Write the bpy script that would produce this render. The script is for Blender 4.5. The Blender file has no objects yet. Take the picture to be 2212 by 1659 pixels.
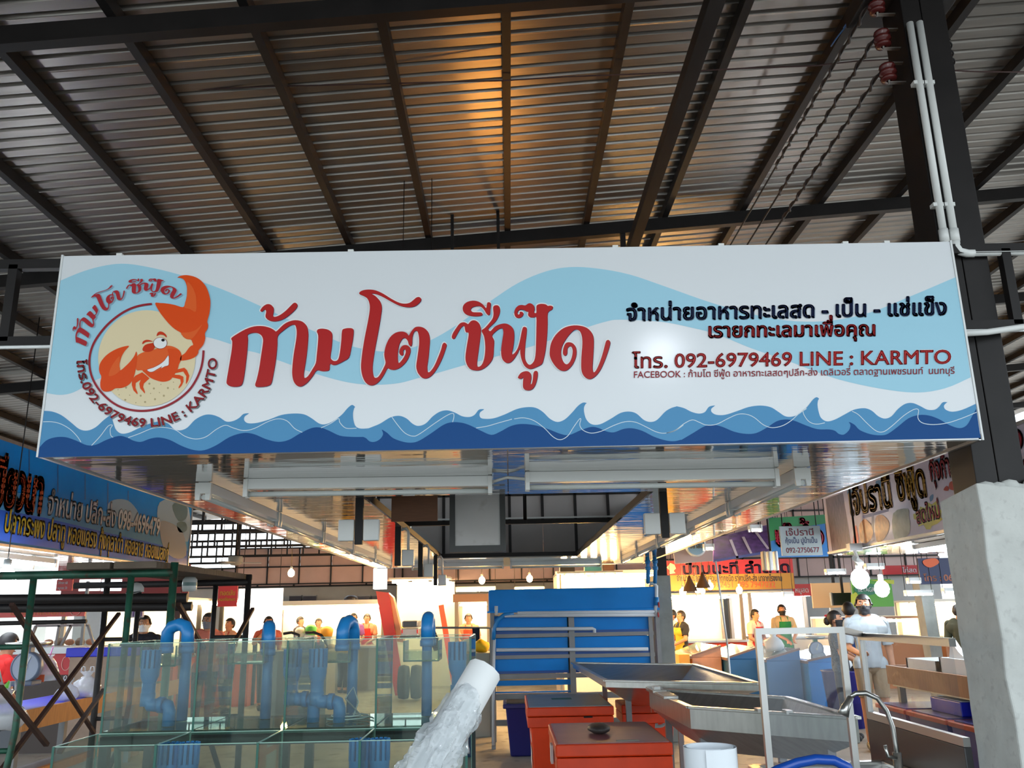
import bpy, math, random
import numpy as np
from mathutils import Vector, Matrix, noise
from mathutils.geometry import tessellate_polygon, interpolate_bezier
random.seed(7)
scene = bpy.context.scene
COL = scene.collection

# ------------------------------------------------------------------ camera, sky, exposure
CF, CP, CR, CY = 1852.63, .260241, -.0193182, .00729978      # focal (px of a 2212 wide frame), pitch, roll, yaw
fwd = np.array([math.sin(CY)*math.cos(CP), math.cos(CY)*math.cos(CP), math.sin(CP)])
rgt = np.array([math.cos(CY), -math.sin(CY), 0.])
upv = np.cross(rgt, fwd)
RGT = math.cos(CR)*rgt + math.sin(CR)*upv
UPV = -math.sin(CR)*rgt + math.cos(CR)*upv
EYE = np.array([0, 0, 1.6])
cd = bpy.data.cameras.new('camera')
cd.sensor_fit = 'HORIZONTAL'; cd.sensor_width = 36; cd.lens = CF/2212*36
cd.clip_start = .05; cd.clip_end = 200
co = bpy.data.objects.new('camera', cd); COL.objects.link(co)
co.matrix_world = Matrix(((RGT[0], UPV[0], -fwd[0], 0), (RGT[1], UPV[1], -fwd[1], 0), (RGT[2], UPV[2], -fwd[2], 1.6), (0, 0, 0, 1)))
scene.camera = co

w = bpy.data.worlds.new('overcast_sky'); scene.world = w; w.use_nodes = True
wn = w.node_tree.nodes; wl = w.node_tree.links
bg = wn['Background']
tc = wn.new('ShaderNodeTexCoord'); sx = wn.new('ShaderNodeSeparateXYZ'); cr = wn.new('ShaderNodeValToRGB')
wl.new(tc.outputs['Generated'], sx.inputs[0]); wl.new(sx.outputs['Z'], cr.inputs[0])
cr.color_ramp.elements[0].position = .0; cr.color_ramp.elements[0].color = (.42, .42, .41, 1)
cr.color_ramp.elements[1].position = .6; cr.color_ramp.elements[1].color = (.74, .88, 1.0, 1)
e = cr.color_ramp.elements.new(.03); e.color = (.86, .95, 1.0, 1)
wl.new(cr.outputs[0], bg.inputs[0]); bg.inputs[1].default_value = 3.3

vs = scene.view_settings
vs.view_transform = 'Standard'; vs.look = 'None'; vs.exposure = 0.15; vs.gamma = 1.0; vs.use_curve_mapping = False
cy = scene.cycles
cy.max_bounces = 7; cy.diffuse_bounces = 3; cy.glossy_bounces = 4; cy.transmission_bounces = 6; cy.transparent_max_bounces = 64
cy.sample_clamp_indirect = 6; cy.caustics_reflective = False; cy.caustics_refractive = False
cy.use_denoising = True

# ------------------------------------------------------------------ helpers
def at(x, y, X=None, Y=None, Z=None):
    """the point of the place seen at pixel x, y on a plane X=, Y= or Z= constant"""
    d = fwd*CF + RGT*(x-1106) - UPV*(y-829.5)
    if Y is not None: t = Y/d[1]
    elif X is not None: t = X/d[0]
    else: t = (Z-1.6)/d[2]
    return EYE + d*t

def lin(c):
    return tuple((v/255/12.92 if v/255 <= .04045 else ((v/255+.055)/1.055)**2.4) for v in c)
MATS = {}
def M(name, rgb, rough=.5, metal=0., var=0., scale=8., bump=0., spec=.5, stretch=None, dirt=None, coat=0.):
    """procedural principled material; var = noise variation of the colour, bump = relief, dirt = colour of wear patches"""
    if name in MATS: return MATS[name]
    m = bpy.data.materials.new(name); m.use_nodes = True; MATS[name] = m
    nt = m.node_tree; N = nt.nodes; L = nt.links; b = N['Principled BSDF']
    c = lin(rgb); b.inputs['Base Color'].default_value = (*c, 1)
    b.inputs['Roughness'].default_value = rough; b.inputs['Metallic'].default_value = metal
    b.inputs['Specular IOR Level'].default_value = spec; b.inputs['Coat Weight'].default_value = coat
    b.inputs['Coat Roughness'].default_value = .06
    if var or bump or dirt:
        tc = N.new('ShaderNodeTexCoord'); mp = N.new('ShaderNodeMapping'); nz = N.new('ShaderNodeTexNoise')
        L.new(tc.outputs['Object'], mp.inputs[0]); L.new(mp.outputs[0], nz.inputs['Vector'])
        if stretch: mp.inputs['Scale'].default_value = stretch
        nz.inputs['Scale'].default_value = scale; nz.inputs['Detail'].default_value = 6
        if var:
            mr = N.new('ShaderNodeMapRange'); L.new(nz.outputs[0], mr.inputs[0])
            mr.inputs[1].default_value = .3; mr.inputs[2].default_value = .7
            mr.inputs[3].default_value = 1-var; mr.inputs[4].default_value = 1+var
            mx = N.new('ShaderNodeVectorMath'); mx.operation = 'SCALE'; mx.inputs[0].default_value = c
            L.new(mr.outputs[0], mx.inputs['Scale']); out = mx.outputs[0]
            if dirt:
                n2 = N.new('ShaderNodeTexNoise'); n2.inputs['Scale'].default_value = scale*2.7; n2.inputs['Detail'].default_value = 8
                L.new(mp.outputs[0], n2.inputs['Vector'])
                r2 = N.new('ShaderNodeMapRange'); r2.inputs[1].default_value = .56; r2.inputs[2].default_value = .72
                L.new(n2.outputs[0], r2.inputs[0])
                mm = N.new('ShaderNodeMix'); mm.data_type = 'RGBA'; L.new(r2.outputs[0], mm.inputs[0])
                L.new(out, mm.inputs[6]); mm.inputs[7].default_value = (*lin(dirt), 1); out = mm.outputs[2]
            L.new(out, b.inputs['Base Color'])
        if bump:
            bp = N.new('ShaderNodeBump'); bp.inputs['Strength'].default_value = bump; bp.inputs['Distance'].default_value = .02
            L.new(nz.outputs[0], bp.inputs['Height']); L.new(bp.outputs[0], b.inputs['Normal'])
    return m
def EM(name, rgb, s):
    if name in MATS: return MATS[name]
    m = bpy.data.materials.new(name); m.use_nodes = True; MATS[name] = m
    b = m.node_tree.nodes['Principled BSDF']; b.inputs['Base Color'].default_value = (.8, .8, .8, 1)
    b.inputs['Emission Color'].default_value = (*lin(rgb), 1); b.inputs['Emission Strength'].default_value = s
    return m
def GL(name, tint, haze=.08, hcol=(200, 210, 205), rough=.02):
    """thin pane: transparent, Fresnel reflection, a little dusty haze"""
    if name in MATS: return MATS[name]
    m = bpy.data.materials.new(name); m.use_nodes = True; MATS[name] = m
    nt = m.node_tree; N = nt.nodes; L = nt.links; N.remove(N['Principled BSDF']); o = N['Material Output']
    t = N.new('ShaderNodeBsdfTransparent'); t.inputs[0].default_value = (*lin(tint), 1)
    g = N.new('ShaderNodeBsdfGlossy'); g.inputs['Roughness'].default_value = rough
    d = N.new('ShaderNodeBsdfDiffuse'); d.inputs[0].default_value = (*lin(hcol), 1)
    fr = N.new('ShaderNodeFresnel'); ge = N.new('ShaderNodeNewGeometry'); ri = N.new('ShaderNodeMapRange'); ri.inputs[3].default_value = 1.45; ri.inputs[4].default_value = 1/1.45
    L.new(ge.outputs['Backfacing'], ri.inputs[0]); L.new(ri.outputs[0], fr.inputs[0])
    a = N.new('ShaderNodeMixShader'); a2 = N.new('ShaderNodeMixShader')
    tc = N.new('ShaderNodeTexCoord'); nz = N.new('ShaderNodeTexNoise'); nz.inputs['Scale'].default_value = 3; nz.inputs['Detail'].default_value = 8
    mr = N.new('ShaderNodeMapRange'); mr.inputs[1].default_value = .3; mr.inputs[2].default_value = .75
    mr.inputs[3].default_value = haze*.5; mr.inputs[4].default_value = haze*1.6
    L.new(tc.outputs['Object'], nz.inputs['Vector']); L.new(nz.outputs[0], mr.inputs[0]); L.new(mr.outputs[0], a2.inputs[0])
    L.new(t.outputs[0], a2.inputs[1]); L.new(d.outputs[0], a2.inputs[2])
    L.new(fr.outputs[0], a.inputs[0]); L.new(a2.outputs[0], a.inputs[1]); L.new(g.outputs[0], a.inputs[2])
    L.new(a.outputs[0], o.inputs[0])
    return m

class MB:
    """collects shapes, links them as ONE mesh object"""
    def __init__(s): s.v = []; s.f = []; s.sm = []
    def add(s, v, f, smooth=False):
        n = len(s.v); s.v += [tuple(p) for p in v]; s.f += [tuple(i+n for i in q) for q in f]; s.sm += [smooth]*len(f); return s
    def box(s, a, b):
        (x0, y0, z0), (x1, y1, z1) = [[min(p, q) for p, q in zip(a, b)], [max(p, q) for p, q in zip(a, b)]]
        return s.add([(x0, y0, z0), (x1, y0, z0), (x1, y1, z0), (x0, y1, z0), (x0, y0, z1), (x1, y0, z1), (x1, y1, z1), (x0, y1, z1)],
                     [(0, 3, 2, 1), (4, 5, 6, 7), (0, 1, 5, 4), (1, 2, 6, 5), (2, 3, 7, 6), (3, 0, 4, 7)])
    def hexa(s, lo, hi):
        """eight corners: bottom ring and top ring of four"""
        return s.add(list(lo)+list(hi), [(0, 3, 2, 1), (4, 5, 6, 7), (0, 1, 5, 4), (1, 2, 6, 5), (2, 3, 7, 6), (3, 0, 4, 7)])
    def bar(s, a, b, w, h=None, up=(0, 0, 1)):
        a = Vector(a); b = Vector(b); h = h or w; d = (b-a).normalized(); u = Vector(up)
        if abs(d.dot(u)) > .98: u = Vector((0, 1, 0))
        x = d.cross(u).normalized()*w/2; y = x.cross(d).normalized()*h/2
        return s.hexa([a-x-y, a+x-y, a+x+y, a-x+y], [b-x-y, b+x-y, b+x+y, b-x+y])
    def tube(s, pts, r, n=10, cap=True, close=False):
        P = [Vector(p) for p in pts]; R = r if isinstance(r, (list, tuple)) else [r]*len(P)
        vs_ = []; fs = []; u = None
        for i, p in enumerate(P):
            d = (P[min(i+1, len(P)-1)]-P[max(i-1, 0)]).normalized()
            if u is None:
                u = Vector((0, 0, 1)) if abs(d.z) < .9 else Vector((1, 0, 0))
            u = (u-d*u.dot(d)).normalized(); v = d.cross(u)
            for k in range(n):
                t = 2*math.pi*k/n; vs_.append(p+u*math.cos(t)*R[i]+v*math.sin(t)*R[i])
        for i in range(len(P)-1):
            for k in range(n): fs.append((i*n+k, i*n+(k+1) % n, (i+1)*n+(k+1) % n, (i+1)*n+k))
        s.add(vs_, fs, True)
        if cap:
            m = len(s.v)-len(vs_); s.f += [tuple(m+k for k in range(n))[::-1], tuple(m+(len(P)-1)*n+k for k in range(n))]; s.sm += [False, False]
        return s
    def lathe(s, prof, c=(0, 0, 0), n=16, axis='z'):
        vs_ = []; fs = []
        for r, z in prof:
            for k in range(n):
                t = 2*math.pi*k/n; q = (r*math.cos(t), r*math.sin(t), z)
                if axis == 'y': q = (q[0], q[2], q[1])
                if axis == 'x': q = (q[2], q[0], q[1])
                vs_.append((c[0]+q[0], c[1]+q[1], c[2]+q[2]))
        for i in range(len(prof)-1):
            for k in range(n): fs.append((i*n+k, i*n+(k+1) % n, (i+1)*n+(k+1) % n, (i+1)*n+k))
        return s.add(vs_, fs, True)
    def ball(s, c, r, n=12):
        R = r if isinstance(r, (tuple, list)) else (r, r, r); vs_ = []; fs = []; m = n//2
        for i in range(m+1):
            a = math.pi*i/m
            for k in range(n):
                t = 2*math.pi*k/n; vs_.append((c[0]+R[0]*math.sin(a)*math.cos(t), c[1]+R[1]*math.sin(a)*math.sin(t), c[2]+R[2]*math.cos(a)))
        for i in range(m):
            for k in range(n): fs.append((i*n+k, (i+1)*n+k, (i+1)*n+(k+1) % n, i*n+(k+1) % n))
        return s.add(vs_, fs, True)
    def prism(s, poly, d):
        """polygon (3-D points) pushed along vector d"""
        n = len(poly); P = [Vector(p) for p in poly]; D = Vector(d)
        return s.add(P+[p+D for p in P], [tuple(range(n))[::-1], tuple(range(n, 2*n))]+[(i, (i+1) % n, n+(i+1) % n, n+i) for i in range(n)])
    def build(s, name, mat, parent=None, bev=0., sub=0, sol=0.):
        me = bpy.data.meshes.new(name); off = Vector(wloc(parent)) if parent else Vector((0, 0, 0))
        me.from_pydata([(x-off.x, y-off.y, z-off.z) for x, y, z in s.v], [], s.f)
        if any(s.sm): me.polygons.foreach_set('use_smooth', s.sm)
        me.update(); o = bpy.data.objects.new(name, me); COL.objects.link(o)
        if mat: me.materials.append(mat)
        if parent: o.parent = parent
        if sol:
            q = o.modifiers.new('solid', 'SOLIDIFY'); q.thickness = sol
        if bev:
            q = o.modifiers.new('bevel', 'BEVEL'); q.width = bev; q.segments = 2; q.limit_method = 'ANGLE'; q.angle_limit = .7
        if sub:
            q = o.modifiers.new('sub', 'SUBSURF'); q.levels = sub; q.render_levels = sub
        return o
def wloc(o):
    x, y, z = o.location
    while o.parent: o = o.parent; x += o.location.x; y += o.location.y; z += o.location.z
    return (x, y, z)
def tag(o, label, cat, group=None, kind=None):
    o['label'] = label; o['category'] = cat
    if group: o['group'] = group
    if kind: o['kind'] = kind
    return o
def thing(name, label, cat, loc=(0, 0, 0), group=None):
    o = bpy.data.objects.new(name, None); COL.objects.link(o); o.empty_display_size = .05
    o.location = tuple(float(c) for c in loc); return tag(o, label, cat, group)
def struct(o): o['kind'] = 'structure'; return o
def root(name):
    o = bpy.data.objects.new(name, None); COL.objects.link(o); o.empty_display_size = .05; return struct(o)
def kids(o): return [c for c in bpy.data.objects if c.parent == o]
def dup(o, move=(0, 0, 0), label=None, parent=None, rotz=None):
    c = o.copy(); COL.objects.link(c); c.parent = parent
    if parent is None:
        c.location = Vector(o.location)+Vector(move)
        if rotz is not None: c.rotation_euler.z = rotz
    if label: c['label'] = label
    for k in kids(o): dup(k, parent=c)
    return c
def inst(me, name, parent, loc):
    o = bpy.data.objects.new(name, me); COL.objects.link(o); o.parent = parent
    p = wloc(parent); o.location = (loc[0]-p[0], loc[1]-p[1], loc[2]-p[2]); return o

# ------------------------------------------------------------------ flat print: traced outlines and lettering
def smooth(pts, n=4, closed=True):
    """Catmull-Rom through the points"""
    P = [Vector((p[0], p[1])) for p in pts]; N = len(P); out = []
    for i in range(N if closed else N-1):
        if closed: a, b, c, d = P[i-1], P[i], P[(i+1) % N], P[(i+2) % N]
        else: a, b, c, d = P[max(i-1, 0)], P[i], P[i+1], P[min(i+2, N-1)]
        for k in range(n):
            t = k/n
            out.append(.5*((2*b)+(c-a)*t+(2*a-5*b+4*c-d)*t*t+(3*b-a-3*c+d)*t**3))
    if not closed: out.append(P[-1])
    return [(p.x, p.y) for p in out]
def ribbon(pts, wid):
    P = [Vector(p) for p in pts]; L_ = []; R_ = []
    for i, p in enumerate(P):
        d = (P[min(i+1, len(P)-1)]-P[max(i-1, 0)]); d = d.normalized() if d.length else Vector((1, 0))
        n = Vector((-d.y, d.x))*(wid[i] if isinstance(wid, list) else wid)/2
        L_.append(p+n); R_.append(p-n)
    return [tuple(q) for q in L_+R_[::-1]]
def circle(cx, cy, rx, ry=None, n=40, a0=0., a1=360.):
    ry = ry or rx
    return [(cx+rx*math.cos(math.radians(a0+(a1-a0)*k/n)), cy+ry*math.sin(math.radians(a0+(a1-a0)*k/n))) for k in range(n+(0 if a1-a0 == 360 else 1))]
def grow(pts, d):
    """offset a closed outline outwards by d"""
    N = len(pts); A = sum(pts[i][0]*pts[(i+1) % N][1]-pts[(i+1) % N][0]*pts[i][1] for i in range(N)); s = 1 if A > 0 else -1; out = []
    for i in range(N):
        a, b, c = Vector(pts[i-1]), Vector(pts[i]), Vector(pts[(i+1) % N])
        d1 = b-a; d2 = c-b
        if d1.length < 1e-9: d1 = d2
        if d2.length < 1e-9: d2 = d1
        if d1.length < 1e-9: out.append(tuple(b)); continue
        d1.normalize(); d2.normalize(); n1 = Vector((d1.y, -d1.x)); n2 = Vector((d2.y, -d2.x)); n = n1+n2
        if n.length < 1e-3: n = n1
        n.normalize(); k = min(1/max(n.dot(n1), .3), 1.6)
        out.append(tuple(b+n*d*k*s))
    return out
def fill(polys, to3, name, mat, parent):
    """polys: list of [outer, hole, ...] loops in 2-D; to3 puts a 2-D point on its surface; ONE flat mesh"""
    mb = MB()
    for loops in polys:
        L3 = [[Vector((x, y, 0)) for x, y in lp] for lp in loops]
        flat = [p for lp in L3 for p in lp]
        tri = tessellate_polygon(L3)
        mb.add([to3(p.x, p.y) for p in flat], [tuple(t) for t in tri])
    return mb.build(name, mat, parent)
GLY = {}
def _curve(s):
    c = bpy.data.curves.new('g', 'FONT'); c.body = s; o = bpy.data.objects.new('g', c); COL.objects.link(o)
    dg = bpy.context.evaluated_depsgraph_get(); k = o.evaluated_get(dg).to_curve(dg); out = []
    for sp in k.splines:
        B = sp.bezier_points; lp = []
        for i in range(len(B)):
            a, b = B[i], B[(i+1) % len(B)]
            if (a.handle_right-a.co).length < 1e-5 and (b.handle_left-b.co).length < 1e-5: lp.append((a.co.x, a.co.y)); continue
            lp += [(q.x, q.y) for q in interpolate_bezier(a.co, a.handle_right, b.handle_left, b.co, 5)[:-1]]
        if len(lp) > 2: out.append(lp)
    o.evaluated_get(dg).to_curve_clear(); bpy.data.objects.remove(o); bpy.data.curves.remove(c)
    return out
BAR0 = None
def glyph(ch):
    global BAR0
    if ch in GLY: return GLY[ch]
    if BAR0 is None: BAR0 = min(p[0] for p in _curve('|')[-1])
    if ch == ' ': GLY[ch] = ([], .26); return GLY[ch]
    loops = _curve(ch+'|'); adv = min(p[0] for p in loops[-1])-BAR0; loops = loops[:-1]
    def area(lp): return sum(lp[i][0]*lp[(i+1) % len(lp)][1]-lp[(i+1) % len(lp)][0]*lp[i][1] for i in range(len(lp)))
    sg = 1 if (max(loops, key=lambda l: abs(area(l))) if loops else None) and area(max(loops, key=lambda l: abs(area(l)))) > 0 else -1
    outs = [lp for lp in loops if area(lp)*sg > 0]; holes = [lp for lp in loops if area(lp)*sg <= 0]
    def inside(p, lp):
        r = False
        for i in range(len(lp)):
            (x1, y1), (x2, y2) = lp[i], lp[i-1]
            if (y1 > p[1]) != (y2 > p[1]) and p[0] < (x2-x1)*(p[1]-y1)/(y2-y1)+x1: r = not r
        return r
    res = [[o_]+[h for h in holes if inside(h[0], o_)] for o_ in outs]
    GLY[ch] = (res, adv); return GLY[ch]
def text_polys(s, bold=0.):
    """lettering as filled outlines in em units, and its width"""
    x = 0; out = []; prev = ''
    for ch in s:
        polys, adv = glyph(ch); dy = 0
        if ch in '่้๊๋' and prev in 'ิีึืั็ํ': dy = .2
        for loops in polys:
            q = []
            for i, lp in enumerate(loops):
                lp = [(px_+x, py_+dy) for px_, py_ in lp]
                q.append(lp)
            out.append(q)
            if bold:
                for lp in q:
                    n = len(lp)
                    for i in range(n):
                        a, b = Vector(lp[i]), Vector(lp[(i+1) % n])
                        if (b-a).length < 1e-6: continue
                        d = (b-a).normalized()*bold; m = Vector((-d.y, d.x)); d = d*.45
                        out.append([[tuple(a-d-m), tuple(b+d-m), tuple(b+d+m), tuple(a-d+m)]])
        x += adv; prev = ch
    return out, x
def write(s, A, B, H, name, mat, parent, bold=0., lift=.001, nrm=(0, -1, 0), shift=(0, 0)):
    """lettering on a flat surface: baseline from point A to point B, one em = H metres tall (up vector if H is a vector)"""
    polys, wd = text_polys(s, bold); A = Vector(A); B = Vector(B); U = (B-A)/wd; n = Vector(nrm)*lift
    V = Vector(H) if isinstance(H, (tuple, list, Vector)) else Vector((0, 0, H))
    def to3(x, y): return A+U*(x+shift[0])+V*(y+shift[1])+n
    return fill(polys, to3, name, mat, parent)
# ------------------------------------------------------------------ materials shared by the place
BLACKSTEEL = M('black_painted_steel', (27, 24, 24), .5, .0, .25, 6, spec=.3)
GALV = M('galvalume', (150, 144, 138), .34, .84, .12, 3, 0, stretch=(.5, 6, 1))
CONC = M('concrete', (150, 150, 146), .9, 0, .16, 5, .5, dirt=(112, 108, 102))
WHITE = M('white_plastic', (226, 228, 226), .35)
WHITEM = M('white_enamel', (240, 243, 243), .3)
STEEL = M('stainless_steel', (188, 188, 184), .28, .95, .10, 5, .05, stretch=(1, 8, 1))
GREYST = M('grey_painted_steel', (128, 130, 132), .45, .2, .08, 5)
BLUEPVC = M('blue_pvc', (34, 128, 196), .35, 0, .08, 9)
DARK = M('dark_void', (22, 20, 20), .8)

# ------------------------------------------------------------------ the setting: floor, roof, back wall, posts
fl = MB().box((-16, -9, -.15), (16, 30, 0)).build('floor', M('floor_concrete', (156, 151, 143), .55, 0, .18, 2.2, .15, dirt=(112, 108, 100)))
struct(fl)
struct(MB().box((-45, -60, -.2), (45, -9.01, -.02)).build('ground', M('outdoor_concrete', (190, 186, 178), .8, 0, .12, .6)))
SL, RZ = .0765, 4.60                       # slope of the roof, height of the purlin undersides at x = 0
def rz(x): return RZ+SL*x
def rtop(x): return RZ+SL*x+.084       # underside of the sheets
ceil = root('ceiling')
X0, X1, SW = -11., 11., .42
prof = [(0, 0), (.066, 0), (.074, .019), (.094, .019), (.102, 0)]
yy = []
for r_ in range(4):
    for a, b in prof: yy.append((r_*SW/4+a*SW/4/.105, b))
yy.append((SW, 0)); yy.append((SW+.02, .003))
random.seed(11)
sheets = []
for q in range(3):                          # three slightly different sheets, reused
    mb = MB(); k = len(yy); tl = (-.0045, .001, .005)[q]
    mb.v = [(X0, y, SL*X0+z+tl*(y-SW/2)) for y, z in yy]+[(X1, y, SL*X1+z+tl*(y-SW/2)) for y, z in yy]
    mb.f = [(i, i+1, k+i+1, k+i) for i in range(k-1)]; mb.sm = [False]*(k-1)
    sheets.append(mb.build('roof_sheet', GALV, ceil))
RY0 = 4.50-20*SW
for i in range(63):
    o = sheets[i] if i < 3 else sheets[random.randrange(3)].copy()
    if i >= 3: COL.objects.link(o)
    o.location.y = RY0+i*SW; o.location.z = RZ+.079+.0015*(i % 2)
# purlins along the hall, every 0.645 m
p0 = None
for i in range(-17, 18):
    x = .035+.645*i
    if abs(x) > 10.9: continue
    if p0 is None:
        p0 = MB().box((-.024, -3.8, 0), (.024, 22, .076)).build('purlin', BLACKSTEEL, ceil); o = p0
    else:
        o = p0.copy(); COL.objects.link(o)
    o.location = (x, 0, rz(x))
# rafters across the hall, under the purlins
r0 = None
for y in (-2.1, .78, 3.63, 6.46, 9.3, 12.9, 16.2, 19.4):
    if r0 is None:
        r0 = MB().hexa([(X0, -.03, rz(X0)-.105), (X1, -.03, rz(X1)-.105), (X1, .035, rz(X1)-.105), (X0, .035, rz(X0)-.105)],
                       [(X0, -.03, rz(X0)), (X1, -.03, rz(X1)), (X1, .035, rz(X1)), (X0, .035, rz(X0))]).build('rafter', BLACKSTEEL, ceil); o = r0
    else: o = r0.copy(); COL.objects.link(o)
    o.location.y = y
# tie beam along the hall, hung a little under the rafters
MB().box((.91, -1, 4.14), (.98, 21.5, 4.22)).build('tie_beam', BLACKSTEEL, ceil)
for y in (.78, 6.46, 12.9, 19.4): MB().box((.955, y-.02, 4.2), (.995, y+.02, rz(.97)-.1)).build('tie_hanger', BLACKSTEEL, ceil)

# steel post on a concrete pier beside the sign
pil = root('trim_1')
PX = 1.995
MB().box((PX, 3.63, 2.05), (PX+.094, 3.83, rz(PX)-.10)).build('channel', BLACKSTEEL, pil, bev=.004)
MB().box((PX+.098, 3.63, 2.05), (PX+.215, 3.83, rz(PX)-.10)).build('channel', BLACKSTEEL, pil, bev=.004)
MB().box((PX-.16, 3.56, rz(PX)-.2), (PX+.32, 3.9, rz(PX)-.105)).build('cap_plate', BLACKSTEEL, pil, bev=.004)
random.seed(3)
q = MB(); nz_ = 14; ring = [(1.924, 3.5), (2.26, 3.5), (2.26, 3.83), (1.924, 3.83)]
for i in range(nz_+1):
    z = 2.06*i/nz_
    for j, (x, y) in enumerate(ring):
        jx = random.uniform(-.006, .006) if i else 0; q.v.append((x+jx, y+random.uniform(-.005, .005), z+(random.uniform(-.02, .02) if i == nz_ else 0)))
for i in range(nz_):
    for j in range(4): q.f.append((i*4+j, i*4+(j+1) % 4, i*4+4+(j+1) % 4, i*4+4+j))
q.f.append(tuple(nz_*4+j for j in range(4))); q.sm = [False]*len(q.f)
q.build('pier', M('pier_concrete', (198, 200, 196), .92, 0, .07, 11, .35, dirt=(182, 183, 180)), pil, bev=.008)
mp_ = MB()
for i in range(5): mp_.ball((2.02+.05*i+random.uniform(-.01, .01), 3.612, 2.07+random.uniform(-.01, .015)), (.045, .03, .028), 8)
mp_.build('mortar_cap', M('pier_concrete', (0, 0, 0)), pil)
# the concrete pillar beside the blue rack
pb = root('trim_2')
MB().box((1.87, 11.45, 0), (2.10, 11.7, 2.03)).build('pier', M('grey_pier', (138, 142, 138), .9, 0, .12, 6, .4), pb, bev=.01)
MB().box((1.93, 11.5, 2.0), (2.07, 11.64, rz(2)-.1)).build('channel', BLACKSTEEL, pb)

# steel ladder trusses that carry the stalls' fascias between the posts
tr = thing('ladder_truss', 'black steel ladder truss running across behind the crab shop sign', 'truss', (0, 3.6, 2.8))
for z in (2.765, 3.13): MB().box((-11, 3.585, z), (11, 3.625, z+.045)).build('chord', BLACKSTEEL, tr)
for x in (-8.8, -6.6, -4.4, -2.2, -1.1, 0, 1.1, 2.27, 4.4, 6.6, 8.8): MB().box((x-.02, 3.585, 2.79), (x+.02, 3.625, 3.15)).build('web_post', BLACKSTEEL, tr)
MB().tube([(-11, 3.585, 2.76), (11, 3.585, 2.76)], .008, 6).build('conduit', WHITEM, tr)

# wall across the end of the hall: grid of pinkish boards on black battens, plain strip under it
wb = root('wall_back')
PINKB = M('pink_board', (176, 150, 146), .7, 0, .06, 3)
GREYB = M('grey_render', (150, 150, 150), .8, 0, .06, 3)
pn = None
YB = 22.4
for i in range(24):
    x = -11+i*.92; op = x < -2.3                  # the left part is open above the first row of boards
    for z0, z1 in ((2.36, 2.80), (2.84, 3.4), (3.44, 4.0))[:1 if op else 3]:
        MB().box((x+.02, YB, z0), (x+.9, YB+.03, z1)).build('panel', PINKB, wb)
    MB().box((x-.02, YB-.03, 2.34), (x+.02, YB+.03, 2.84 if op else 5.2)).build('batten', BLACKSTEEL, wb)
for z in (2.34, 2.82): MB().box((-11, YB-.03, z-.02), (11, YB+.03, z+.02)).build('batten', BLACKSTEEL, wb)
for z in (3.42, 4.02): MB().box((-1.82, YB-.03, z-.02), (11, YB+.03, z+.02)).build('batten', BLACKSTEEL, wb)
MB().box((-1.82, YB+.04, 4.0), (11, YB+.07, 5.4)).build('gable_sheet', PINKB, wb)
MB().box((-11, YB+.05, 0), (11, YB+.2, 2.36)).build('lower_wall', GREYB, wb)
for s_ in (-1, 1):
    wr = MB().box((s_*15.6, 2 if s_ < 0 else 11, 0), (s_*15.8, 30, 3.4)).build('wall_left' if s_ < 0 else 'wall_right', M('side_wall', (196, 190, 182), .8, 0, .06, 2)); struct(wr)

# clerestory trusses under the far roof at the left
tp = thing('roof_truss', 'dark steel lattice truss under the far roof, nearest of the lattice row', 'truss', (-5.6, 13.4, 3.2), 'lattice trusses under the far roof')
for z in (0, .5): MB().box((-9.6, 13.38, 3.0+z), (-2.0, 13.42, 3.05+z)).build('chord', BLACKSTEEL, tp)
for i in range(22): MB().box((-9.5+i*.34, 13.385, 3.04), (-9.47+i*.34, 13.415, 3.5)).build('web_post', BLACKSTEEL, tp)
for j, (dy, dz, lb) in enumerate(((1.9, .06, 'second'), (3.6, -.08, 'third'), (5.2, -.16, 'fourth'), (6.8, -.2, 'farthest'))):
    dup(tp, (0, dy, dz), f'dark steel lattice truss under the far roof, {lb} of the lattice row')

# ------------------------------------------------------------------ the crab shop's stall canopy: glossy soffit boards on a steel frame
XL, XR, YF, YE, ZB, ZT = -1.9, 1.94, 3.44, 12.6, 2.25, 3.123
HX0, HX1, HY0, HY1 = -.83, .83, 4.87, 10.7
SOFF = M('glossy_white_laminate', (150, 152, 148), .035, .0, .05, 1.5, .0, spec=.9, coat=1.)
nt = SOFF.node_tree; b_ = nt.nodes['Principled BSDF']
t_ = nt.nodes.new('ShaderNodeTexCoord'); m_ = nt.nodes.new('ShaderNodeMapping'); m_.inputs['Scale'].default_value = (.9, 5, 1)
n_ = nt.nodes.new('ShaderNodeTexNoise'); n_.inputs['Scale'].default_value = 1.6; n_.inputs['Detail'].default_value = 3
p_ = nt.nodes.new('ShaderNodeBump'); p_.inputs['Strength'].default_value = .22; p_.inputs['Distance'].default_value = .012
for a_, c_ in ((t_.outputs['Object'], m_.inputs[0]), (m_.outputs[0], n_.inputs['Vector']), (n_.outputs[0], p_.inputs['Height']), (p_.outputs[0], b_.inputs['Normal']), (p_.outputs[0], b_.inputs['Coat Normal'])): nt.links.new(a_, c_)
cn = thing('stall_canopy', 'stall canopy with glossy white soffit boards around an open middle', 'canopy', (0, 3.5, ZB))
for a, b in (((XL, YF+.03), (0, HY0)), ((.004, YF+.03), (XR, HY0)),
             ((XL, HY0+.004), (HX0, 7.3)), ((XL, 7.304), (HX0, 9.75)), ((XL, 9.754), (HX0, YE)),
             ((HX1, HY0+.004), (XR, 7.3)), ((HX1, 7.304), (XR, 9.75)), ((HX1, 9.754), (XR, YE)), ((HX0+.004, HY1), (HX1-.004, YE))):
    MB().box((*a, ZB), (*b, ZB+.012)).build('soffit_board', SOFF, cn)
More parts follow.
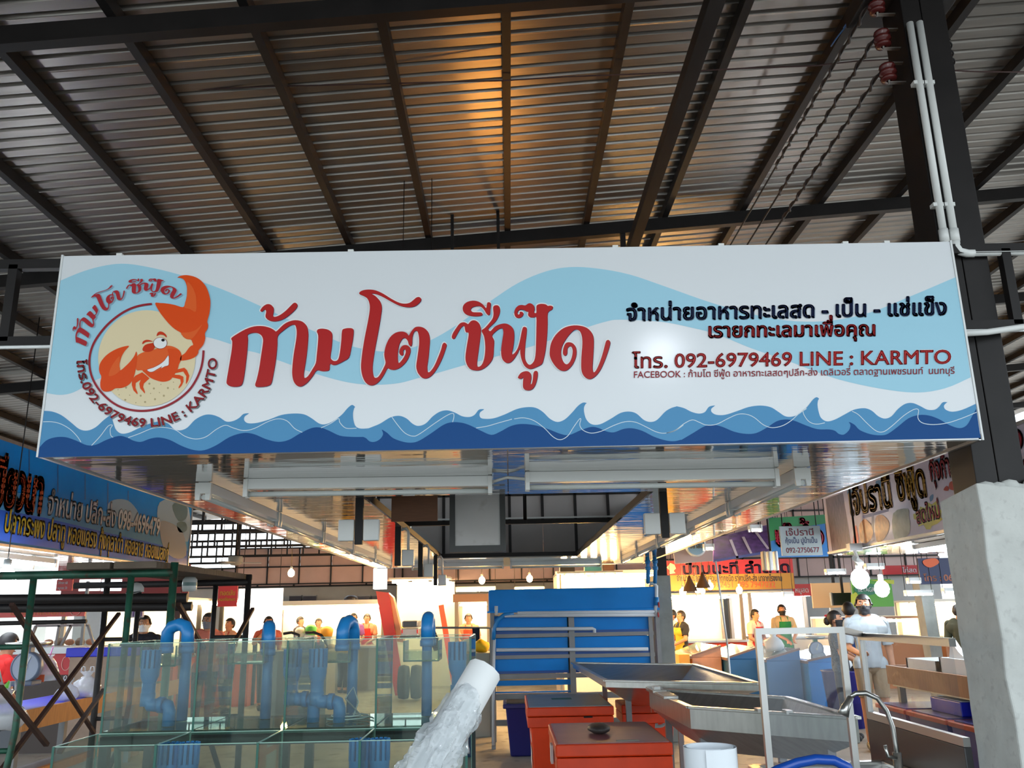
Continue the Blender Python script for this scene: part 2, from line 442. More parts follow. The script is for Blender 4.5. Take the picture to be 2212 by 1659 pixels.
for a, b in (((XL-.006, YF, ZB-.006), (XL+.012, YE, ZB+.02)), ((XR-.012, YF, ZB-.006), (XR+.006, YE, ZB+.02)), ((XL, YE, ZB-.006), (XR, YE+.02, ZB+.02))):
    MB().box(a, b).build('edge_trim', M('aluminium_trim', (180, 182, 182), .35, .9), cn)
for a, b in (((HX0-.03, HY0, ZB+.013), (HX0, HY1, ZB+.06)), ((HX1, HY0, ZB+.013), (HX1+.03, HY1, ZB+.06)), ((HX0, HY0-.03, ZB+.013), (HX1, HY0, ZB+.06)), ((HX0, HY1, ZB+.013), (HX1, HY1+.03, ZB+.06))):
    MB().box(a, b).build('frame_bar', BLACKSTEEL, cn)
SIDEW = M('fascia_board', (206, 206, 204), .5, 0, .03, 3)
for x in (XL, XR-.012): MB().box((x, YF+.03, ZB+.02), (x+.012, YE, ZT)).build('side_fascia', SIDEW, cn)
for i in range(8):
    x = -1.9+.48*i
    for z0, z1 in ((ZB+.02, 2.89), (2.89, 3.26)): MB().box((x+.002, YE, z0+.002), (x+.478, YE+.012, z1-.002)).build('back_board', M('back_board_white', (196, 190, 188), .6, 0, .04, 3), cn)
for i in range(9): MB().box((-1.92+.48*i, YE-.04, ZB+.02 if i % 2 == 0 else 2.87), (-1.88+.48*i, YE, 3.28)).build('frame_bar', BLACKSTEEL, cn)
for z in (2.27, 2.87, 3.25): MB().box((-1.9, YE-.04, z), (1.94, YE, z+.035)).build('frame_bar', BLACKSTEEL, cn)
MB().box((-1.9, YE-.06, 2.91), (1.94, YE-.04, 2.935)).build('cable_duct', WHITE, cn)
# ------------------------------------------------------------------ the crab shop's sign: printed board
SG = .0007
def spt(layer):
    def f(x, y):
        p = at(x, y, Y=YF-SG*layer); return (p[0], p[1], p[2])
    return f
sign = thing('shop_sign', 'long white printed shop sign with a crab emblem, red lettering and blue waves', 'sign', ((XL+XR)/2, YF, ZB))
INKW = M('sign_white', (222, 226, 230), .16, 0, .0, 4, spec=.3)
MB().box((XL, YF, ZB-.004), (XR, YF+.03, ZT)).build('board', INKW, sign, bev=.002)
for x in (XL-.008, XR+.0): MB().box((x, YF-.004, ZB-.006), (x+.008, YF+.03, ZT+.004)).build('edge_trim', M('white_edge', (220, 222, 222), .4), sign)
for px in (257, 757, 1330, 1560, 1830, 1920):
    p = at(px, 545, Y=YF); MB().box((p[0]-.012, YF+.002, ZT), (p[0]+.012, YF+.02, ZT+.01)).build('clip', WHITE, sign)
def ink(n, c): return M('ink_'+n, c, .3, spec=.12)
SKY = ink('light_blue', (160, 207, 226)); MID = ink('mid_blue', (82, 144, 188)); DEEP = ink('deep_blue', (4, 70, 132))
RED = ink('red', (178, 40, 40)); MAROON = ink('maroon', (150, 42, 52)); NAVY = ink('navy', (26, 38, 78)); CREAM = ink('cream', (226, 210, 172))
OR1 = ink('crab_orange', (222, 78, 28)); OR2 = ink('crab_light_orange', (226, 98, 46)); OR3 = ink('crab_dark_orange', (200, 58, 26))
PALE = ink('pale_line', (206, 222, 230)); SHADOW = ink('grey_shadow', (150, 172, 190)); WHT = ink('white', (232, 234, 234)); BLK = ink('black', (24, 22, 26))
def flat(name, polys, mat, layer, parent=None): return fill([p if isinstance(p[0], list) else [p] for p in polys], spt(layer), name, mat, parent or sign)
def C(x0, y0, s, pts): return [(x0+x/s, y0+y/s) for x, y in pts]
# pale blue swell behind the title
top = smooth([(131, 606), (180, 586), (230, 573), (275, 570), (335, 580), (400, 597), (480, 625), (560, 660), (640, 698), (700, 725), (760, 748), (820, 759), (870, 757), (930, 735), (990, 700), (1060, 650), (1120, 611), (1180, 586), (1232, 577), (1290, 580), (1360, 593), (1440, 620), (1540, 655), (1640, 682), (1720, 694), (1800, 692), (1880, 675), (1960, 643), (2066, 598)], 4, False)
bot = smooth([(2097, 815), (2041, 839), (1978, 848), (1899, 839), (1813, 820), (1750, 798), (1693, 776), (1622, 752), (1551, 723), (1499, 709), (1428, 695), (1340, 690.5), (1308, 695), (1268, 707), (1225, 722), (1182, 737), (1139, 751), (1065, 772), (999, 790), (940, 807), (902, 817), (865, 827), (823, 831), (782, 830), (740, 823.5), (684, 808), (628, 788), (561, 764), (534, 757), (497, 743), (446, 728), (400, 727), (350, 745), (290, 780), (240, 806), (199, 825), (160, 847), (130, 853), (100.5, 849)], 4, False)
flat('swell', [top+bot], SKY, 1)
# waves
mt = smooth(C(80, 820, 3.072, [(45, 207), (100, 212), (160, 235), (220, 280), (280, 328), (335, 338), (390, 315), (440, 270), (490, 232)]), 4, False) + \
     smooth(C(80, 820, 3.072, [(510, 300), (525, 335), (560, 358), (610, 352), (680, 320), (760, 288), (820, 278), (870, 292), (905, 325), (945, 337), (995, 320), (1050, 265), (1110, 235), (1160, 233), (1210, 250), (1255, 278), (1300, 275), (1340, 255), (1370, 228), (1408, 223)]), 4, False) + \
     smooth(C(80, 820, 3.072, [(1402, 228), (1378, 245), (1375, 270), (1400, 289), (1460, 287), (1540, 265), (1620, 235), (1700, 225), (1770, 230), (1820, 255), (1870, 290), (1910, 297), (1960, 278), (2020, 235), (2060, 190), (2090, 168), (2112, 182)]), 4, False) + \
     smooth(C(80, 820, 3.072, [(2106, 186), (2097, 220), (2100, 270), (2115, 310), (2150, 325), (2212, 322)]), 4, False)[:-1] + \
     smooth(C(780, 820, 3.16, [(70, 325), (130, 300), (200, 258), (260, 247), (310, 265), (350, 300), (390, 316), (440, 300), (490, 250), (540, 218), (590, 210), (640, 225), (690, 250), (740, 255), (775, 240), (805, 205), (842, 202)]), 4, False) + \
     smooth(C(780, 820, 3.16, [(835, 207), (812, 225), (810, 250), (830, 266), (900, 265), (980, 238), (1060, 202), (1130, 188), (1190, 192), (1240, 220), (1290, 268), (1340, 289), (1390, 272), (1440, 225), (1480, 180), (1515, 157), (1542, 160)]), 4, False) + \
     smooth(C(780, 820, 3.16, [(1533, 166), (1522, 190), (1524, 230), (1540, 275), (1575, 305), (1630, 305), (1700, 270), (1770, 228), (1830, 218), (1880, 232), (1930, 275), (1975, 289), (2020, 275), (2080, 215), (2130, 188)]), 4, False)[:-1] + \
     smooth(C(1440, 820, 3.16, [(70, 182), (120, 195), (170, 220), (220, 232), (260, 222), (290, 185), (332, 176)]), 4, False) + \
     smooth(C(1440, 820, 3.16, [(325, 182), (305, 200), (308, 222), (340, 240), (400, 240), (480, 215), (560, 187), (640, 177), (710, 188), (760, 218), (810, 250), (860, 252), (910, 232), (960, 185), (1000, 135), (1025, 120), (1042, 132)]), 4, False) + \
     smooth(C(1440, 820, 3.16, [(1035, 138), (1030, 170), (1038, 220), (1055, 262), (1095, 285), (1150, 272), (1220, 235), (1280, 205), (1350, 195), (1400, 212), (1445, 250), (1490, 266), (1535, 250), (1580, 200), (1630, 165), (1680, 160), (1730, 180), (1780, 205), (1830, 205), (1860, 185), (1885, 155), (1918, 154)]), 4, False) + \
     smooth(C(1440, 820, 3.16, [(1908, 160), (1893, 180), (1905, 205), (1950, 219), (2020, 205), (2110, 165)]), 4, False)
flat('wave', [mt+[(2118, 946), (1100, 967), (82, 987)]], MID, 2)
dt = smooth(C(80, 820, 3.072, [(12, 455), (60, 405), (120, 383), (190, 382), (260, 405), (330, 435), (390, 432), (460, 400), (540, 374), (590, 382), (640, 405), (690, 413), (750, 392), (810, 384), (880, 400), (960, 440), (1040, 467), (1110, 468), (1190, 435), (1280, 380), (1370, 354), (1440, 362), (1520, 395), (1600, 413), (1670, 400), (1740, 360), (1820, 322), (1880, 318), (1940, 340), (2010, 372), (2090, 380), (2165, 380)]), 4, False) + \
     smooth(C(780, 820, 3.16, [(35, 400), (60, 422), (95, 424), (130, 405), (150, 372), (140, 341)]), 4, False) + \
     smooth(C(780, 820, 3.16, [(150, 345), (180, 365), (220, 400), (290, 425), (350, 430), (400, 415), (480, 365), (560, 310), (620, 291), (690, 295), (750, 315), (820, 350), (890, 377), (950, 355), (1020, 318), (1090, 303), (1180, 310), (1270, 335), (1360, 370), (1420, 378), (1500, 345), (1570, 323), (1620, 330), (1670, 352), (1725, 360), (1790, 337), (1850, 332), (1920, 350), (2000, 390), (2080, 415), (2140, 420), (2190, 408)]), 4, False)[:-1] + \
     smooth(C(1440, 820, 3.16, [(100, 412), (180, 365), (260, 318), (320, 309), (380, 322), (460, 355), (540, 370), (610, 365), (680, 330), (750, 285), (810, 272), (870, 280), (950, 312), (1030, 338), (1110, 340), (1150, 350), (1175, 370), (1210, 375), (1245, 345), (1255, 310), (1242, 290)]), 4, False) + \
     smooth(C(1440, 820, 3.16, [(1255, 292), (1285, 310), (1320, 345), (1390, 372), (1460, 380), (1510, 370), (1580, 320), (1650, 265), (1720, 242), (1790, 245), (1860, 270), (1930, 310), (2000, 331), (2050, 310), (2085, 250), (2113, 200)]), 4, False)
flat('wave', [dt+[(2118.5, 946), (1100, 967.5), (81.5, 988)]], DEEP, 3)
lines = [C(80, 820, 3.072, q) for q in ([(40, 280), (100, 280), (160, 295), (220, 330), (265, 375), (292, 415)], [(362, 437), (420, 375), (470, 310), (500, 302), (485, 330), (490, 370), (505, 383)], [(605, 385), (680, 358), (770, 322), (850, 318), (920, 335), (980, 375), (1050, 394), (1120, 380), (1190, 330), (1250, 303), (1300, 320), (1370, 338), (1440, 325), (1530, 280), (1600, 260), (1660, 275), (1710, 325), (1760, 350)], [(1885, 320), (1950, 290), (2000, 258), (2010, 285), (2050, 322), (2120, 322)])] + \
        [C(780, 820, 3.16, q) for q in ([(210, 255), (250, 310), (300, 365), (355, 386), (400, 370), (500, 300), (580, 248), (625, 230), (634, 250), (625, 290)], [(785, 330), (860, 318), (940, 295), (1030, 270)], [(1045, 268), (1110, 261), (1180, 280), (1250, 330), (1310, 390), (1360, 410), (1410, 385), (1450, 325), (1490, 270), (1500, 272), (1493, 310), (1515, 345), (1570, 365), (1640, 352), (1720, 315), (1800, 288), (1870, 290), (1940, 320), (2010, 355), (2070, 366), (2140, 350), (2200, 310)])] + \
        [C(1440, 820, 3.16, q) for q in ([(0, 365), (60, 345), (120, 300), (175, 275), (220, 290), (270, 310), (340, 305), (420, 265), (490, 236), (550, 238), (600, 260), (660, 308), (720, 328), (790, 315), (850, 280), (900, 235), (955, 198), (935, 205), (935, 235), (970, 285), (1020, 304), (1080, 295)], [(1265, 215), (1310, 240), (1370, 300), (1430, 350), (1480, 356), (1540, 315), (1620, 245), (1690, 203), (1720, 208), (1715, 260), (1745, 295), (1820, 307), (1920, 295), (2020, 262), (2118, 222)])]
flat('wave_line', [ribbon(smooth(q, 4, False), 1.5) for q in lines], PALE, 4)
# the brush title, traced
A_ = lambda q: C(470, 600, 4.8087, q)
B_ = lambda q: C(900, 600, 5.0273, q)
TITLE = [smooth(q, 3) for q in (
 A_([(142, 628), (200, 585), (290, 535), (380, 505), (470, 502), (545, 520), (590, 545), (612, 555), (680, 490), (740, 455), (810, 440), (880, 455), (925, 500), (940, 560), (940, 640), (925, 800), (905, 930), (895, 1000), (903, 1040), (940, 1020), (985, 950), (1020, 885), (1030, 800), (1042, 680), (1045, 600), (1030, 558), (1045, 535), (1090, 528), (1150, 540), (1185, 570), (1192, 620), (1185, 720), (1172, 820), (1185, 850), (1215, 865), (1250, 850), (1270, 780), (1285, 650), (1293, 550), (1320, 528), (1370, 522), (1405, 530), (1413, 560), (1405, 640), (1390, 720), (1365, 825), (1310, 865), (1240, 900), (1200, 905), (1168, 895), (1163, 945), (1148, 965), (1090, 970), (1030, 962), (985, 1025), (930, 1090), (870, 1128), (825, 1120), (795, 1085), (778, 1030), (775, 950), (790, 800), (815, 650), (822, 560), (810, 500), (785, 487), (740, 505), (680, 550), (625, 605), (620, 700), (605, 850), (580, 1000), (560, 1090), (530, 1120), (470, 1132), (405, 1132), (390, 1110), (405, 1060), (430, 950), (450, 820), (468, 700), (472, 640), (455, 600), (420, 575), (380, 570), (340, 578), (312, 595), (315, 640), (308, 750), (295, 870), (280, 990), (262, 1085), (240, 1120), (190, 1132), (130, 1125), (95, 1100), (95, 1060), (110, 970), (130, 850), (148, 740), (152, 660)]),
 A_([(445, 335), (470, 300), (510, 275), (550, 278), (580, 310), (582, 350), (575, 395), (600, 405), (650, 385), (710, 340), (760, 290), (790, 262), (815, 262), (830, 285), (815, 320), (760, 375), (690, 425), (620, 450), (560, 450), (515, 430), (497, 400), (505, 350), (490, 330), (465, 350), (448, 348)]),
 A_([(1475, 150), (1510, 130), (1570, 122), (1640, 130), (1720, 165), (1800, 215), (1870, 252), (1930, 268), (1990, 262), (2035, 230), (2065, 205), (2095, 200), (2115, 220), (2105, 250), (2060, 290), (2010, 305), (1950, 303), (1880, 285), (1800, 245), (1720, 200), (1650, 170), (1600, 165), (1640, 190), (1685, 240), (1705, 300), (1700, 370), (1680, 500), (1650, 660), (1625, 800), (1610, 920), (1615, 1000), (1630, 1035), (1660, 1035), (1690, 1000), (1730, 925), (1745, 880), (1735, 830), (1732, 780), (1750, 700), (1790, 620), (1850, 570), (1920, 558), (1965, 575), (1985, 600), (2010, 560), (2050, 515), (2100, 508), (2150, 525), (2190, 570), (2205, 640), (2200, 720), (2190, 830), (2180, 900)]) +
 B_([(115, 975), (120, 1020), (145, 1020), (190, 960), (230, 870), (265, 780), (280, 725), (300, 705), (325, 725), (315, 770), (280, 870), (230, 970), (170, 1055), (110, 1092), (60, 1085), (25, 1050)]) +
 A_([(2075, 975), (2063, 920), (2075, 830), (2092, 700), (2092, 620), (2080, 565), (2060, 550), (2040, 565), (2025, 610), (2020, 690), (2005, 712), (1985, 690), (1975, 655), (1945, 625), (1915, 640), (1885, 700), (1872, 780), (1872, 850), (1882, 885), (1910, 860), (1940, 815), (1955, 770), (1945, 742), (1928, 760), (1930, 795), (1912, 808), (1890, 790), (1890, 750), (1915, 710), (1950, 698), (1985, 710), (2005, 745), (1995, 800), (1960, 870), (1900, 930), (1840, 955), (1790, 950), (1765, 940), (1740, 985), (1700, 1050), (1650, 1100), (1600, 1118), (1550, 1100), (1515, 1050), (1495, 980), (1490, 900), (1505, 760), (1530, 610), (1560, 460), (1580, 340), (1578, 270), (1555, 215), (1510, 185), (1475, 170)]),
 B_([(382, 640), (395, 600), (430, 545), (470, 495), (515, 483), (545, 495), (560, 502), (590, 470), (630, 462), (670, 485), (692, 530), (697, 580), (690, 650), (675, 770), (660, 880), (655, 940), (665, 965), (690, 960), (715, 930), (735, 870), (745, 780), (742, 700), (730, 630), (705, 575), (740, 545), (790, 490), (825, 440), (835, 390), (830, 340), (835, 310), (860, 298), (890, 305), (905, 345), (897, 400), (860, 470), (810, 520), (778, 555), (800, 580), (850, 530), (910, 503), (970, 497), (1020, 520), (1050, 560), (1060, 620), (1055, 700), (1045, 770), (1035, 810), (1040, 832), (1065, 815), (1095, 770), (1115, 710), (1130, 640), (1142, 580), (1155, 540), (1175, 533), (1195, 550), (1192, 620), (1182, 700), (1175, 790), (1175, 870), (1195, 920), (1225, 945), (1255, 930), (1280, 890), (1292, 820), (1297, 700), (1300, 560), (1300, 432), (1270, 430), (1230, 428), (1210, 405), (1212, 370), (1190, 365), (1165, 350), (1130, 345), (1100, 362), (1095, 390), (1110, 400), (1120, 385), (1120, 370), (1145, 370), (1160, 390), (1145, 420), (1110, 437), (1075, 425), (1060, 385), (1070, 340), (1100, 305), (1140, 295), (1180, 300), (1210, 280), (1240, 278), (1270, 300), (1280, 340), (1275, 375), (1300, 380), (1300, 320), (1310, 295), (1350, 283), (1400, 288), (1425, 305), (1450, 302), (1478, 312), (1470, 345), (1425, 380), (1422, 500), (1415, 640), (1400, 780), (1380, 880), (1360, 935), (1310, 965), (1250, 988), (1210, 985), (1170, 955), (1140, 890), (1125, 820), (1122, 770), (1090, 830), (1050, 890), (1010, 922), (970, 922), (935, 890), (920, 840), (918, 770), (930, 680), (942, 600), (935, 555), (920, 548), (880, 565), (820, 625), (840, 680), (838, 760), (830, 860), (800, 920), (750, 970), (690, 1002), (630, 1005), (575, 985), (540, 930), (530, 860), (545, 740), (565, 620), (555, 592), (535, 590), (525, 560), (520, 530), (500, 525), (470, 560), (430, 630), (412, 660), (390, 662)]),
 B_([(500, 340), (510, 295), (550, 262), (610, 248), (670, 258), (720, 290), (755, 330), (765, 275), (785, 265), (805, 280), (800, 340), (795, 395), (775, 405), (755, 385), (730, 345), (690, 310), (640, 310), (600, 325), (588, 350), (610, 372), (660, 375), (700, 377), (715, 395), (700, 412), (640, 418), (570, 410), (520, 385)]),
 B_([(1100, 1080), (1130, 1035), (1175, 1015), (1215, 1018), (1240, 1045), (1245, 1090), (1235, 1150), (1250, 1150), (1262, 1100), (1268, 1040), (1280, 1015), (1305, 1012), (1315, 1035), (1310, 1090), (1290, 1160), (1260, 1205), (1220, 1222), (1175, 1215), (1155, 1185), (1155, 1130), (1158, 1085), (1140, 1095), (1115, 1095)]),
 B_([(1445, 800), (1460, 710), (1510, 620), (1590, 550), (1680, 520), (1770, 520), (1850, 545), (1900, 595), (1922, 660), (1922, 760), (1915, 880), (1910, 980), (1920, 1025), (1945, 1010), (1980, 940), (2015, 840), (2045, 730), (2060, 685), (2085, 675), (2102, 700), (2095, 745), (2065, 840), (2030, 930), (1990, 1010), (1940, 1070), (1885, 1100), (1835, 1085), (1800, 1040), (1787, 970), (1790, 850), (1800, 720), (1795, 640), (1775, 585), (1740, 562), (1700, 575), (1640, 640), (1590, 720), (1568, 790), (1572, 860), (1595, 915), (1630, 940), (1665, 910), (1688, 850), (1695, 790), (1680, 750), (1658, 745), (1638, 770), (1635, 820), (1620, 845), (1600, 843), (1588, 815), (1595, 760), (1620, 710), (1660, 700), (1700, 715), (1730, 760), (1735, 830), (1715, 900), (1680, 960), (1630, 1005), (1580, 1010), (1530, 985), (1480, 925), (1450, 860)]))]
def sh(p, dx, dy): return [(x+dx, y+dy) for x, y in p]
flat('title_outline', [sh(grow(p, 1.9), -.4, -.3) for p in TITLE], WHT, 5)
flat('title_shade', [sh(p, .9, .9) for p in TITLE], NAVY, 6)
tt = flat('title_lettering', TITLE, RED, 7); tt['label'] = 'big red brush lettering of the shop name'
# printed lines at the right
def sline(s, ax, ay, bx, by, hpx, mats, bold, name, em=None):
    """baseline (ax, ay)-(bx, by) in the photo; hpx = height of one em in pixels"""
    polys, wd = text_polys(s, bold); ux, uy = (bx-ax)/wd, (by-ay)/wd
    for mt_, dx, dy, ly, g in mats:
        P = [[[(ax+ux*x+hpx*y*.11*-.0+dx, ay+uy*x-hpx*y+dy) for x, y in lp] for lp in loops] for loops in polys]
        flat(name, P, mt_, ly)
sline('จำหน่ายอาหารทะเลสด - เป็น - แช่แข็ง', 1352, 692, 2046, 679, 47, [(SHADOW, 1.6, 1.6, 5, 0), (NAVY, 0, 0, 6, 0)], .028, 'printed_line')
sline('เรายกทะเลมาเพื่อคุณ', 1527, 728, 1893, 724, 42, [(NAVY, 1.5, 1.5, 5, 0), (RED, 0, 0, 6, 0)], .028, 'printed_line')
sline('โทร. 092-6979469 LINE : KARMTO', 1366, 795, 2056, 785, 42.5, [(WHT, -.7, -.7, 5, 0), (RED, 0, 0, 6, 0)], .02, 'printed_line')
sline('FACEBOOK : ก้ามโต ซีฟู้ด อาหารทะเลสดๆปลีก-ส่ง เดลิเวอรี่ ตลาดฐานเพชรนนท์  นนทบุรี', 1368, 816, 2063, 807, 20, [(MAROON, 0, 0, 6, 0)], .008, 'printed_line')
# ---- crab emblem
emb = flat('crab_emblem', [circle(317, 774, 105, 104, 60)], CREAM, 5, sign)
emb['label'] = 'round emblem of an orange crab raising one claw'
K3 = lambda q: C(200, 700, 6.914, q)
K2 = lambda q: C(280, 560, 7.54, q)
K1 = lambda q: C(80, 540, 7.214, q)
K0 = lambda q: C(80, 540, 3.607, q)
def epart(name, polys, mat, ly): return flat(name, polys, mat, ly, emb)
ringp = K0([(895, 420), (830, 428), (760, 445), (690, 475), (620, 520), (550, 580), (490, 650), (445, 720), (418, 790), (408, 860), (412, 930), (432, 1000), (470, 1070), (520, 1130), (590, 1190), (670, 1230), (760, 1250), (850, 1252), (950, 1235), (1040, 1200), (1120, 1150), (1190, 1085), (1240, 1010), (1275, 930), (1292, 850), (1297, 782)])
epart('ring', [ribbon(smooth(ringp, 4, False), 4.6)], MAROON, 6)
for q in (
  K2([(778, 298), (820, 272), (900, 258), (980, 265), (1070, 290), (1160, 345), (1240, 440), (1290, 560), (1315, 680), (1310, 800), (1295, 900), (1265, 1010), (1278, 1070), (1270, 1130), (1228, 1205), (1230, 1290), (1200, 1390), (1125, 1480), (1120, 1520), (1080, 1580), (980, 1630), (830, 1650), (835, 1580), (900, 1530), (960, 1450), (1000, 1410), (1035, 1395), (1020, 1350), (1000, 1310), (930, 1300), (870, 1260), (838, 1200), (740, 1140), (640, 1050), (540, 930), (470, 830), (415, 715), (500, 712), (620, 722), (740, 745), (870, 780), (905, 700), (930, 600), (935, 480), (920, 400), (880, 330), (820, 300)]),
  K3([(545, 325), (430, 345), (310, 395), (200, 470), (120, 570), (95, 660), (105, 730), (130, 785), (115, 870), (120, 950), (160, 1000), (220, 1008), (290, 990), (340, 960), (430, 955), (520, 920), (590, 850), (630, 740), (655, 600), (665, 500), (655, 408), (620, 480), (560, 560), (490, 630), (415, 690), (402, 630), (410, 560), (440, 470), (490, 390)])): epart('claw', [smooth(q, 3)], OR1, 8)
for q in (K2([(940, 370), (1000, 420), (1050, 510), (1082, 620), (1080, 850), (980, 810), (890, 785), (915, 700), (935, 600), (940, 480)]), K3([(400, 480), (330, 560), (270, 660), (240, 770), (300, 770), (360, 740), (410, 690), (400, 620), (405, 550)]),
  K2([(840, 1200), (960, 1190), (1080, 1150), (1180, 1060), (1130, 1150), (1020, 1290), (930, 1295), (870, 1255)])): epart('claw_light', [smooth(q, 3)], OR2, 9)
epart('shell', [smooth(K3([(660, 490), (760, 420), (880, 390), (980, 360), (1100, 325), (1200, 335), (1290, 385), (1325, 450), (1325, 530), (1290, 600), (1265, 690), (1210, 770), (1150, 840), (1050, 862), (950, 840), (860, 800), (790, 740), (740, 690), (650, 680)]), 3)], OR2, 7)
epart('shell_shade', [smooth(K3([(1120, 375), (1200, 370), (1290, 390), (1325, 450), (1325, 530), (1290, 600), (1265, 690), (1210, 770), (1150, 840), (1050, 862), (950, 840), (860, 800), (790, 740), (745, 690), (820, 685), (850, 710), (930, 715), (1030, 660), (1110, 625), (1140, 530), (1140, 450)]), 3)], OR1, 8)
for q in ([(740, 720), (640, 770), (590, 830), (585, 910), (610, 990), (668, 1050), (672, 1030), (640, 950), (645, 880), (720, 830), (800, 765)], [(850, 810), (800, 765), (720, 830), (697, 890), (710, 960), (780, 1038), (783, 1015), (755, 940), (765, 890)], [(1250, 680), (1370, 652), (1410, 690), (1445, 770), (1430, 840), (1398, 898), (1392, 880), (1400, 780), (1355, 710), (1230, 735)], [(1200, 755), (1300, 760), (1355, 785), (1358, 860), (1330, 920), (1285, 965), (1285, 940), (1318, 880), (1310, 825), (1180, 795)]): epart('leg', [K3(q)], OR1, 7)
epart('eyelid', [smooth(K3([(745, 370), (780, 315), (850, 290), (920, 285), (935, 330), (900, 390), (830, 415), (760, 405)]), 3)], OR3, 9)
for q in (K3([(745, 300), (752, 260), (800, 236), (850, 240), (900, 260), (840, 262), (790, 270)]), K3([(958, 180), (970, 130), (1010, 110), (1060, 125), (1100, 165), (1105, 200), (1060, 165), (1000, 158)])): epart('brow', [smooth(q, 3)], OR3, 9)
epart('eye_rim', [circle(*K3([(1010, 284)])[0], 15.2, 12.6, 30)], MAROON, 9)
epart('eye', [circle(*K3([(1010, 284)])[0], 14.2, 11.8, 30)], WHT, 10)
epart('pupil', [circle(*K3([(1052, 240)])[0], 3.8, 3.1, 16)], BLK, 11)
epart('smile_rim', [smooth(grow(K3([(815, 682), (900, 655), (1000, 605), (1080, 540), (1132, 468), (1138, 560), (1130, 615), (1080, 630), (1020, 662), (1040, 630), (960, 675), (900, 710), (850, 712)]), .7), 2)], MAROON, 9)
epart('smile', [smooth(K3([(815, 682), (900, 655), (1000, 605), (1080, 540), (1132, 468), (1138, 560), (1130, 615), (1080, 630), (1020, 662), (1040, 630), (960, 675), (900, 710), (850, 712)]), 2)], WHT, 10)
epart('sand_speck', [circle(*K3([q])[0], r, r, 10) for q, r in (((848, 890), 2.3), ((915, 962), 2.3), ((1125, 955), 2.3), ((500, 950), 2.3), ((718, 1070), 2.3), ((1064, 1070), 2.3), ((488, 1132), 2.3), ((784, 1164), 2.3), ((932, 1122), 2.3), ((1020, 902), 1.2), ((1212, 972), 1.2), ((998, 1024), 1.2), ((554, 1062), 1.2), ((396, 1056), 1.2), ((866, 1036), 1.2), ((646, 1174), 1.2), ((1208, 868), 1.2), ((380, 980), 1.2))], ink('speck', (178, 160, 120)), 6)
# shop name and phone number bent around the emblem
ECX, ECY = 317., 772.
def arc_title(x, y):
    u = (x-490)/820.; v = (833-y)/205.
    a = math.radians(169-106*u); r = 131+44*v+6*u
    return (ECX+r*math.cos(a)*1.02, ECY-r*math.sin(a)*.985)
ATP = [[arc_title(x, y) for x, y in p] for p in TITLE]
epart('curved_name', [sh(p, 2.6, 1.8) for p in ATP], SHADOW, 6)
epart('curved_name', ATP, ink('brick_red', (170, 48, 56)), 9)
polys, wd = text_polys('โทร.092-6979469 LINE : KARMTO', .022)
def arc_low(x, y):
    a = math.radians(180.5+180.5*(x/wd)); r = 151.5-27*y
    sq = 1.0-.03*abs(math.sin(a))
    return (ECX+r*math.cos(a), ECY+3-r*math.sin(a)*sq)
ALP = [[[arc_low(x, y) for x, y in lp] for lp in loops] for loops in polys]
epart('curved_number', [[sh(lp, 2.4, 2.2) for lp in loops] for loops in ALP], ink('pale_shadow', (178, 186, 192)), 5)
epart('curved_number', ALP, ink('brick_red', (0, 0, 0)), 9)
# ------------------------------------------------------------------ tube lights
TUBE_OFF = M('unlit_tube', (214, 220, 218), .2)
LIT = EM('lit_cool_tube', (236, 246, 255), 80); LITW = EM('lit_warm_tube', (255, 238, 205), 42)
def tube_light(a, b, label, lit=None, group=None, w=.062):
    a = Vector(a); b = Vector(b); t = thing('tube_light', label, 'light', (a+b)/2, group); d = (b-a).normalized(); u = Vector((0, 0, 1)); s = d.cross(u).normalized()
    MB().hexa([a-s*w/2-u*.05, a+s*w/2-u*.05, b+s*w/2-u*.05, b-s*w/2-u*.05], [a-s*w*.42, a+s*w*.42, b+s*w*.42, b-s*w*.42]).build('housing', WHITEM, t)
    for p, q in ((a, d), (b, -d)):
        e0 = p-q*.006; e1 = p+q*.014
        c = MB(); c.hexa([e0-s*w*.62-u*.056, e0+s*w*.62-u*.056, e1+s*w*.62-u*.056, e1-s*w*.62-u*.056], [e0-s*w*.62-u*.003, e0+s*w*.62-u*.003, e1+s*w*.62-u*.003, e1-s*w*.62-u*.003])
        for k in (-1, 1): c.hexa([e0+s*(k*w*.4-w*.17)-u*.088, e0+s*(k*w*.4+w*.17)-u*.088, e1+s*(k*w*.4+w*.17)-u*.088, e1+s*(k*w*.4-w*.17)-u*.088], [e0+s*(k*w*.4-w*.21)-u*.055, e0+s*(k*w*.4+w*.21)-u*.055, e1+s*(k*w*.4+w*.21)-u*.055, e1+s*(k*w*.4-w*.21)-u*.055])
        c.build('lamp_holder', WHITE, t)
    MB().tube([a+d*.012-u*.072, b-d*.012-u*.072], .013, 10).build('tube', lit or TUBE_OFF, t)
    return t
zs = ZB-.001
tube_light((-1.27, 4.16, zs), (-.083, 4.2, zs), 'unlit white tube light under the canopy edge, below the big red title')
tube_light((.09, 4.10, zs), (1.30, 4.13, zs), 'unlit white tube light under the canopy edge, below the phone number line')
for i, nm in enumerate(('nearest', 'second', 'third', 'fourth', 'fifth')):
    y = 4.22+1.36*i
    tube_light((-1.5, y, zs), (-1.5, y+1.3, zs), f'unlit tube light along the canopy side near the fish tanks, {nm} of its row', None, 'tube lights along the canopy side over the fish tanks')
    tube_light((1.42, y-.12, zs), (1.42, y+1.18, zs), f'unlit tube light along the canopy side over the steel trays, {nm} of its row', None, 'tube lights along the canopy side over the steel trays')
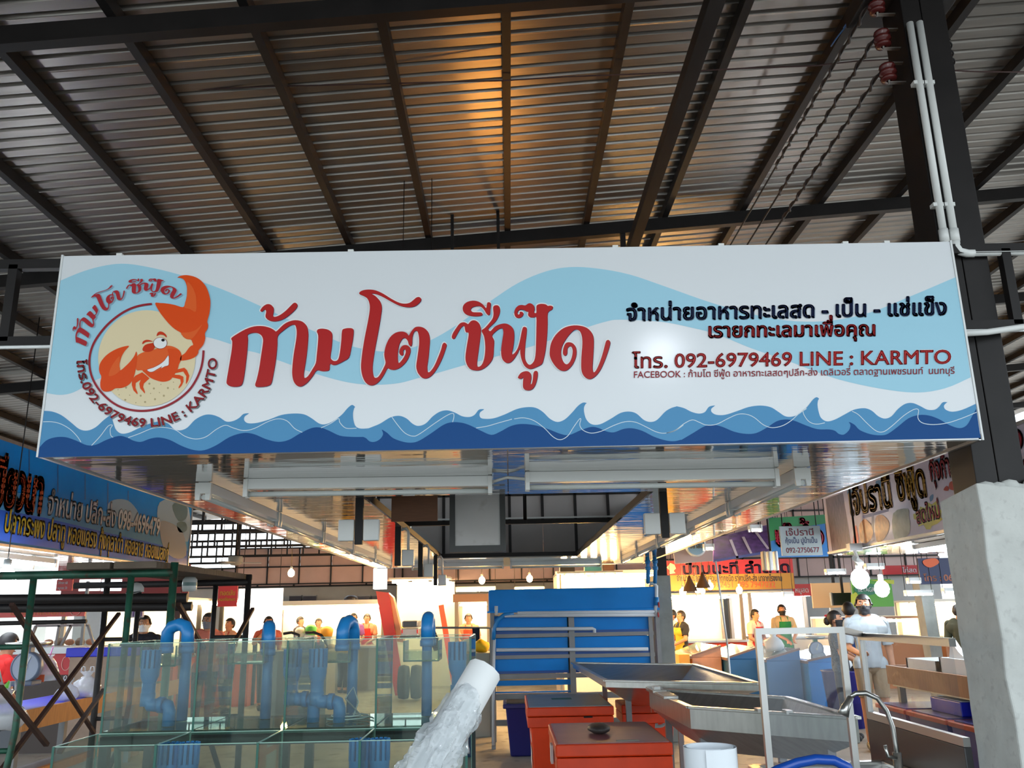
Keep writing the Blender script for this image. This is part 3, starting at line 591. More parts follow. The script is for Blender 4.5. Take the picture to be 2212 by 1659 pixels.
for x, nm in ((-1.28, 'nearer the fish tanks side'), (.02, 'nearer the steel trays side')):
    tube_light((x, 11.6, zs), (x+1.2, 11.6, zs), f'unlit tube light across the far canopy end, {nm}')
MB().tube([(-.083, 4.19, zs-.03), (0, 4.16, zs-.012), (.09, 4.11, zs-.03)], .008, 6).build('cable', WHITE, cn)

# ------------------------------------------------------------------ hanging power drops round the opening
def drop(x, y, zb, label, double=False):
    t = thing('power_drop', label, 'power outlet', (x, y, zb), 'power drops hanging round the canopy opening')
    MB().box((x-.022, y-.015, zb), (x+.022, y+.015, ZB-.001)).build('post', BLACKSTEEL, t)
    if double:
        for k in (-1, 1):
            b = MB().box((x+k*.026, y-.02, zb+.02), (x+k*.115, y+.03, zb+.14)).build('switch_box', WHITE, t, bev=.006)
    else:
        MB().tube([(x+.005, y+.03, ZB-.03), (x+.06, y+.03, ZB-.012), (x+.075, y+.03, ZB-.04), (x+.075, y+.03, zb+.1)], .011, 8).build('conduit', WHITE, t)
        MB().box((x+.03, y+.0, zb+.0), (x+.12, y+.06, zb+.12)).build('switch_box', WHITE, t, bev=.006)
    return t
drop(-.845, 4.9, 1.985, 'black drop post with two white boxes at the opening corner over the fish tanks', True)
drop(.885, 4.9, 1.99, 'black drop post with two white boxes at the opening corner over the steel trays', True)
drop(-.84, 6.6, 1.955, 'black drop post with one outlet box, nearest of the three behind the brown board')
drop(-.84, 8.3, 1.94, 'black drop post with one outlet box, middle of the three behind the brown board')
drop(-.84, 10.0, 1.91, 'black drop post with one outlet box, farthest of the three behind the brown board')

# boards hung in the opening
WOODB = M('brown_laminate', (120, 78, 52), .5, 0, .12, 12, stretch=(1, 1, 12))
bd = thing('wooden_board', 'plain brown wooden board hanging in the canopy opening', 'board', (-.8, 5.6, 2.1))
a, b = at(846, 1066, Y=5.6), at(945, 1125, Y=5.6)
MB().box((a[0], 5.6, b[2]), (b[0], 5.618, a[2]+.12)).build('panel', WOODB, bd, bev=.002)
for x in (a[0]+.05, b[0]-.05): MB().tube([(x, 5.609, a[2]+.1), (x, 5.609, rtop(x))], .003, 6).build('wire', BLACKSTEEL, bd)
wbd = thing('panel_board', 'white panel in a grey steel frame hanging in the middle of the canopy opening', 'board', (-.1, 6.2, 2.1))
a, b = at(971, 1060, Y=6.2), at(1093, 1188, Y=6.2); FRS = M('grey_frame', (88, 90, 90), .5, .3)
MB().box((a[0]+.03, 6.21, b[2]+.03), (b[0]-.03, 6.225, a[2]+.25)).build('panel', M('white_acrylic', (240, 240, 240), .45, 0, .05, 3, dirt=(216, 214, 210)), wbd)
for p, q in (((a[0], 6.2, b[2]), (a[0]+.04, 6.25, a[2]+.3)), ((b[0]-.04, 6.2, b[2]), (b[0], 6.25, a[2]+.3)), ((a[0], 6.195, b[2]-.01), (b[0], 6.25, b[2]+.035))): MB().box(p, q).build('frame_bar', FRS, wbd)
for x in (a[0]+.02, b[0]-.02): MB().box((x-.012, 6.21, a[2]+.28), (x+.012, 6.235, rtop(x))).build('hanger', BLACKSTEEL, wbd)

# ------------------------------------------------------------------ glass fish tanks
GLASS = GL('tank_glass', (236, 243, 239), .05, (150, 160, 152)); EDGE = M('green_glass_edge', (44, 96, 84), .15, 0); EDGEL = M('pale_glass_edge', (150, 190, 176), .15)
TX = [-1.9, -1.477, -1.055, -.632, -.19]
def pane(o, a, b, name='glass_pane'):
    p = MB().box(a, b).build(name, GLASS, o)
    return p
def tank(name, label, y0, y1, z0, z1):
    t = thing(name, label, 'fish tank', (-1.05, y0, z0)); g = .006
    for i in range(4):
        pane(t, (TX[i]+g, y0, z0), (TX[i+1]-g, y0+g, z1)); pane(t, (TX[i]+g, y1-g, z0), (TX[i+1]-g, y1, z1))
        MB().box((TX[i]+g, y0+g, z0), (TX[i+1]-g, y1-g, z0+.012)).build('bottom_pane', GL('tank_floor', (190, 215, 205), .4, (128, 150, 140)), t)
        MB().box((TX[i]+g, y0-.0005, z1), (TX[i+1]-g, y0+g, z1+.003)).build('glass_edge', EDGEL, t)
        MB().box((TX[i]+g, y1-g, z1), (TX[i+1]-g, y1, z1+.003)).build('glass_edge', EDGEL, t)
    for i, x in enumerate(TX):
        pane(t, (x-.003, y0, z0), (x+.003, y1, z1), 'divider')
        MB().box((x-.005, y0-.002, z0), (x+.005, y0, z1+.002)).build('glass_edge', EDGE, t)
        MB().box((x-.0035, y0, z1), (x+.0035, y1, z1+.003)).build('glass_edge', EDGEL, t)
        MB().box((x-.004, y1, z0), (x+.004, y1+.002, z1)).build('glass_edge', EDGEL, t)
    MB().box((TX[0], y0-.003, z0-.008), (TX[-1], y0, z0+.004)).build('glass_edge', EDGE, t)
    MB().box((TX[0], y1-.003, z0-.004), (TX[-1], y1, z0+.004)).build('glass_edge', EDGE, t)
    return t
tk1 = tank('fish_tank', 'upper row of four joined empty glass fish tanks with blue pipes', 4.25, 4.79, 1.09, 1.49)
tk2 = tank('fish_tank', 'lower row of joined empty glass fish tanks in front of the upper row', 3.825, 4.22, .66, 1.095)
# small overflow boxes of glass inside the upper row
for x0, z0 in ((-1.86, 1.375), (-1.42, 1.38), (-.985, 1.378), (-.54, 1.376)):
    t = thing('overflow_box', f'small open glass overflow box in the {["first","second","third","fourth"][[-1.86,-1.42,-.985,-.54].index(x0)]} cell from the scaffold', 'glass box', (x0, 4.6, z0), 'glass overflow boxes in the fish tanks'); x1 = x0+.18; z1 = z0+.095
    for a, b in (((x0, 4.52, z0), (x0+.005, 4.72, z1)), ((x1-.005, 4.52, z0), (x1, 4.72, z1)), ((x0, 4.52, z0), (x1, 4.525, z1-.05)), ((x0, 4.715, z0), (x1, 4.72, z1-.05)), ((x0, 4.52, z0-.004), (x1, 4.72, z0))): MB().box(a, b).build('glass_pane', GLASS, t)
    for x in (x0, x1-.005): MB().box((x-.001, 4.517, z0), (x+.006, 4.521, z1)).build('glass_edge', EDGE, t)
    MB().box((x0, 4.516, z0-.006), (x1, 4.521, z0+.002)).build('glass_edge', EDGE, t)
# blue pipework
PR = .029
def pipe_in(x, y, zt, d, label):
    t = thing('supply_pipe', label, 'pipe', (x, y, 1.1), 'blue supply pipes bent over the tank rims')
    MB().tube([(x, y, 1.104), (x, y, zt-.07)], PR*.92, 14).build('pipe', BLUEPVC, t)
    pts = [(x, y, zt-.09), (x, y, zt-.04)]+[(x+d[0]*.07*math.sin(a), y+d[1]*.07*math.sin(a), zt-.04+.06*(1-math.cos(a))*.0+.05*math.sin(a)) for a in (.5, 1.0)]
    MB().tube([(x, y, zt-.1), (x, y, zt-.03), (x+d[0]*.02, y+d[1]*.02, zt), (x+d[0]*.06, y+d[1]*.06, zt+.012), (x+d[0]*.11, y+d[1]*.11, zt), (x+d[0]*.135, y+d[1]*.135, zt-.03), (x+d[0]*.135, y+d[1]*.135, zt-.1)], [PR*1.12]*7, 14).build('bend', BLUEPVC, t)
    for p in ((x, y, zt-.1), (x+d[0]*.135, y+d[1]*.135, zt-.1)): MB().tube([p, (p[0], p[1], p[2]-.03)], PR*1.25, 14).build('socket', BLUEPVC, t)
    return t
pipe_in(-1.665, 4.62, 1.56, (-.9, .3), 'blue water pipe bent over the rim of the cell nearest the scaffold')
pipe_in(-1.25, 4.64, 1.54, (-.3, .9), 'blue water pipe with a bend over the second cell from the scaffold')
pipe_in(-.81, 4.62, 1.56, (-.25, -.9), 'blue water pipe with a bend over the third cell from the scaffold')
pipe_in(-.43, 4.62, 1.57, (0, .95), 'blue water pipe with a pinkish cap over the cell nearest the paper roll')
def strainer(x, y, zt, zb, label, elbow=True, grp='blue slotted overflow pipes in the upper tanks'):
    t = thing('overflow_pipe', label, 'pipe', (x, y, zb), grp)
    m = MB(); m.tube([(x, y, zb+.05), (x, y, zt-.16)], PR, 14); m.tube([(x, y, zt-.20), (x, y, zt-.26)], PR*1.2, 14); m.build('pipe', BLUEPVC, t)
    MB().lathe([(PR, -.16), (PR*1.5, -.12), (PR*1.52, -.085)], (x, y, zt), 16).build('reducer', BLUEPVC, t)
    for k in range(12):
        a = 2*math.pi*k/12; c = Vector((math.cos(a), math.sin(a), 0)); p = Vector((x, y, zt-.088))+c*PR*1.42
        MB().bar(p, p+Vector((0, 0, .088)), .013, .008, up=c).build('strainer_slat', BLUEPVC, t)
    MB().lathe([(PR*1.25, -.004), (PR*1.25, -.09)], (x, y, zt), 14).build('inner_sleeve', M('dark_blue_pvc', (18, 86, 140), .5), t)
    if elbow:
        MB().tube([(x, y, zb+.1), (x, y, zb+.03), (x+.02, y-.005, zb), (x+.06, y-.01, zb)], PR*1.12, 14).build('elbow', BLUEPVC, t)
        MB().tube([(x+.06, y-.01, zb), (x+.085, y-.012, zb)], PR*1.3, 14).build('socket', BLUEPVC, t)
        MB().tube([(x+.085, y-.012, zb), (x+.105, y-.012, zb-.005), (x+.115, y-.012, zb-.03), (x+.115, y-.012, 1.104)], PR*1.05, 14).build('elbow', BLUEPVC, t)
    return t
strainer(-1.765, 4.42, 1.455, 1.20, 'blue overflow pipe with slotted top and elbow in the cell nearest the scaffold')
strainer(-1.08, 4.46, 1.445, 1.21, 'blue overflow pipe with elbow seen through the divider of the second cell')
strainer(-.945, 4.42, 1.445, 1.20, 'blue overflow pipe with slotted top and elbow in the third cell')
strainer(-.262, 4.42, 1.465, 1.10, 'straight blue overflow pipe with slotted top beside the paper roll', False)
for x, lb in ((-1.485, 'first'), (-1.40, 'second'), (-.662, 'third'), (-.575, 'fourth')):
    strainer(x, 4.0, 1.082, .672, f'blue slotted overflow pipe in the lower tanks, {lb} from the scaffold', False, 'blue slotted overflow pipes in the lower tanks')
t = thing('air_hose', 'thin clear air hose coiled on the floor of the third fish tank cell', 'hose', (-.8, 4.45, 1.11))
MB().tube([tuple(Vector((-.8+.12*math.cos(a)*(1-.03*a), 4.5+.1*math.sin(a), 1.108+.002*a))) for a in np.linspace(0, 12, 60)]+[(-.83, 4.55, 1.2), (-.8, 4.6, 1.25), (-.77, 4.58, 1.18), (-.78, 4.5, 1.12)], .004, 6).build('tube', M('clear_hose', (200, 214, 220), .2), t)
# steel stand under the tanks
st = thing('tank_stand', 'dark steel two-step stand under the glass fish tanks', 'stand', (-1.05, 4.2, 0)); SB = M('dark_green_steel', (34, 46, 46), .5, .2)
for y0, y1, z in ((4.245, 4.80, 1.078), (3.82, 4.225, .648)):
    MB().box((TX[0], y0, z-.045), (TX[-1], y0+.04, z)).build('rail', SB, st); MB().box((TX[0], y1-.04, z-.045), (TX[-1], y1, z)).build('rail', SB, st)
    MB().box((TX[0], y0, z-.012), (TX[-1], y1, z)).build('shelf', SB, st)
    for x in (TX[0]+.02, -1.05, TX[-1]-.02):
        for y in (y0+.02, y1-.02): MB().box((x-.02, y-.02, 0), (x+.02, y+.02, z-.045)).build('leg', SB, st)

# ------------------------------------------------------------------ paper rolls at the front
PAPER = M('white_paper', (228, 230, 230), .6, 0, .02, 3); FILM = GL('wrinkled_film', (246, 248, 250), .36, (214, 220, 222), .12)
def frame_of(d):
    d = Vector(d).normalized(); u = d.cross(Vector((0, 1, 0))).normalized(); return d, u, d.cross(u)
P1 = Vector(at(1047, 1447, Y=2.55)); P2 = Vector(at(915, 1675, Y=2.40)); d, u, v = frame_of(P2-P1)
P3 = P1+d*((P1.z-.03)/-d.z)
rl = thing('paper_roll', 'tall white paper roll leaning with crumpled clear wrap round its middle', 'roll', P3)
m = MB(); pr = []
for k in range(64):
    a = k*.62; r = .05-.00028*k; pr.append((r*math.cos(a), r*math.sin(a)))
for (x, y) in pr: m.v += [tuple(P1+u*x+v*y), tuple(P3+u*x+v*y)]
m.f = [(2*i, 2*i+2, 2*i+3, 2*i+1) for i in range(63)]; m.sm = [True]*63
m.build('sheet', PAPER, rl)
m = MB(); n = 72; rows = 96; L0 = .10; L1 = .66
def crease(a, s_):
    p = Vector((math.cos(a)*1.1, math.sin(a)*1.1, s_*9)); f = 0; g = 1
    for o_ in range(4): f += g*(1-abs(noise.noise(p)*2)); p = p*2.1+Vector((3, 1, 7)); g *= .55
    return f/2.1
for i in range(rows):
    s_ = L0+(L1-L0)*i/(rows-1)
    for k in range(n):
        a = 2*math.pi*k/n; fl_ = max(0, s_-.42)
        r = .0525+.052*max(0, crease(a, s_)-.36)*(.45+.55*min(1, (s_-L0)*9))+fl_*.09*(1+.5*math.sin(2*a))
        m.v.append(tuple(P1+d*(s_+.02*math.sin(2*a+1)+.008*noise.noise(Vector((a*2, 3, s_))))+u*r*math.cos(a)+v*r*math.sin(a)))
for i in range(rows-1):
    for k in range(n): m.f.append((i*n+k, i*n+(k+1) % n, (i+1)*n+(k+1) % n, (i+1)*n+k))
m.sm = [i % 2 == 0 for i in range(len(m.f))]; m.build('plastic_wrap', FILM, rl)
for q_, (a0, a1, s0_, s1_) in enumerate(((-1.4, 1.2, .50, .92), (1.3, 3.6, .46, .86))):
    m = MB(); rows = 30
    for i in range(rows):
        s_ = s0_+(s1_-s0_)*i/(rows-1)
        for k in range(21):
            a = a0+(a1-a0)*k/20; r = .062+.42*(s_-s0_)*(.5+.5*abs(math.sin(a+q_)))+.03*noise.noise(Vector((a*3, s_*12, q_*5)))
            m.v.append(tuple(P1+d*s_+u*r*math.cos(a)+v*r*math.sin(a)))
    for i in range(rows-1):
        for k in range(20): m.f.append((i*21+k, i*21+k+1, i*21+22+k, i*21+21+k))
    m.sm = [True]*len(m.f); m.build('loose_film', FILM, rl)
# standing printed roll
c = Vector(at(1531, 1612, Y=2.75)); R2 = .083
r2 = thing('printed_roll', 'upright roll of white print with a light blue swoosh', 'roll', (c.x, c.y, 0))
m = MB(); pts = [(R2-.0006*k*.5)*np.array((math.cos(-1.9+k*.21), math.sin(-1.9+k*.21))) for k in range(64)]
for x, y in pts: m.v += [(c.x+x, c.y+y, c.z), (c.x+x, c.y+y, 0)]
m.f = [(2*i, 2*i+2, 2*i+3, 2*i+1) for i in range(63)]; m.sm = [True]*63; m.build('sheet', M('vinyl_white', (226, 232, 238), .2), r2)
m = MB(); q = [(a, z0) for a, z0 in ((-2.05, -.34), (-1.75, -.30), (-1.4, -.255), (-1.1, -.21), (-.8, -.165), (-.45, -.135), (-.1, -.10))]
for a, z0 in q: m.v += [(c.x+(R2+.001)*math.cos(a), c.y+(R2+.001)*math.sin(a), c.z+z0), (c.x+(R2+.001)*math.cos(a), c.y+(R2+.001)*math.sin(a), c.z-.75)]
m.f = [(2*i, 2*i+2, 2*i+3, 2*i+1) for i in range(len(q)-1)]; m.sm = [True]*len(m.f); m.build('blue_swoosh', SKY, r2)

# ------------------------------------------------------------------ scaffold tower between the fish tanks and the neighbouring stall
GRN = M('green_scaffold_paint', (38, 84, 66), .45, .2, .3, 9, dirt=(70, 52, 40)); RUST = M('rusty_brace', (70, 46, 38), .7, .3, .3, 14); DKT = M('dark_scaffold', (42, 38, 38), .55, .2, .25, 8)
sc = thing('scaffold', 'green and rusty tube scaffold standing between the fish tanks and the blue fish stall', 'scaffold', (-2.5, 5.9, 0))
def frame(y, xl, xr, zt, mt):
    for x, s_ in ((xl, 1), (xr, -1)):
        MB().tube([(x, y, .02), (x, y, zt+.06)], .023, 10).build('leg', mt, sc)
        MB().tube([(x, y, .35), (x+s_*.12, y, .5), (x+s_*.22, y, .75), (x+s_*.25, y, 1.0), (x+s_*.25, y, zt)], .019, 10).build('inner_leg', mt, sc)
        for z in (.9, 1.46): MB().tube([(x, y, z), (x+s_*.25, y, z)], .015, 8).build('rung', mt, sc)
    MB().tube([(xl-.25, y, zt), (xr, y, zt)], .024, 10).build('top_bar', mt, sc)
frame(5.2, -3.06, -1.985, 1.865, GRN)
frame(6.75, -3.08, -2.0, 1.86, DKT)
for a, b in (((25, 1305, 5.22), (203, 1583, 6.7)), ((257, 1325, 6.7), (5, 1660, 5.22)), ((0, 1483, 4.6), (101, 1609, 5.1)), ((224, 1490, 6.4), (128, 1625, 5.3))):
    MB().bar(at(a[0], a[1], Y=a[2]), at(b[0], b[1], Y=b[2]), .026, .02).build('brace', RUST, sc)
for a, b in (((385, 1305, 5.25), (440, 1400, 5.75)), ((546, 1315, 6.72), (500, 1400, 6.0))):
    MB().bar(at(a[0], a[1], Y=a[2]), at(b[0], b[1], Y=b[2]), .026, .02).build('brace', RUST, sc)
PLK = M('weathered_plank', (96, 84, 72), .85, 0, .25, 8, .3, stretch=(1, 9, 1))
for x in (-2.55, -2.28): MB().box((x, 5.05, 1.885), (x+.25, 6.95, 1.925)).build('plank', PLK, sc, bev=.004)
for z, y in ((1.755, 5.9), (1.70, 6.0)): MB().tube([(-4.4, y-.2, z), (-2.15, y, z-.02)], .03, 10).build('ledger', DKT, sc)
MB().tube([(-4.4, 6.1, 1.59), (-2.9, 6.1, 1.595)], .014, 8).build('ledger', DKT, sc)
# hanging bits on the scaffold
bb = thing('striped_bag', 'purple and white striped plastic bag hanging beside the scaffold', 'bag', at(297, 1340, Y=6.8))
a, b = at(284, 1304, Y=6.8), at(310, 1334, Y=6.8)
m = MB().hexa([(a[0]+.005, 6.77, b[2]), (b[0]-.005, 6.77, b[2]), (b[0]-.005, 6.83, b[2]), (a[0]+.005, 6.83, b[2])], [(a[0], 6.79, a[2]), (b[0], 6.79, a[2]), (b[0], 6.81, a[2]), (a[0], 6.81, a[2])]); m.build('body', M('bag_white', (232, 224, 236), .4), bb, bev=.01)
for i in range(5): x = a[0]+.012+i*.021; MB().box((x, 6.765, b[2]+.01), (x+.007, 6.768, a[2]-.01)).build('stripe', M('bag_purple', (140, 80, 170), .4), bb)
MB().tube([((a[0]+b[0])/2, 6.79, a[2]), ((a[0]+b[0])/2, 6.76, 1.87)], .004, 6).build('string', WHITE, bb)
# ------------------------------------------------------------------ blue tank rack at the end of the stall
BLUET = M('blue_fibreglass', (0, 128, 214), .38, 0, .08, 2, spec=.22)
PVC = M('white_pvc', (206, 214, 222), .35)
rk = thing('tank_rack', 'tall grey steel rack of blue fibreglass water trays at the end of the stall', 'rack', (.8, 11.2, 0))
YR = 11.2
def zr(y, x=1235): return at(x, y, Y=YR)[2]
MB().box((-.268, YR-.06, zr(1318)), (1.865, YR+.62, zr(1271))).build('header_tank', BLUET, rk, bev=.012)
MB().box((-.285, YR-.08, zr(1321)), (1.88, YR+.64, zr(1317))).build('tank_rim', BLUET, rk)
for a, b in ((1328, 1367), (1376, 1413), (1421, 1453)):
    for x0, x1 in ((-.21, .72), (.80, 1.75)):
        MB().box((x0, YR+.02, zr(b)), (x1, YR+.6, zr(a))).build('blue_tray', BLUET, rk, bev=.006)
        MB().box((x0, YR+.0, zr(b)), (x1, YR+.03, zr(b)+.03)).build('tray_lip', M('dark_blue_lip', (10, 74, 150), .4), rk)  # lip along the tray bottom in a darker blue
for y0, y1 in ((1367, 1375), (1413, 1421), (1454, 1464), (1496, 1508), (1552, 1558)):
    MB().box((-.23, YR-.01, zr(y1)), (1.80, YR+.03, zr(y0))).build('rail', GREYST, rk)
for y0, y1, mt in ((1468, 1479, BLUET), (1492, 1495, BLUET)):
    MB().box((-.22, YR+.02, zr(y1)), (.75, YR+.06, zr(y0))).build('blue_pipe', mt, rk)
for x, w_ in ((-.25, .05), (.735, .07), (1.74, .05), (1.83, .05)):
    for y in (YR-.02, YR+.58): MB().box((x, y, 0), (x+w_, y+.05, zr(1320))).build('post', GREYST, rk)
for z in (.25, .55): MB().box((-.25, YR+.1, z), (1.85, YR+.14, z+.05)).build('rail', GREYST, rk)
def wpipe(pts, r=.022, nm='white_pipe'): MB().tube([at(x, y, Y=YR-.07) for x, y in pts], r, 10).build(nm, PVC if nm == 'white_pipe' else BLUEPVC, rk)
wpipe([(1118, 1324), (1418, 1321)]); wpipe([(1090, 1330), (1418, 1328)]); wpipe([(1072, 1359), (1280, 1358), (1284, 1360), (1284, 1367)]); wpipe([(1072, 1404), (1400, 1402)])
wpipe([(1072, 1309), (1072, 1328)]); wpipe([(1068, 1380), (1066, 1470), (1066, 1610)], .018)
wpipe([(1414, 1328), (1418, 1300), (1418, 1266), (1412, 1260), (1402, 1260)])
wpipe([(1110, 1325), (1090, 1328), (1074, 1340), (1067, 1360), (1066, 1382)], .026, 'blue_hose')
wpipe([(1418, 1308), (1418, 1290)], .032, 'blue_valve')
for px, py in ((1423, 1306), (1422, 1328)): MB().ball(at(px, py, Y=YR-.1), (.012, .02, .035), 8).build('red_handle', M('red_plastic', (176, 44, 40), .4), rk)
for dx in (0, .09):
    t = thing('riser_pipe', 'blue riser pipe from the canopy down to the rack, '+('the one nearer the tanks' if dx == 0 else 'the one nearer the grey pillar'), 'pipe', (1.72+dx, 10.9, 1.9))
    MB().tube([(1.735+dx, 10.95, ZB-.002), (1.735+dx, 10.95, 2.08), (1.74+dx, 11.06, 1.93)], .026, 10).build('pipe', BLUEPVC, t)
    for z in (2.2, 2.12): MB().tube([(1.735+dx, 10.95, z), (1.735+dx, 10.95, z-.04)], .036, 10).build('coupling', BLUEPVC, t)

# ------------------------------------------------------------------ cool boxes
ORG = M('orange_plastic', (234, 66, 10), .38, 0, .10, 6); LIDG = M('grey_lid_sheen', (150, 168, 178), .3, 0, .15, 5, stretch=(1, 4, 1)); LIDP = M('mauve_lid_sheen', (164, 104, 112), .32, 0, .12, 4)  # grey and mauve lid tops paint in the glossy reflection on orange lids
def cooler(x0, x1, y0, y1, z, label, lidm, stripes=True):
    t = thing('cool_box', label, 'cool box', ((x0+x1)/2, (y0+y1)/2, 0), 'orange cool boxes on the floor')
    i = .035; MB().hexa([(x0+i+.03, y0+i+.03, .0), (x1-i-.03, y0+i+.03, 0), (x1-i-.03, y1-i-.03, 0), (x0+i+.03, y1-i-.03, 0)], [(x0+i, y0+i, z-.17), (x1-i, y0+i, z-.17), (x1-i, y1-i, z-.17), (x0+i, y1-i, z-.17)]).build('body', ORG, t, bev=.012)
    MB().box((x0+.005, y0+.005, z-.175), (x1-.005, y1-.005, z-.085)).build('rim', ORG, t, bev=.006)
    MB().box((x0, y0, z-.08), (x1, y1, z)).build('lid', ORG, t, bev=.01)
    MB().box((x0+.02, y0+.02, z), (x1-.02, y1-.02, z+.004)).build('lid_top', lidm, t)
    return t
c2 = cooler(.285, 1.06, 6.08, 7.2, .75, 'orange cool box with a painted mauve sheen on its lid, nearest of the cool boxes', LIDP)
c1 = cooler(.14, .94, 8.38, 9.65, .75, 'orange cool box with a painted grey sheen and a green patch on its lid', LIDG)
MB().box((.40, 9.05, .754), (.60, 9.2, .756)).build('lid_patch', M('green_patch', (50, 122, 118), .5), c1)
MB().box((.66, 8.372, .655), (.74, 8.378, .668)).build('lid_grip', DARK, c1)
for z in (.2, .42): MB().box((.150+.03, 8.6, z), (.152+.03, 8.95, z+.16)).build('paper_label', PAPER, c1)
MB().ball((.62, 6.55, .79), (.085, .16, .035), 10).build('lid_handle', M('dark_rubber', (60, 54, 52), .5), c2)
MB().box((.70, 6.15, .7545), (.85, 6.2, .757)).build('tape', M('grey_tape', (176, 178, 174), .5), c2)
MB().box((.268, 6.42, .58), (.284, 6.56, .70)).build('price_tag', PAPER, c2)
c3 = cooler(1.08, 1.62, 8.95, 9.5, .70, 'orange cool box with a white letter under the steel tray', ORG)
p = at(1414, 1572, Y=8.95); write('D', (p[0], 8.985, p[2]), (p[0]+.13, 8.985, p[2]), (.03, 0, .2), 'lettering', PAPER, c3, .03, .004)
p = at(1402, 1539, Y=8.95); write('160/8', (p[0], 8.949, p[2]), (p[0]+.2, 8.949, p[2]), .11, 'lettering', M('faded_print', (226, 140, 110), .5), c3, .01, .004)
c4 = cooler(1.26, 1.50, 4.75, 5.1, .62, 'orange cool box with white marks under the near steel tray', ORG)
for q in (((1.30, .50), (1.37, .53), (1.36, .47), (1.31, .45)), ((1.38, .36), (1.48, .40), (1.5, .33), (1.4, .3))): MB().prism([(x, 4.748, z) for x, z in q], (0, .002, 0)).build('white_mark', PAPER, c4)
BIN = M('navy_bin_plastic', (32, 34, 110), .4)
bn = thing('plastic_bin', 'navy blue plastic bin with a rim under the blue tank rack', 'bin', (.22, 10.9, 0))
MB().hexa([(-.02, 10.6, .0), (.30, 10.6, 0), (.30, 11.0, 0), (-.02, 11.0, 0)], [(-.07, 10.5, .55), (.36, 10.5, .55), (.36, 11.05, .55), (-.07, 11.05, .55)]).build('body', BIN, bn, bev=.02)
MB().box((-.1, 10.47, .53), (.39, 11.08, .58)).build('rim', BIN, bn, bev=.01)
MB().box((-.06, 10.52, .575), (.35, 11.03, .583)).build('mouth', DARK, bn)

# ------------------------------------------------------------------ stainless trays
def tray(name, label, rim, band, bz, inset, legs=True):
    """rim: four corners (front-left, front-right, back-right, back-left); band = depth of the upright rim; bz = height of the bottom"""
    z = rim[0][2]; R = [Vector(p) for p in rim]; c = sum(R, Vector())/4
    t = thing(name, label, 'steel tray', (c.x, c.y, 0)); inn = [p+(c-p).normalized()*.045 for p in R]
    low = [Vector((p.x, p.y, z-band)) for p in R]; bot = [Vector((c.x+(p.x-c.x)*inset, c.y+(p.y-c.y)*inset, bz)) for p in R]; bot2 = [b+Vector((0, 0, .02))+(c-b)*.03 for b in bot]
    for b in bot2: b.z = bz+.02
    m = MB(); n = 4; m.v = [tuple(p) for p in R+inn+low+bot+bot2]
    for i in range(4):
        j = (i+1) % 4
        m.f += [(i, j, 4+j, 4+i), (8+i, 8+j, j, i), (12+i, 12+j, 8+j, 8+i), (4+i, 4+j, 16+j, 16+i)]
    m.f += [(16, 17, 18, 19), (15, 14, 13, 12)]; m.sm = [False]*len(m.f)
    m.build('hopper', STEEL, t)
    for i in range(4): MB().bar(R[i]+Vector((0, 0, .006)), R[(i+1) % 4]+Vector((0, 0, .006)), .05, .018).build('rim', STEEL, t, bev=.003)
    for b in bot:
        q = b+(b-c)*.25; MB().box((q.x-.025, q.y-.025, 0), (q.x+.025, q.y+.025, bz+.1)).build('leg', GREYST, t)
    return t
tray('sorting_tray', 'wide stainless sorting tray on legs in front of the blue rack', [(.83, 7.95, 1.0), (2.0, 7.32, 1.0), (2.02, 9.93, 1.0), (.74, 10.75, 1.0)], .05, .74, .45)
tb = tray('sorting_tray', 'deep stainless tray with tapered sides, nearer of the two steel trays', [(1.207, 6.18, .95), (2.05, 5.42, .95), (2.03, 6.68, .95), (1.15, 7.58, .95)], .13, .66, .62)
for a in (.45, .62): 
    p = Vector((1.207, 6.18, .965)).lerp(Vector((2.05, 5.42, .965)), a); MB().box((p.x-.02, p.y-.03, p.z-.01), (p.x+.02, p.y+.06, p.z+.012)).build('clip', STEEL, tb)
for y, dz in ((7.25, 0), (6.75, 0)): MB().box((1.13, y, .955), (1.24, y+.38, .978)).build('cover_plate', STEEL, tb, bev=.003)
MB().box((1.15, 7.3, .978), (1.2, 7.42, 1.0)).build('soap_holder', WHITE, tb)
sp = tray('wash_sink', 'small stainless wash sink behind the clear screen with a spray tap', [(1.18, 3.72, .84), (1.85, 3.87, .84), (1.85, 4.60, .84), (1.18, 4.55, .84)], .04, .62, .8)
tp_ = thing('spray_tap', 'tall stainless gooseneck spray tap on the wash sink', 'tap', (1.71, 4.12, .7))
G = [(1942, 1655), (1935, 1610), (1928, 1570), (1915, 1535), (1895, 1508), (1870, 1497), (1848, 1498), (1838, 1506)]
MB().tube([at(x, y, Y=4.1) for x, y in G], .011, 10).build('spring_neck', STEEL, tp_)
MB().tube([at(x, y, Y=4.1) for x, y in ((1838, 1506), (1826, 1530), (1821, 1545))], [.014, .02, .026], 12).build('spray_head', STEEL, tp_)
MB().tube([at(1937, 1625, Y=4.1), (at(1937, 1625, Y=4.1)[0], 4.1, .62)], .02, 10).build('stem', STEEL, tp_)
MB().tube([at(x, y, Y=4.08) for x, y in ((1937, 1638), (1918, 1634), (1912, 1610))], .008, 8).build('lever', STEEL, tp_)
ho = thing('water_hose', 'fat blue water hose looping over the wash sink rim', 'hose', at(1740, 1650, Y=3.6))
MB().tube([tuple(q) for q in [at(x, y, Y=3.58) for x, y in ((1630, 1690), (1680, 1664), (1722, 1648), (1762, 1640), (1800, 1642), (1830, 1656), (1850, 1690))]], .019, 12).build('tube', M('blue_hose', (20, 74, 168), .25), ho)
cb = thing('splash_panel', 'dark grey steel splash panel between the wash sink and the clear screen', 'panel', (1.9, 4.3, 0))
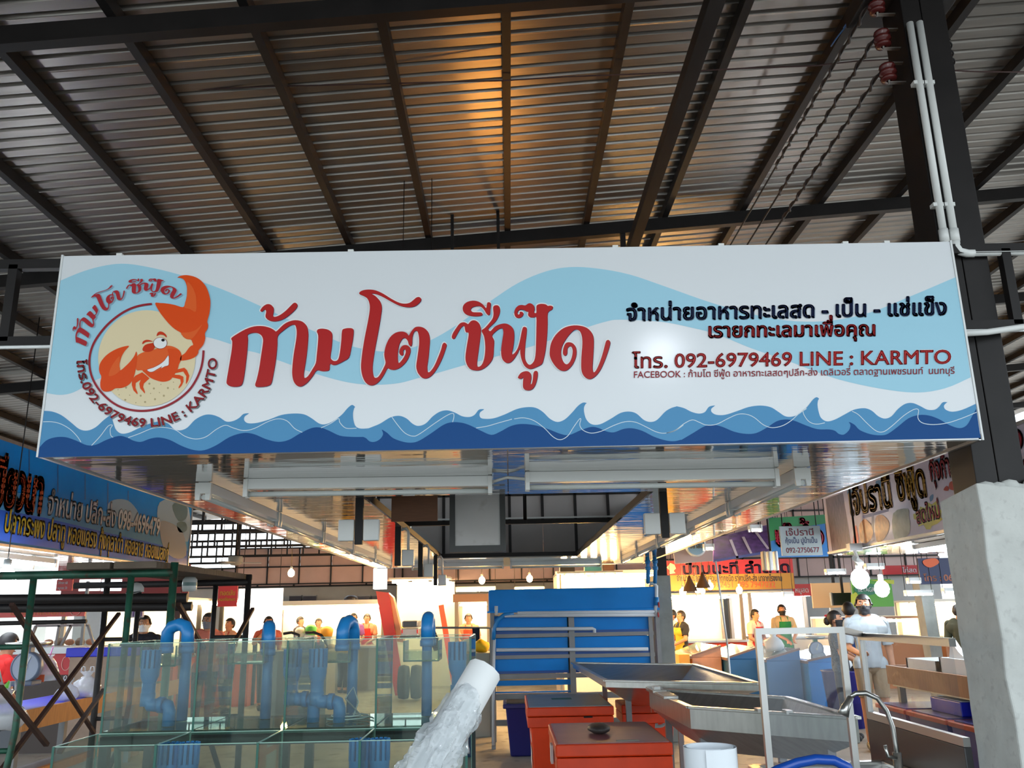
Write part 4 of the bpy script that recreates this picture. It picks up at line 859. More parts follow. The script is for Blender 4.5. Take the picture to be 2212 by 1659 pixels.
MB().box((1.885, 3.845, .12), (1.918, 4.86, 1.02)).build('panel', M('dark_grey_steel', (74, 74, 76), .4, .6, .1, 3), cb, bev=.004)
for y in (3.87, 4.82): MB().box((1.89, y, 0), (1.915, y+.03, .12)).build('leg', GREYST, cb)
# clear screens
ALU = M('aluminium_tube', (176, 176, 174), .35, .85); ACR = GL('clear_screen', (244, 246, 248), .05, (190, 196, 204), .04); 
ACR2 = GL('clear_film', (242, 246, 250), .05, (200, 205, 215), .05)
nt = ACR2.node_tree; nz = nt.nodes.new('ShaderNodeTexNoise'); nz.inputs['Scale'].default_value = 4; bp = nt.nodes.new('ShaderNodeBump'); bp.inputs['Strength'].default_value = .06; bp.inputs['Distance'].default_value = .01
nt.links.new(nz.outputs[0], bp.inputs['Height'])
for n_ in nt.nodes:
    if n_.type == 'BSDF_GLOSSY': nt.links.new(bp.outputs[0], n_.inputs['Normal'])
s1 = thing('clear_screen', 'aluminium framed clear plastic screen across the wash sink', 'screen', (1.36, 4.2, .6))
xa, xb = 1.165, 1.556; zt = 1.478
for x in (xa, xb): MB().box((x-.014, 4.186, .3), (x+.014, 4.214, zt)).build('frame_bar', ALU, s1)
MB().box((xa-.014, 4.186, zt), (xb+.014, 4.214, zt+.028)).build('frame_bar', ALU, s1)
MB().box((xa, 4.198, .62), (xb, 4.201, zt)).build('clear_pane', ACR, s1)
s2 = thing('clear_screen', 'aluminium framed clear plastic screen running back beside the pier', 'screen', (1.85, 4.1, 1.03))
MB().bar((xb, 4.2, zt+.014), (1.90, 4.84, 1.45), .028).build('frame_bar', ALU, s2)
MB().bar((1.90, 4.84, 1.44), (1.90, 3.845, 1.44), .03, .036).build('frame_bar', ALU, s2)
MB().bar((1.90, 4.84, 1.04), (1.90, 3.845, 1.04), .03, .036).build('frame_bar', ALU, s2)
MB().box((1.886, 4.826, 1.024), (1.914, 4.854, 1.45)).build('frame_bar', ALU, s2)
m = MB(); nx, nz_ = 30, 10; random.seed(2)
for i in range(nx+1):
    for j in range(nz_+1):
        m.v.append((1.90+.0016*math.sin(i*.55+j*.4)*math.sin(j*.35)+random.uniform(-.0004, .0004), 4.82-.97*i/nx, 1.06+.36*j/nz_))
for i in range(nx):
    for j in range(nz_): a = i*(nz_+1)+j; m.f.append((a, a+1, a+nz_+2, a+nz_+1))
m.sm = [True]*len(m.f); m.build('clear_film', ACR2, s2)
# ------------------------------------------------------------------ conduits, insulators and cables on the post
cdt = thing('conduit_pair', 'pair of white conduits running down the black post to the sign corner', 'conduit', (2.04, 3.6, 3.1))
for a, b, e_ in (((1966, 50), (2042, 500), -1), ((1985, 48), (2055, 497), 1)):
    A3, B3 = at(*a, Y=3.6), at(*b, Y=3.6); B3[0] = A3[0]+.004*e_
    x = (A3[0]+B3[0])/2; MB().tube([(x, 3.6, A3[2]), (x, 3.6, ZT+.10)], .0165, 12).build('conduit', WHITE, cdt)
    MB().tube([(x, 3.6, ZT+.13), (x, 3.6, ZT+.07)], .021, 12).build('socket', WHITE, cdt)
    MB().tube([(x, 3.6, ZT+.08), (x, 3.6, ZT+.045), (x+e_*.012, 3.6, ZT+.022), (x+e_*.045, 3.6, ZT+.012), (x+e_*.075, 3.6, ZT+.012)], .019, 12).build('elbow', WHITE, cdt)
    if e_ == 1: MB().tube([(x+.07, 3.6, ZT+.012), (x+1.6, 3.6, ZT+.012)], .0155, 12).build('conduit', WHITE, cdt)
    else: MB().tube([(x-.07, 3.6, ZT+.012), (x-.22, 3.55, ZT+.014)], .0155, 12).build('conduit', WHITE, cdt)
    for py in (178, 442):
        q = at(2000, py, Y=3.6); MB().box((x-.03, 3.59, q[2]-.012), (x+.022, 3.625, q[2]+.006)).build('saddle', WHITE, cdt)
hs = thing('white_conduit', 'short white conduit curving out from behind the sign past the post', 'conduit', (2.1, 3.56, 2.75))
MB().tube([(1.95, 3.55, 2.735), (2.1, 3.55, 2.742), (2.3, 3.58, 2.775), (3.4, 3.7, 2.81)], .014, 10).build('conduit', WHITE, hs)
INS = M('brown_porcelain', (88, 34, 32), .25, 0, .1, 6)
for k, (px, py) in enumerate(((1893, 12), (1906, 85), (1918, 158))):
    p = Vector(at(px, py, Y=3.7)); lb = ('uppermost', 'middle', 'lowest')[k]
    t = thing('insulator', f'brown ribbed porcelain cable insulator on the black post, {lb} of three', 'insulator', p, 'porcelain insulators on the post')
    MB().lathe([(.012, .045), (.036, .042), (.04, .03), (.028, .02), (.028, .014), (.042, .008), (.042, -.008), (.028, -.014), (.028, -.02), (.04, -.03), (.036, -.042), (.012, -.045)], p, 14).build('body', INS, t)
    MB().bar(p+Vector((0, 0, .055)), (PX, 3.7, p.z+.055), .02, .006).build('bracket', GALV, t)
    MB().bar(p+Vector((0, 0, -.055)), (PX, 3.7, p.z-.055), .02, .006).build('bracket', GALV, t)
    MB().tube([p+Vector((0, 0, .06)), p+Vector((0, 0, -.06))], .006, 6).build('pin', GALV, t)
    e0 = Vector(at((1705, 1745, 1780)[k], (465, 440, 420)[k], Y=8.2+.0*k)); 
    c_ = thing('power_cable', f'black twisted power cable running back from the {lb} insulator under the roof', 'cable', p, 'black cables from the insulators')
    A0 = p+Vector((-.04, 0, 0)); pts = []; far = Vector((A0.x-.02, 16, A0.z+.12))
    for i in range(60):
        s_ = (i/59)**1.6; q = A0.lerp(far, s_); q.z -= .12*math.sin(math.pi*s_); pts.append(q)
    MB().tube(pts, .0065, 6).build('cable', BLACKSTEEL, c_)
    tw = []
    for i in range(64):
        s_ = .13*i/63; q = A0.lerp(far, s_); q.z -= .12*math.sin(math.pi*s_); a = i*1.1; tw.append(q+Vector((.012*math.cos(a), 0, .012*math.sin(a))))
    MB().tube(tw, .006, 6).build('twisted_tail', M('tail_wire', (70, 60, 56), .6), c_)
# thin wire crossing under the roof
wi = thing('thin_wire', 'thin brown wire strung sideways under the whole roof', 'wire', at(1100, 178, Y=4.35))
pts = [at(x, y, Y=4.35) for x, y in ((-60, 196), (100, 196), (230, 195), (310, 193), (430, 193), (600, 186), (800, 182), (960, 177), (1090, 174), (1220, 166), (1400, 159), (1600, 148), (1760, 142), (1850, 132), (1925, 128), (2040, 152), (2120, 155), (2260, 156))]
MB().tube(pts, .0045, 6).build('wire', M('brown_wire', (66, 40, 38), .6), wi)
bw = thing('blue_wire', 'loose blue and yellow wires lying along a purlin near the insulators', 'wire', at(1830, 60, Y=4.2))
MB().tube([at(x, y, Z=4.72) for x, y in ((1868, -10), (1840, 30), (1850, 22), (1822, 60), (1832, 50), (1805, 85), (1795, 100))], .004, 6).build('blue_strand', M('blue_strand', (60, 120, 190), .5), bw)
MB().tube([at(x, y, Z=4.72) for x, y in ((1862, 0), (1836, 24), (1828, 36))], .004, 6).build('yellow_strand', M('yellow_strand', (196, 180, 60), .5), bw)
cl = thing('coiled_wire', 'small coil of dark wire hanging behind the black post', 'wire', at(2040, 95, Y=4.0))
MB().tube([tuple(np.array(at(2040, 85, Y=4.0))+np.array((.03*math.cos(a), .03*math.sin(a), -.008*a))) for a in np.linspace(0, 22, 70)]+[at(2042, 150, Y=4.0), at(2060, 154, Y=4.3)], .005, 6).build('wire', BLACKSTEEL, cl)
# ------------------------------------------------------------------ helpers for the stalls around
def flatP(name, polys, mat, layer, parent, X=None, Y=None, sg=1):
    """flat print traced from the photo on a plane X= or Y= (sg: side that the print faces)"""
    def f(x, y):
        p = at(x, y, X=None if X is None else X+sg*.0015*layer, Y=None if Y is None else Y-.0015*layer); return tuple(p)
    return fill([[p] if isinstance(p[0], tuple) else p for p in polys], f, name, mat, parent)
def quadpx(pts): return [tuple(p) for p in pts]
LWALL = M('lit_white_wall', (244, 240, 230), .7); CREAMW = M('cream_wall', (238, 214, 170), .7)
REDB = M('red_board', (176, 30, 28), .4); REDD = M('dark_red_board', (120, 28, 30), .5); YEL = M('yellow_print', (214, 176, 30), .4); YELT = M('yellow_letter', (222, 190, 40), .4); GOLD = M('orange_letter', (216, 110, 36), .4)
WOOD = M('wood_edge', (186, 122, 62), .55, 0, .15, 6, stretch=(1, 8, 1)); BLT = M('blue_tarp', (30, 40, 190), .4, 0, .06, 5); FOAM = M('white_foam', (236, 240, 244), .6)
def plane_box(x0, y0, x1, y1, Y, d, name, mat, parent, bev=0.):
    """board facing the camera whose picture spans pixels x0..x1, y0..y1 at depth Y"""
    a, b = at(x0, y0, Y=Y), at(x1, y1, Y=Y); return MB().box((a[0], Y, b[2]), (b[0], Y+d, a[2])).build(name, mat, parent, bev=bev)
def board(name, label, cat, x0, y0, x1, y1, Y, mat, text=None, tm=None, group=None, em=.5, bold=.02, hang=True):
    a, b = at(x0, y0, Y=Y), at(x1, y1, Y=Y); t = thing(name, label, cat, ((a[0]+b[0])/2, Y, b[2]), group)
    MB().box((a[0], Y, b[2]), (b[0], Y+.03, a[2])).build('panel', mat, t, bev=.003)
    H = a[2]-b[2]; W_ = b[0]-a[0]
    for i, ln in enumerate(text or []):
        s, fx, fy, fw, fh = ln[:5]; mt = ln[5] if len(ln) > 5 else tm
        write(s, (a[0]+fx*W_, Y, b[2]+fy*H), (a[0]+(fx+fw)*W_, Y, b[2]+fy*H), fh*H, 'lettering', mt, t, bold, .003)
    if hang:
        for x in (a[0]+.08*W_, b[0]-.08*W_): MB().tube([(x, Y+.015, a[2]-.01), (x, Y+.015, rtop(x))], .006, 6).build('hanger', BLACKSTEEL, t)
    return t
def bulb(px, py, Y, r, label, col=LITW, cord=True, grp=None):
    p = at(px, py, Y=Y); t = thing('bulb_lamp', label, 'light', p, grp)
    MB().ball(p, (r, r, r*1.15), 12).build('bulb', col, t)
    MB().lathe([(r*.35, r*1.0), (r*.4, r*1.9), (r*.15, r*2.0)], p, 10).build('socket', WHITE, t)
    if cord: MB().tube([(p[0], p[1], p[2]+r*1.9), (p[0], p[1], rtop(p[0]))], .005, 5).build('cord', BLACKSTEEL, t)
    return t

# ------------------------------------------------------------------ neighbouring fish stall at the left, blue printed fascia
LX = -4.5
ls = thing('fish_stall_sign', 'long blue printed stall fascia with white phone number and yellow fish names', 'sign', (LX, 9, 2.28))
MB().box((LX-.03, 4.0, 2.27), (LX, 12.25, 3.17)).build('board', M('sea_blue', (8, 124, 200), .16, 0, .1, 2), ls)
MB().box((LX-.03, 4.0, 3.17), (LX+.01, 12.27, 3.2)).build('edge_trim', GALV, ls); MB().box((LX-.04, 4.0, 2.25), (LX+.012, 12.27, 2.275)).build('edge_trim', GALV, ls)
MB().box((LX-.035, 12.25, 2.26), (LX+.012, 12.28, 3.18)).build('edge_trim', GALV, ls)
def L_(name, polys, mat, ly): return flatP(name, polys, mat, ly, ls, X=LX)
L_('lower_band', [[(0, 1101), (95, 1118), (220, 1148), (405, 1190), (404, 1228), (0, 1167)]], M('band_blue', (16, 90, 200), .2), 1)
L_('middle_band', [[(0, 1058), (115, 1077), (230, 1105), (407, 1140), (405, 1190), (220, 1148), (95, 1118), (0, 1101)]], M('band_light', (70, 140, 190), .2), 1)
L_('plank_line', [[(x, y), (x+2, y), (x+2, y+h), (x, y+h)] for x, y, h in ((62, 965, 76), (124, 1005, 58), (183, 1025, 54), (232, 1043, 50), (276, 1060, 44))], M('plank_line_blue', (16, 76, 130), .3), 1)
L_('bubble', [smooth(q, 3) for q in ([(232, 1095), (240, 1082), (262, 1078), (282, 1085), (300, 1110), (295, 1128), (240, 1110)], [(345, 1085), (380, 1078), (408, 1098), (406, 1170), (350, 1150), (340, 1120)])], M('bubble_grey', (140, 160, 176), .2), 2)
L_('fish_picture', [smooth(q, 3) for q in ([(372, 1092), (392, 1085), (405, 1098), (402, 1120), (385, 1125)], [(382, 1130), (400, 1128), (404, 1145), (388, 1150)])], M('leaf_green', (40, 70, 62), .3), 3)
L_('fish_picture', [smooth([(345, 1130), (365, 1128), (395, 1150), (402, 1200), (375, 1205), (352, 1180)], 3)], M('fish_grey', (150, 148, 150), .2), 3)
def lwrite(s, a, b, H, mat, bold, ly, nm='lettering'):
    A, B = at(*a, X=LX), at(*b, X=LX); return write(s, A, B, H, nm, mat, ls, bold, .0015*ly, (1, 0, 0))
OUTL = M('dark_outline', (24, 22, 40), .4)
for mt, b_, ly in ((OUTL, .055, 4), (M('sign_letter_white', (236, 234, 240), .3), .022, 5)): lwrite('จำหน่าย ปลีก-ส่ง 098-4696479', (99, 1109), (343, 1157), .30, mt, b_, ly)
for mt, b_, ly in ((OUTL, .09, 4), (M('letter_red_orange', (226, 84, 40), .3), .035, 5)): lwrite('ปูเขียวนา', (-60, 1076), (88, 1106), .52, mt, b_, ly)
for mt, b_, ly in ((M('brown_outline', (70, 50, 20), .4), .07, 4), (YELT, .02, 5)): lwrite('ปลากระพง ปลาทู หอยแครง กุ้งกุลาดำ หอยลาย หอยแมลงภู่', (6, 1146), (362, 1211), .26, mt, b_, ly)
MB().box((LX-2.6, 4, 2.25), (LX-.04, 12.2, 2.262)).build('soffit_board', SOFF, ls)
tube_light((LX-.35, 7.6, 2.24), (LX-.35, 9.3, 2.24), 'lit tube light under the blue fish stall fascia, nearest of its row', LIT, 'lit tubes under the blue fascia', .08)
tube_light((LX-.75, 7.9, 2.24), (LX-.75, 9.6, 2.24), 'lit tube light behind the nearest tube under the blue fascia', LIT, 'lit tubes under the blue fascia', .08)
bulb(12, 1250, 7.6, .085, 'bright white bulb hanging above the red shirted person', LIT)
ff = thing('ceiling_fan', 'pale ceiling fan hanging beyond the scaffold planks', 'fan', at(508, 1222, Y=12.5))
p = at(508, 1216, Y=12.5); MB().lathe([(.0, .10), (.10, .09), (.10, .0), (.06, -.03), (0, -.04)], p, 14).build('motor', M('fan_cream', (206, 196, 176), .5), ff)
for k in range(3):
    a = 2*math.pi*k/3+.3; d = Vector((math.cos(a), math.sin(a), 0)); MB().bar(Vector(p)+d*.08, Vector(p)+d*.36, .1, .012).build('blade', M('fan_cream', (0, 0, 0)), ff)
MB().tube([(p[0], p[1], p[2]+.09), (p[0], p[1], rtop(p[0]))], .012, 6).build('rod', BLACKSTEEL, ff)
# counter with blue cover, wood front, goods on it
lc = thing('fish_counter', 'fish counter with a blue cover, wooden edge and steel frame beside the scaffold', 'counter', (-4.3, 9.4, 0))
MB().box((-4.55, 7.45, .80), (-3.98, 10.9, .88)).build('top', GREYST, lc); MB().box((-4.54, 7.43, .88), (-4.0, 9.2, .895)).build('blue_cover', BLT, lc)
MB().box((-4.0, 7.42, .74), (-3.96, 10.9, .90)).build('wood_edge', WOOD, lc)
MB().box((-4.55, 7.40, .60), (-4.0, 7.44, .87)).build('front_panel', M('grey_front', (92, 96, 104), .5), lc)
for x in (-4.05, -4.5):
    for y in (7.5, 9.2, 10.8): MB().box((x-.03, y-.03, 0), (x+.03, y+.03, .8)).build('leg', GREYST, lc)
for y in (7.48, 10.8): MB().box((-4.5, y, .25), (-4.0, y+.05, .31)).build('rail', WOOD, lc)
MB().box((-4.05, 7.5, .33), (-4.0, 10.8, .40)).build('rail', WOOD, lc)
MB().box((-4.5, 7.6, .3), (-4.1, 10.7, .325)).build('shelf', GREYST, lc)
def scale(px, py, Y, r, label, base):
    p = Vector(at(px, py, Y=Y)); t = thing('dial_scale', label, 'scale', (p.x, p.y, p.z-r*1.25))
    MB().lathe([(0, -.06), (r*1.08, -.06), (r*1.08, .0), (r, .008)], (p.x, p.y, p.z), 24, 'y').v
    m = MB(); m.lathe([(0, .06), (r*1.08, .06), (r*1.08, -.01), (r*.98, -.012)], p, 24, 'y'); m.build('case', M('scale_grey', (120, 134, 160), .4), t)
    MB().lathe([(r*.98, -.006), (0, -.006)], p, 24, 'y').build('dial', M('dial_face', (176, 186, 206), .4), t)
    MB().lathe([(r*.2, -.012), (0, -.014)], p, 12, 'y').build('hub', WHITE, t)
    MB().bar(p+Vector((0, -.012, 0)), p+Vector((r*.35, -.012, r*.75)), .012, .004, (0, 1, 0)).build('needle', WHITE, t)
    MB().box((p.x-r*.8, p.y-.05, p.z-r*1.3), (p.x+r*.8, p.y+.12, p.z-r*.95)).build('base', base, t, bev=.01)
    MB().box((p.x-.03, p.y, p.z+r), (p.x+.03, p.y+.06, p.z+r*1.4)).build('neck', base, t)
    MB().lathe([(0, r*1.42), (r*1.2, r*1.42), (r*1.55, r*1.75), (r*1.5, r*1.76), (r*1.1, r*1.5), (0, r*1.5)], p, 20).build('pan', STEEL, t)
    return t
scale(55, 1441, 7.7, .115, 'grey blue dial scale with a steel pan on the blue covered counter', M('scale_base', (100, 110, 130), .4))
bx = thing('plastic_bags', 'clear bag with a pink straw and orange label on the blue cover', 'bag', at(98, 1462, Y=7.9))
p = Vector(at(97, 1448, Y=7.95)); BAGM = GL('clear_bag', (244, 246, 248), .5, (226, 228, 232), .15)
m = MB(); m.lathe([(.0, -.09), (.10, -.085), (.12, -.02), (.085, .06), (.05, .11), (.07, .13)], p, 12); m.build('body', BAGM, bx)
MB().box((p.x-.07, p.y-.115, p.z-.09), (p.x+.06, p.y-.11, p.z-.03)).build('orange_label', M('orange_label', (232, 106, 60), .5), bx); MB().tube([p+Vector((0, 0, 0)), p+Vector((.05, 0, .2))], .005, 6).build('straw', M('pink_straw', (220, 110, 190), .4), bx)
def bag(px, py, Y, s, label, mat, grp=None, seed=1, zb=None):
    random.seed(seed); p = Vector(at(px, py, Y=Y)); p.z = p.z if zb is None else zb+.6*s+.01; t = thing('carrier_bag', label, 'bag', p-Vector((0, 0, .6*s)), grp)
    m = MB(); n = 14; prof_ = [(0, -.6), (.55, -.58), (.75, -.25), (.62, .15), (.3, .4), (.16, .5), (.3, .72), (.22, .76)]
    for r, z in prof_:
        for k in range(n):
            a = 2*math.pi*k/n; rr = r*(1+random.uniform(-.18, .18)); m.v.append((p.x+s*rr*math.cos(a)*1.1, p.y+s*rr*math.sin(a)*.8, p.z+s*(z+random.uniform(-.05, .05))))
    for i in range(len(prof_)-1):
        for k in range(n): m.f.append((i*n+k, i*n+(k+1) % n, (i+1)*n+(k+1) % n, (i+1)*n+k))
    m.sm = [True]*len(m.f); m.build('body', mat, t)
    for dx in (-.25, .25): MB().tube([p+Vector((s*(dx-.12), 0, s*.7)), p+Vector((s*(dx-.08), 0, s*1.0)), p+Vector((s*(dx+.08), 0, s*1.0)), p+Vector((s*(dx+.12), 0, s*.7))], s*.04, 6).build('handle', mat, t)
    return t
WBAG = M('white_bag', (232, 234, 236), .45)
bag(190, 1445, 8.6, .17, 'crumpled clear white bag on the fish counter beside the wooden edge', BAGM, None, 4, .895)
bag(150, 1452, 8.3, .13, 'flat heap of clear bags on the fish counter in front of the crumpled bag', BAGM, None, 9, .895)
bag(5, 1538, 6.4, .2, 'round clear bag hanging low at the scaffold leg', BAGM, None, 3)
c_ = [o for o in bpy.data.objects if o.get('label', '').startswith('round clear bag')][0]; MB().tube([(c_.location.x, 6.4, c_.location.z+.25), (c_.location.x, 6.08, 1.6)], .005, 6).build('string', WHITE, c_)
lf = thing('green_leaf', 'small bright green leaf sprig at the counter edge by the scaffold', 'leaf', at(16, 1486, Y=6.9))
p = Vector(at(15, 1484, Y=6.9)); MB().add([p+Vector(q) for q in ((0, 0, -.04), (.03, .0, 0), (.01, 0, .05), (-.03, 0, .0), (.0, -.012, .005))], [(0, 1, 4), (1, 2, 4), (2, 3, 4), (3, 0, 4)]).build('blade', M('leaf_bright', (110, 200, 60), .5), lf, sol=.003)
# second counter behind with red board and blue box
rc = thing('red_counter', 'red fronted counter with faded lettering behind the dial scale', 'counter', (-5.9, 11.6, 0))
a, b = at(60, 1413, Y=11.6), at(152, 1452, Y=11.6); MB().box((a[0]-2, 11.62, 0), (b[0]-.05, 12.05, b[2])).build('base', M('counter_dark', (70, 60, 56), .6), rc); MB().box((a[0]-2, 11.6, b[2]-.03), (b[0], 12.1, a[2])).build('body', M('counter_red', (196, 44, 52), .4), rc)
write('หมูทอด', (a[0]+.05, 11.6, b[2]+.12), (a[0]+.3, 11.6, b[2]+.12), .12, 'lettering', FOAM, rc, .01, .004); MB().box((a[0]-2, 11.55, a[2]), (b[0]+.05, 12.15, a[2]+.08)).build('white_top', FOAM, rc)
m = MB(); c_ = at(143, 1433, Y=11.6); m.tube([(c_[0]+.055*math.cos(t_), 11.596, c_[2]+.085*math.sin(t_)) for t_ in np.linspace(0, 6.283, 20)], .005, 6); m.build('oval_mark', M('pink_line', (240, 190, 180), .5), rc)
bxx = thing('blue_crate', 'bright blue crate lid on a brown crate behind the fish counter', 'crate', at(190, 1430, Y=10.9))
a, b = at(143, 1400, Y=10.95), at(238, 1418, Y=10.95); MB().box((a[0], 10.95, b[2]), (b[0]+.3, 11.4, a[2])).build('lid', BLT, bxx, bev=.01)
MB().box((a[0]+.05, 10.97, 0), (b[0]+.28, 11.38, b[2])).build('body', M('brown_crate', (150, 128, 112), .7, 0, .15, 6), bxx)
# red printed glass hood (lettering seen from behind) and glass case
a, b = at(10, 1304, Y=13), at(182, 1331, Y=13)
hd = thing('red_banner', 'pinkish red stall banner with mirrored lettering seen through the scaffold', 'banner', (a[0], 13, b[2]))
MB().box((a[0]-1.5, 13, b[2]), (b[0], 13.03, a[2])).build('panel', M('banner_red', (206, 76, 70), .4), hd); MB().box((a[0]-1.5, 12.98, a[2]), (b[0]+.55, 13.05, a[2]+.05)).build('top_rail', REDB, hd)
write('เนื้อหมูสด', (a[0]+.95, 13, b[2]+.13), (a[0]+.40, 13, b[2]+.13), .12, 'lettering', M('pale_letter', (240, 200, 200), .5), hd, .01, .004)
write('ขายปลีกและส่ง', (b[0]-.28, 13, b[2]+.03), (a[0]+.1, 13, b[2]+.03), .09, 'lettering', GOLD, hd, .008, .004)
c_ = at(164, 1317, Y=13); MB().tube([(c_[0]+.075*math.cos(t_), 12.993, c_[2]+.085*math.sin(t_)) for t_ in np.linspace(0, 6.283, 20)], .005, 6).build('oval_mark', M('pink_line', (0, 0, 0)), hd)
for x in (a[0]-1.4, b[0]-.04): MB().box((x, 13.03, 0), (x+.04, 13.07, a[2]+.3)).build('post', GREYST, hd)
gc = thing('glass_case', 'slanted glass food case with a grey frame behind the scaffold', 'display case', at(120, 1390, Y=13.4))
A1, A2, A3, A4 = (at(x, y, Y=13.4) for x, y in ((60, 1396), (78, 1352), (190, 1350), (205, 1398)))
for p, q in ((A1, A2), (A2, A3), (A3, A4), (A1, A4), ((A2[0]+.35, 13.4, A2[2]), (A1[0]+.42, 13.4, A1[2])), ((A3[0]-.25, 13.4, A3[2]), (A3[0]-.38, 13.4, A4[2]))): MB().bar(p, q, .035).build('frame_bar', GREYST, gc)
m = MB(); m.add([A1, A2, A3, A4], [(0, 1, 2, 3)]); m.build('glass_pane', GL('case_glass', (246, 248, 246), .05), gc, sol=.004)
MB().box((A1[0], 13.42, .0), (A4[0], 14.0, A1[2]-.02)).build('base', M('case_base', (180, 176, 170), .5), gc)
for k in range(5):
    MB().ball((A1[0]+.15+.16*k, 13.7, A1[2]+.04), (.07, .08, .05+.02*(k % 2)), 10).build('food_heap', M(('food_orange', 'food_brown')[k % 2], ((222, 130, 60), (130, 84, 50))[k % 2], .6), gc)
# menu boards above it
for x0, x1, nm, mt, tx in ((123, 155, 'red menu board with white price lines above the scaffold planks', REDB, [('ไก่ทอด 60', .1, .6, .6, .3), ('หมูทอด 50', .1, .15, .6, .3)]), (172, 214, 'white lit menu board beside the red one', EM('lit_menu', (255, 246, 240), 3), None), (220, 260, 'pale lit menu board with a small mark', EM('lit_menu2', (238, 244, 255), 3), None)):
    board('menu_board', nm, 'sign', x0, 1252, x1, 1276, 13.2, mt, tx, FOAM, 'lit menu boards above the scaffold', bold=.015)

# ------------------------------------------------------------------ neighbouring stall at the right with the seafood fascia
RX = 3.9
rs = thing('seafood_stall_sign', 'printed seafood fascia with golden stall name and prawn pictures beside the pier', 'sign', (RX, 7.5, 2.2))
MB().box((RX, 3.3, 2.24), (RX+.03, 10.62, 2.905)).build('board', M('lilac_print', (232, 222, 242), .2, 0, .1, 2.5), rs)
for z in (2.215, 2.905): MB().box((RX-.012, 3.3, z), (RX+.04, 10.64, z+.028)).build('edge_trim', ALU, rs)
MB().box((RX+.03, 3.3, 2.2), (RX+2.4, 10.6, 2.212)).build('soffit_board', SOFF, rs)
def R_(name, polys, mat, ly): return flatP(name, polys, mat, ly, rs, X=RX, sg=-1)
Q8 = lambda q: C(1780, 960, 6.703, q)
R_('prawn_picture', [Q8([(20, 790), (270, 700), (400, 1500), (120, 1560)])], M('prawn_brown', (112, 92, 104), .3, 0, .5, 9, stretch=(1, 5, 1)), 1)
R_('blue_splash', [smooth(Q8(q), 3) for q in ([(340, 670), (460, 640), (470, 720), (400, 750), (350, 740)], [(750, 530), (860, 520), (840, 600), (770, 610)], [(1570, 250), (1700, 190), (1690, 260), (1640, 310)], [(1530, 760), (1580, 720), (1580, 790), (1540, 830)])], M('splash_blue', (70, 132, 186), .3), 1)
R_('picture_frame', [Q8([(560, 1030), (930, 930), (935, 970), (720, 1030), (730, 1400), (690, 1400), (690, 1045), (565, 1070)])], M('frame_blue', (70, 90, 170), .3), 1)
R_('food_picture', [smooth(Q8(q), 3) for q in ([(520, 1150), (600, 1080), (700, 1200), (700, 1330), (620, 1430), (530, 1400), (510, 1260)], [(740, 1080), (830, 1020), (930, 1100), (940, 1230), (860, 1380), (760, 1400)])], M('food_tan', (196, 132, 86), .3, 0, .35, 12), 2)
R_('food_picture', [smooth(Q8(q), 3) for q in ([(420, 1440), (450, 1180), (480, 1230), (500, 1420)],)], M('food_red', (206, 60, 60), .3), 2)
R_('shell_picture', [smooth(Q8(q), 3) for q in ([(1000, 1000), (1210, 930), (1230, 1050), (1250, 1200), (1200, 1330), (1020, 1370)],)], M('shell_grey', (150, 162, 156), .3, 0, .3, 9), 2)
R_('yellow_burst', [Q8([(1290, 1010), (1380, 980), (1390, 900), (1460, 920), (1500, 840), (1560, 870), (1650, 800), (1640, 900), (1700, 960), (1690, 1060), (1720, 1080), (1640, 1150), (1560, 1180), (1540, 1230), (1480, 1230), (1440, 1160), (1370, 1190), (1360, 1100), (1300, 1080)])], M('burst_yellow', (206, 198, 80), .3), 2)
R_('crab_picture', [smooth(Q8(q), 3) for q in ([(1730, 660), (1770, 600), (1800, 620), (1800, 670)], [(1810, 640), (1820, 550), (1880, 530), (1930, 560), (1980, 670), (1900, 670)])], M('crab_red', (178, 46, 34), .3), 2)
def rwrite(s, a, b, H, mat, bold, ly):
    A, B = at(*a, X=RX), at(*b, X=RX); return write(s, A, B, H, 'lettering', mat, rs, bold, .0015*ly, (-1, 0, 0))
for s_, a, b, H in (('เจ๊ปรานี', Q8([(380, 1020)])[0], Q8([(1010, 880)])[0], .42), ('ซีฟู้ด', Q8([(1070, 800)])[0], Q8([(1510, 730)])[0], .42)):
    for mt, b_, ly in ((M('brown_red_outline', (84, 34, 24), .4), .055, 3), (M('gold_letter', (226, 172, 44), .3), .03, 4)): rwrite(s_, a, b, H, mt, b_, ly)
for mt, b_, ly in ((M('white_outline', (226, 220, 230), .4), .07, 3), (M('crimson', (186, 30, 62), .3), .02, 4)):
    rwrite('กุ้งก้ามกราม', Q8([(1550, 520)])[0], (2120, 1012), .27, mt, b_, ly)
    rwrite('สดใหม่', Q8([(1350, 1150)])[0], Q8([(1700, 1050)])[0], .2, mt, b_*.8, ly)
    rwrite('กั้ง หอย', (2158, 985), (2330, 925), .25, mt, b_, ly); rwrite('ปลาสด', (2185, 1048), (2330, 990), .25, mt, b_, ly)
ac = thing('ac_unit', 'white box unit standing on the seafood stall roof beside the post', 'unit', (RX+.6, 5.9, 2.95))
MB().box((RX+.06, 4.6, 2.955), (RX+.75, 6.05, 3.62)).build('body', WHITEM, ac, bev=.02); MB().box((RX+.03, 5.75, 2.96), (RX+.075, 6.0, 3.58)).build('end_panel', M('unit_grey', (190, 192, 200), .4), ac, bev=.01)
for y in (4.7, 5.8): MB().box((RX+.1, y, 2.93), (RX+.7, y+.06, 2.96)).build('foot', GREYST, ac)
tube_light((RX+.3, 6.9, 2.195), (RX+.3, 8.9, 2.195), 'bright tube light pair under the seafood fascia, nearer the aisle', LIT, 'lit tubes under the seafood fascia', .12)
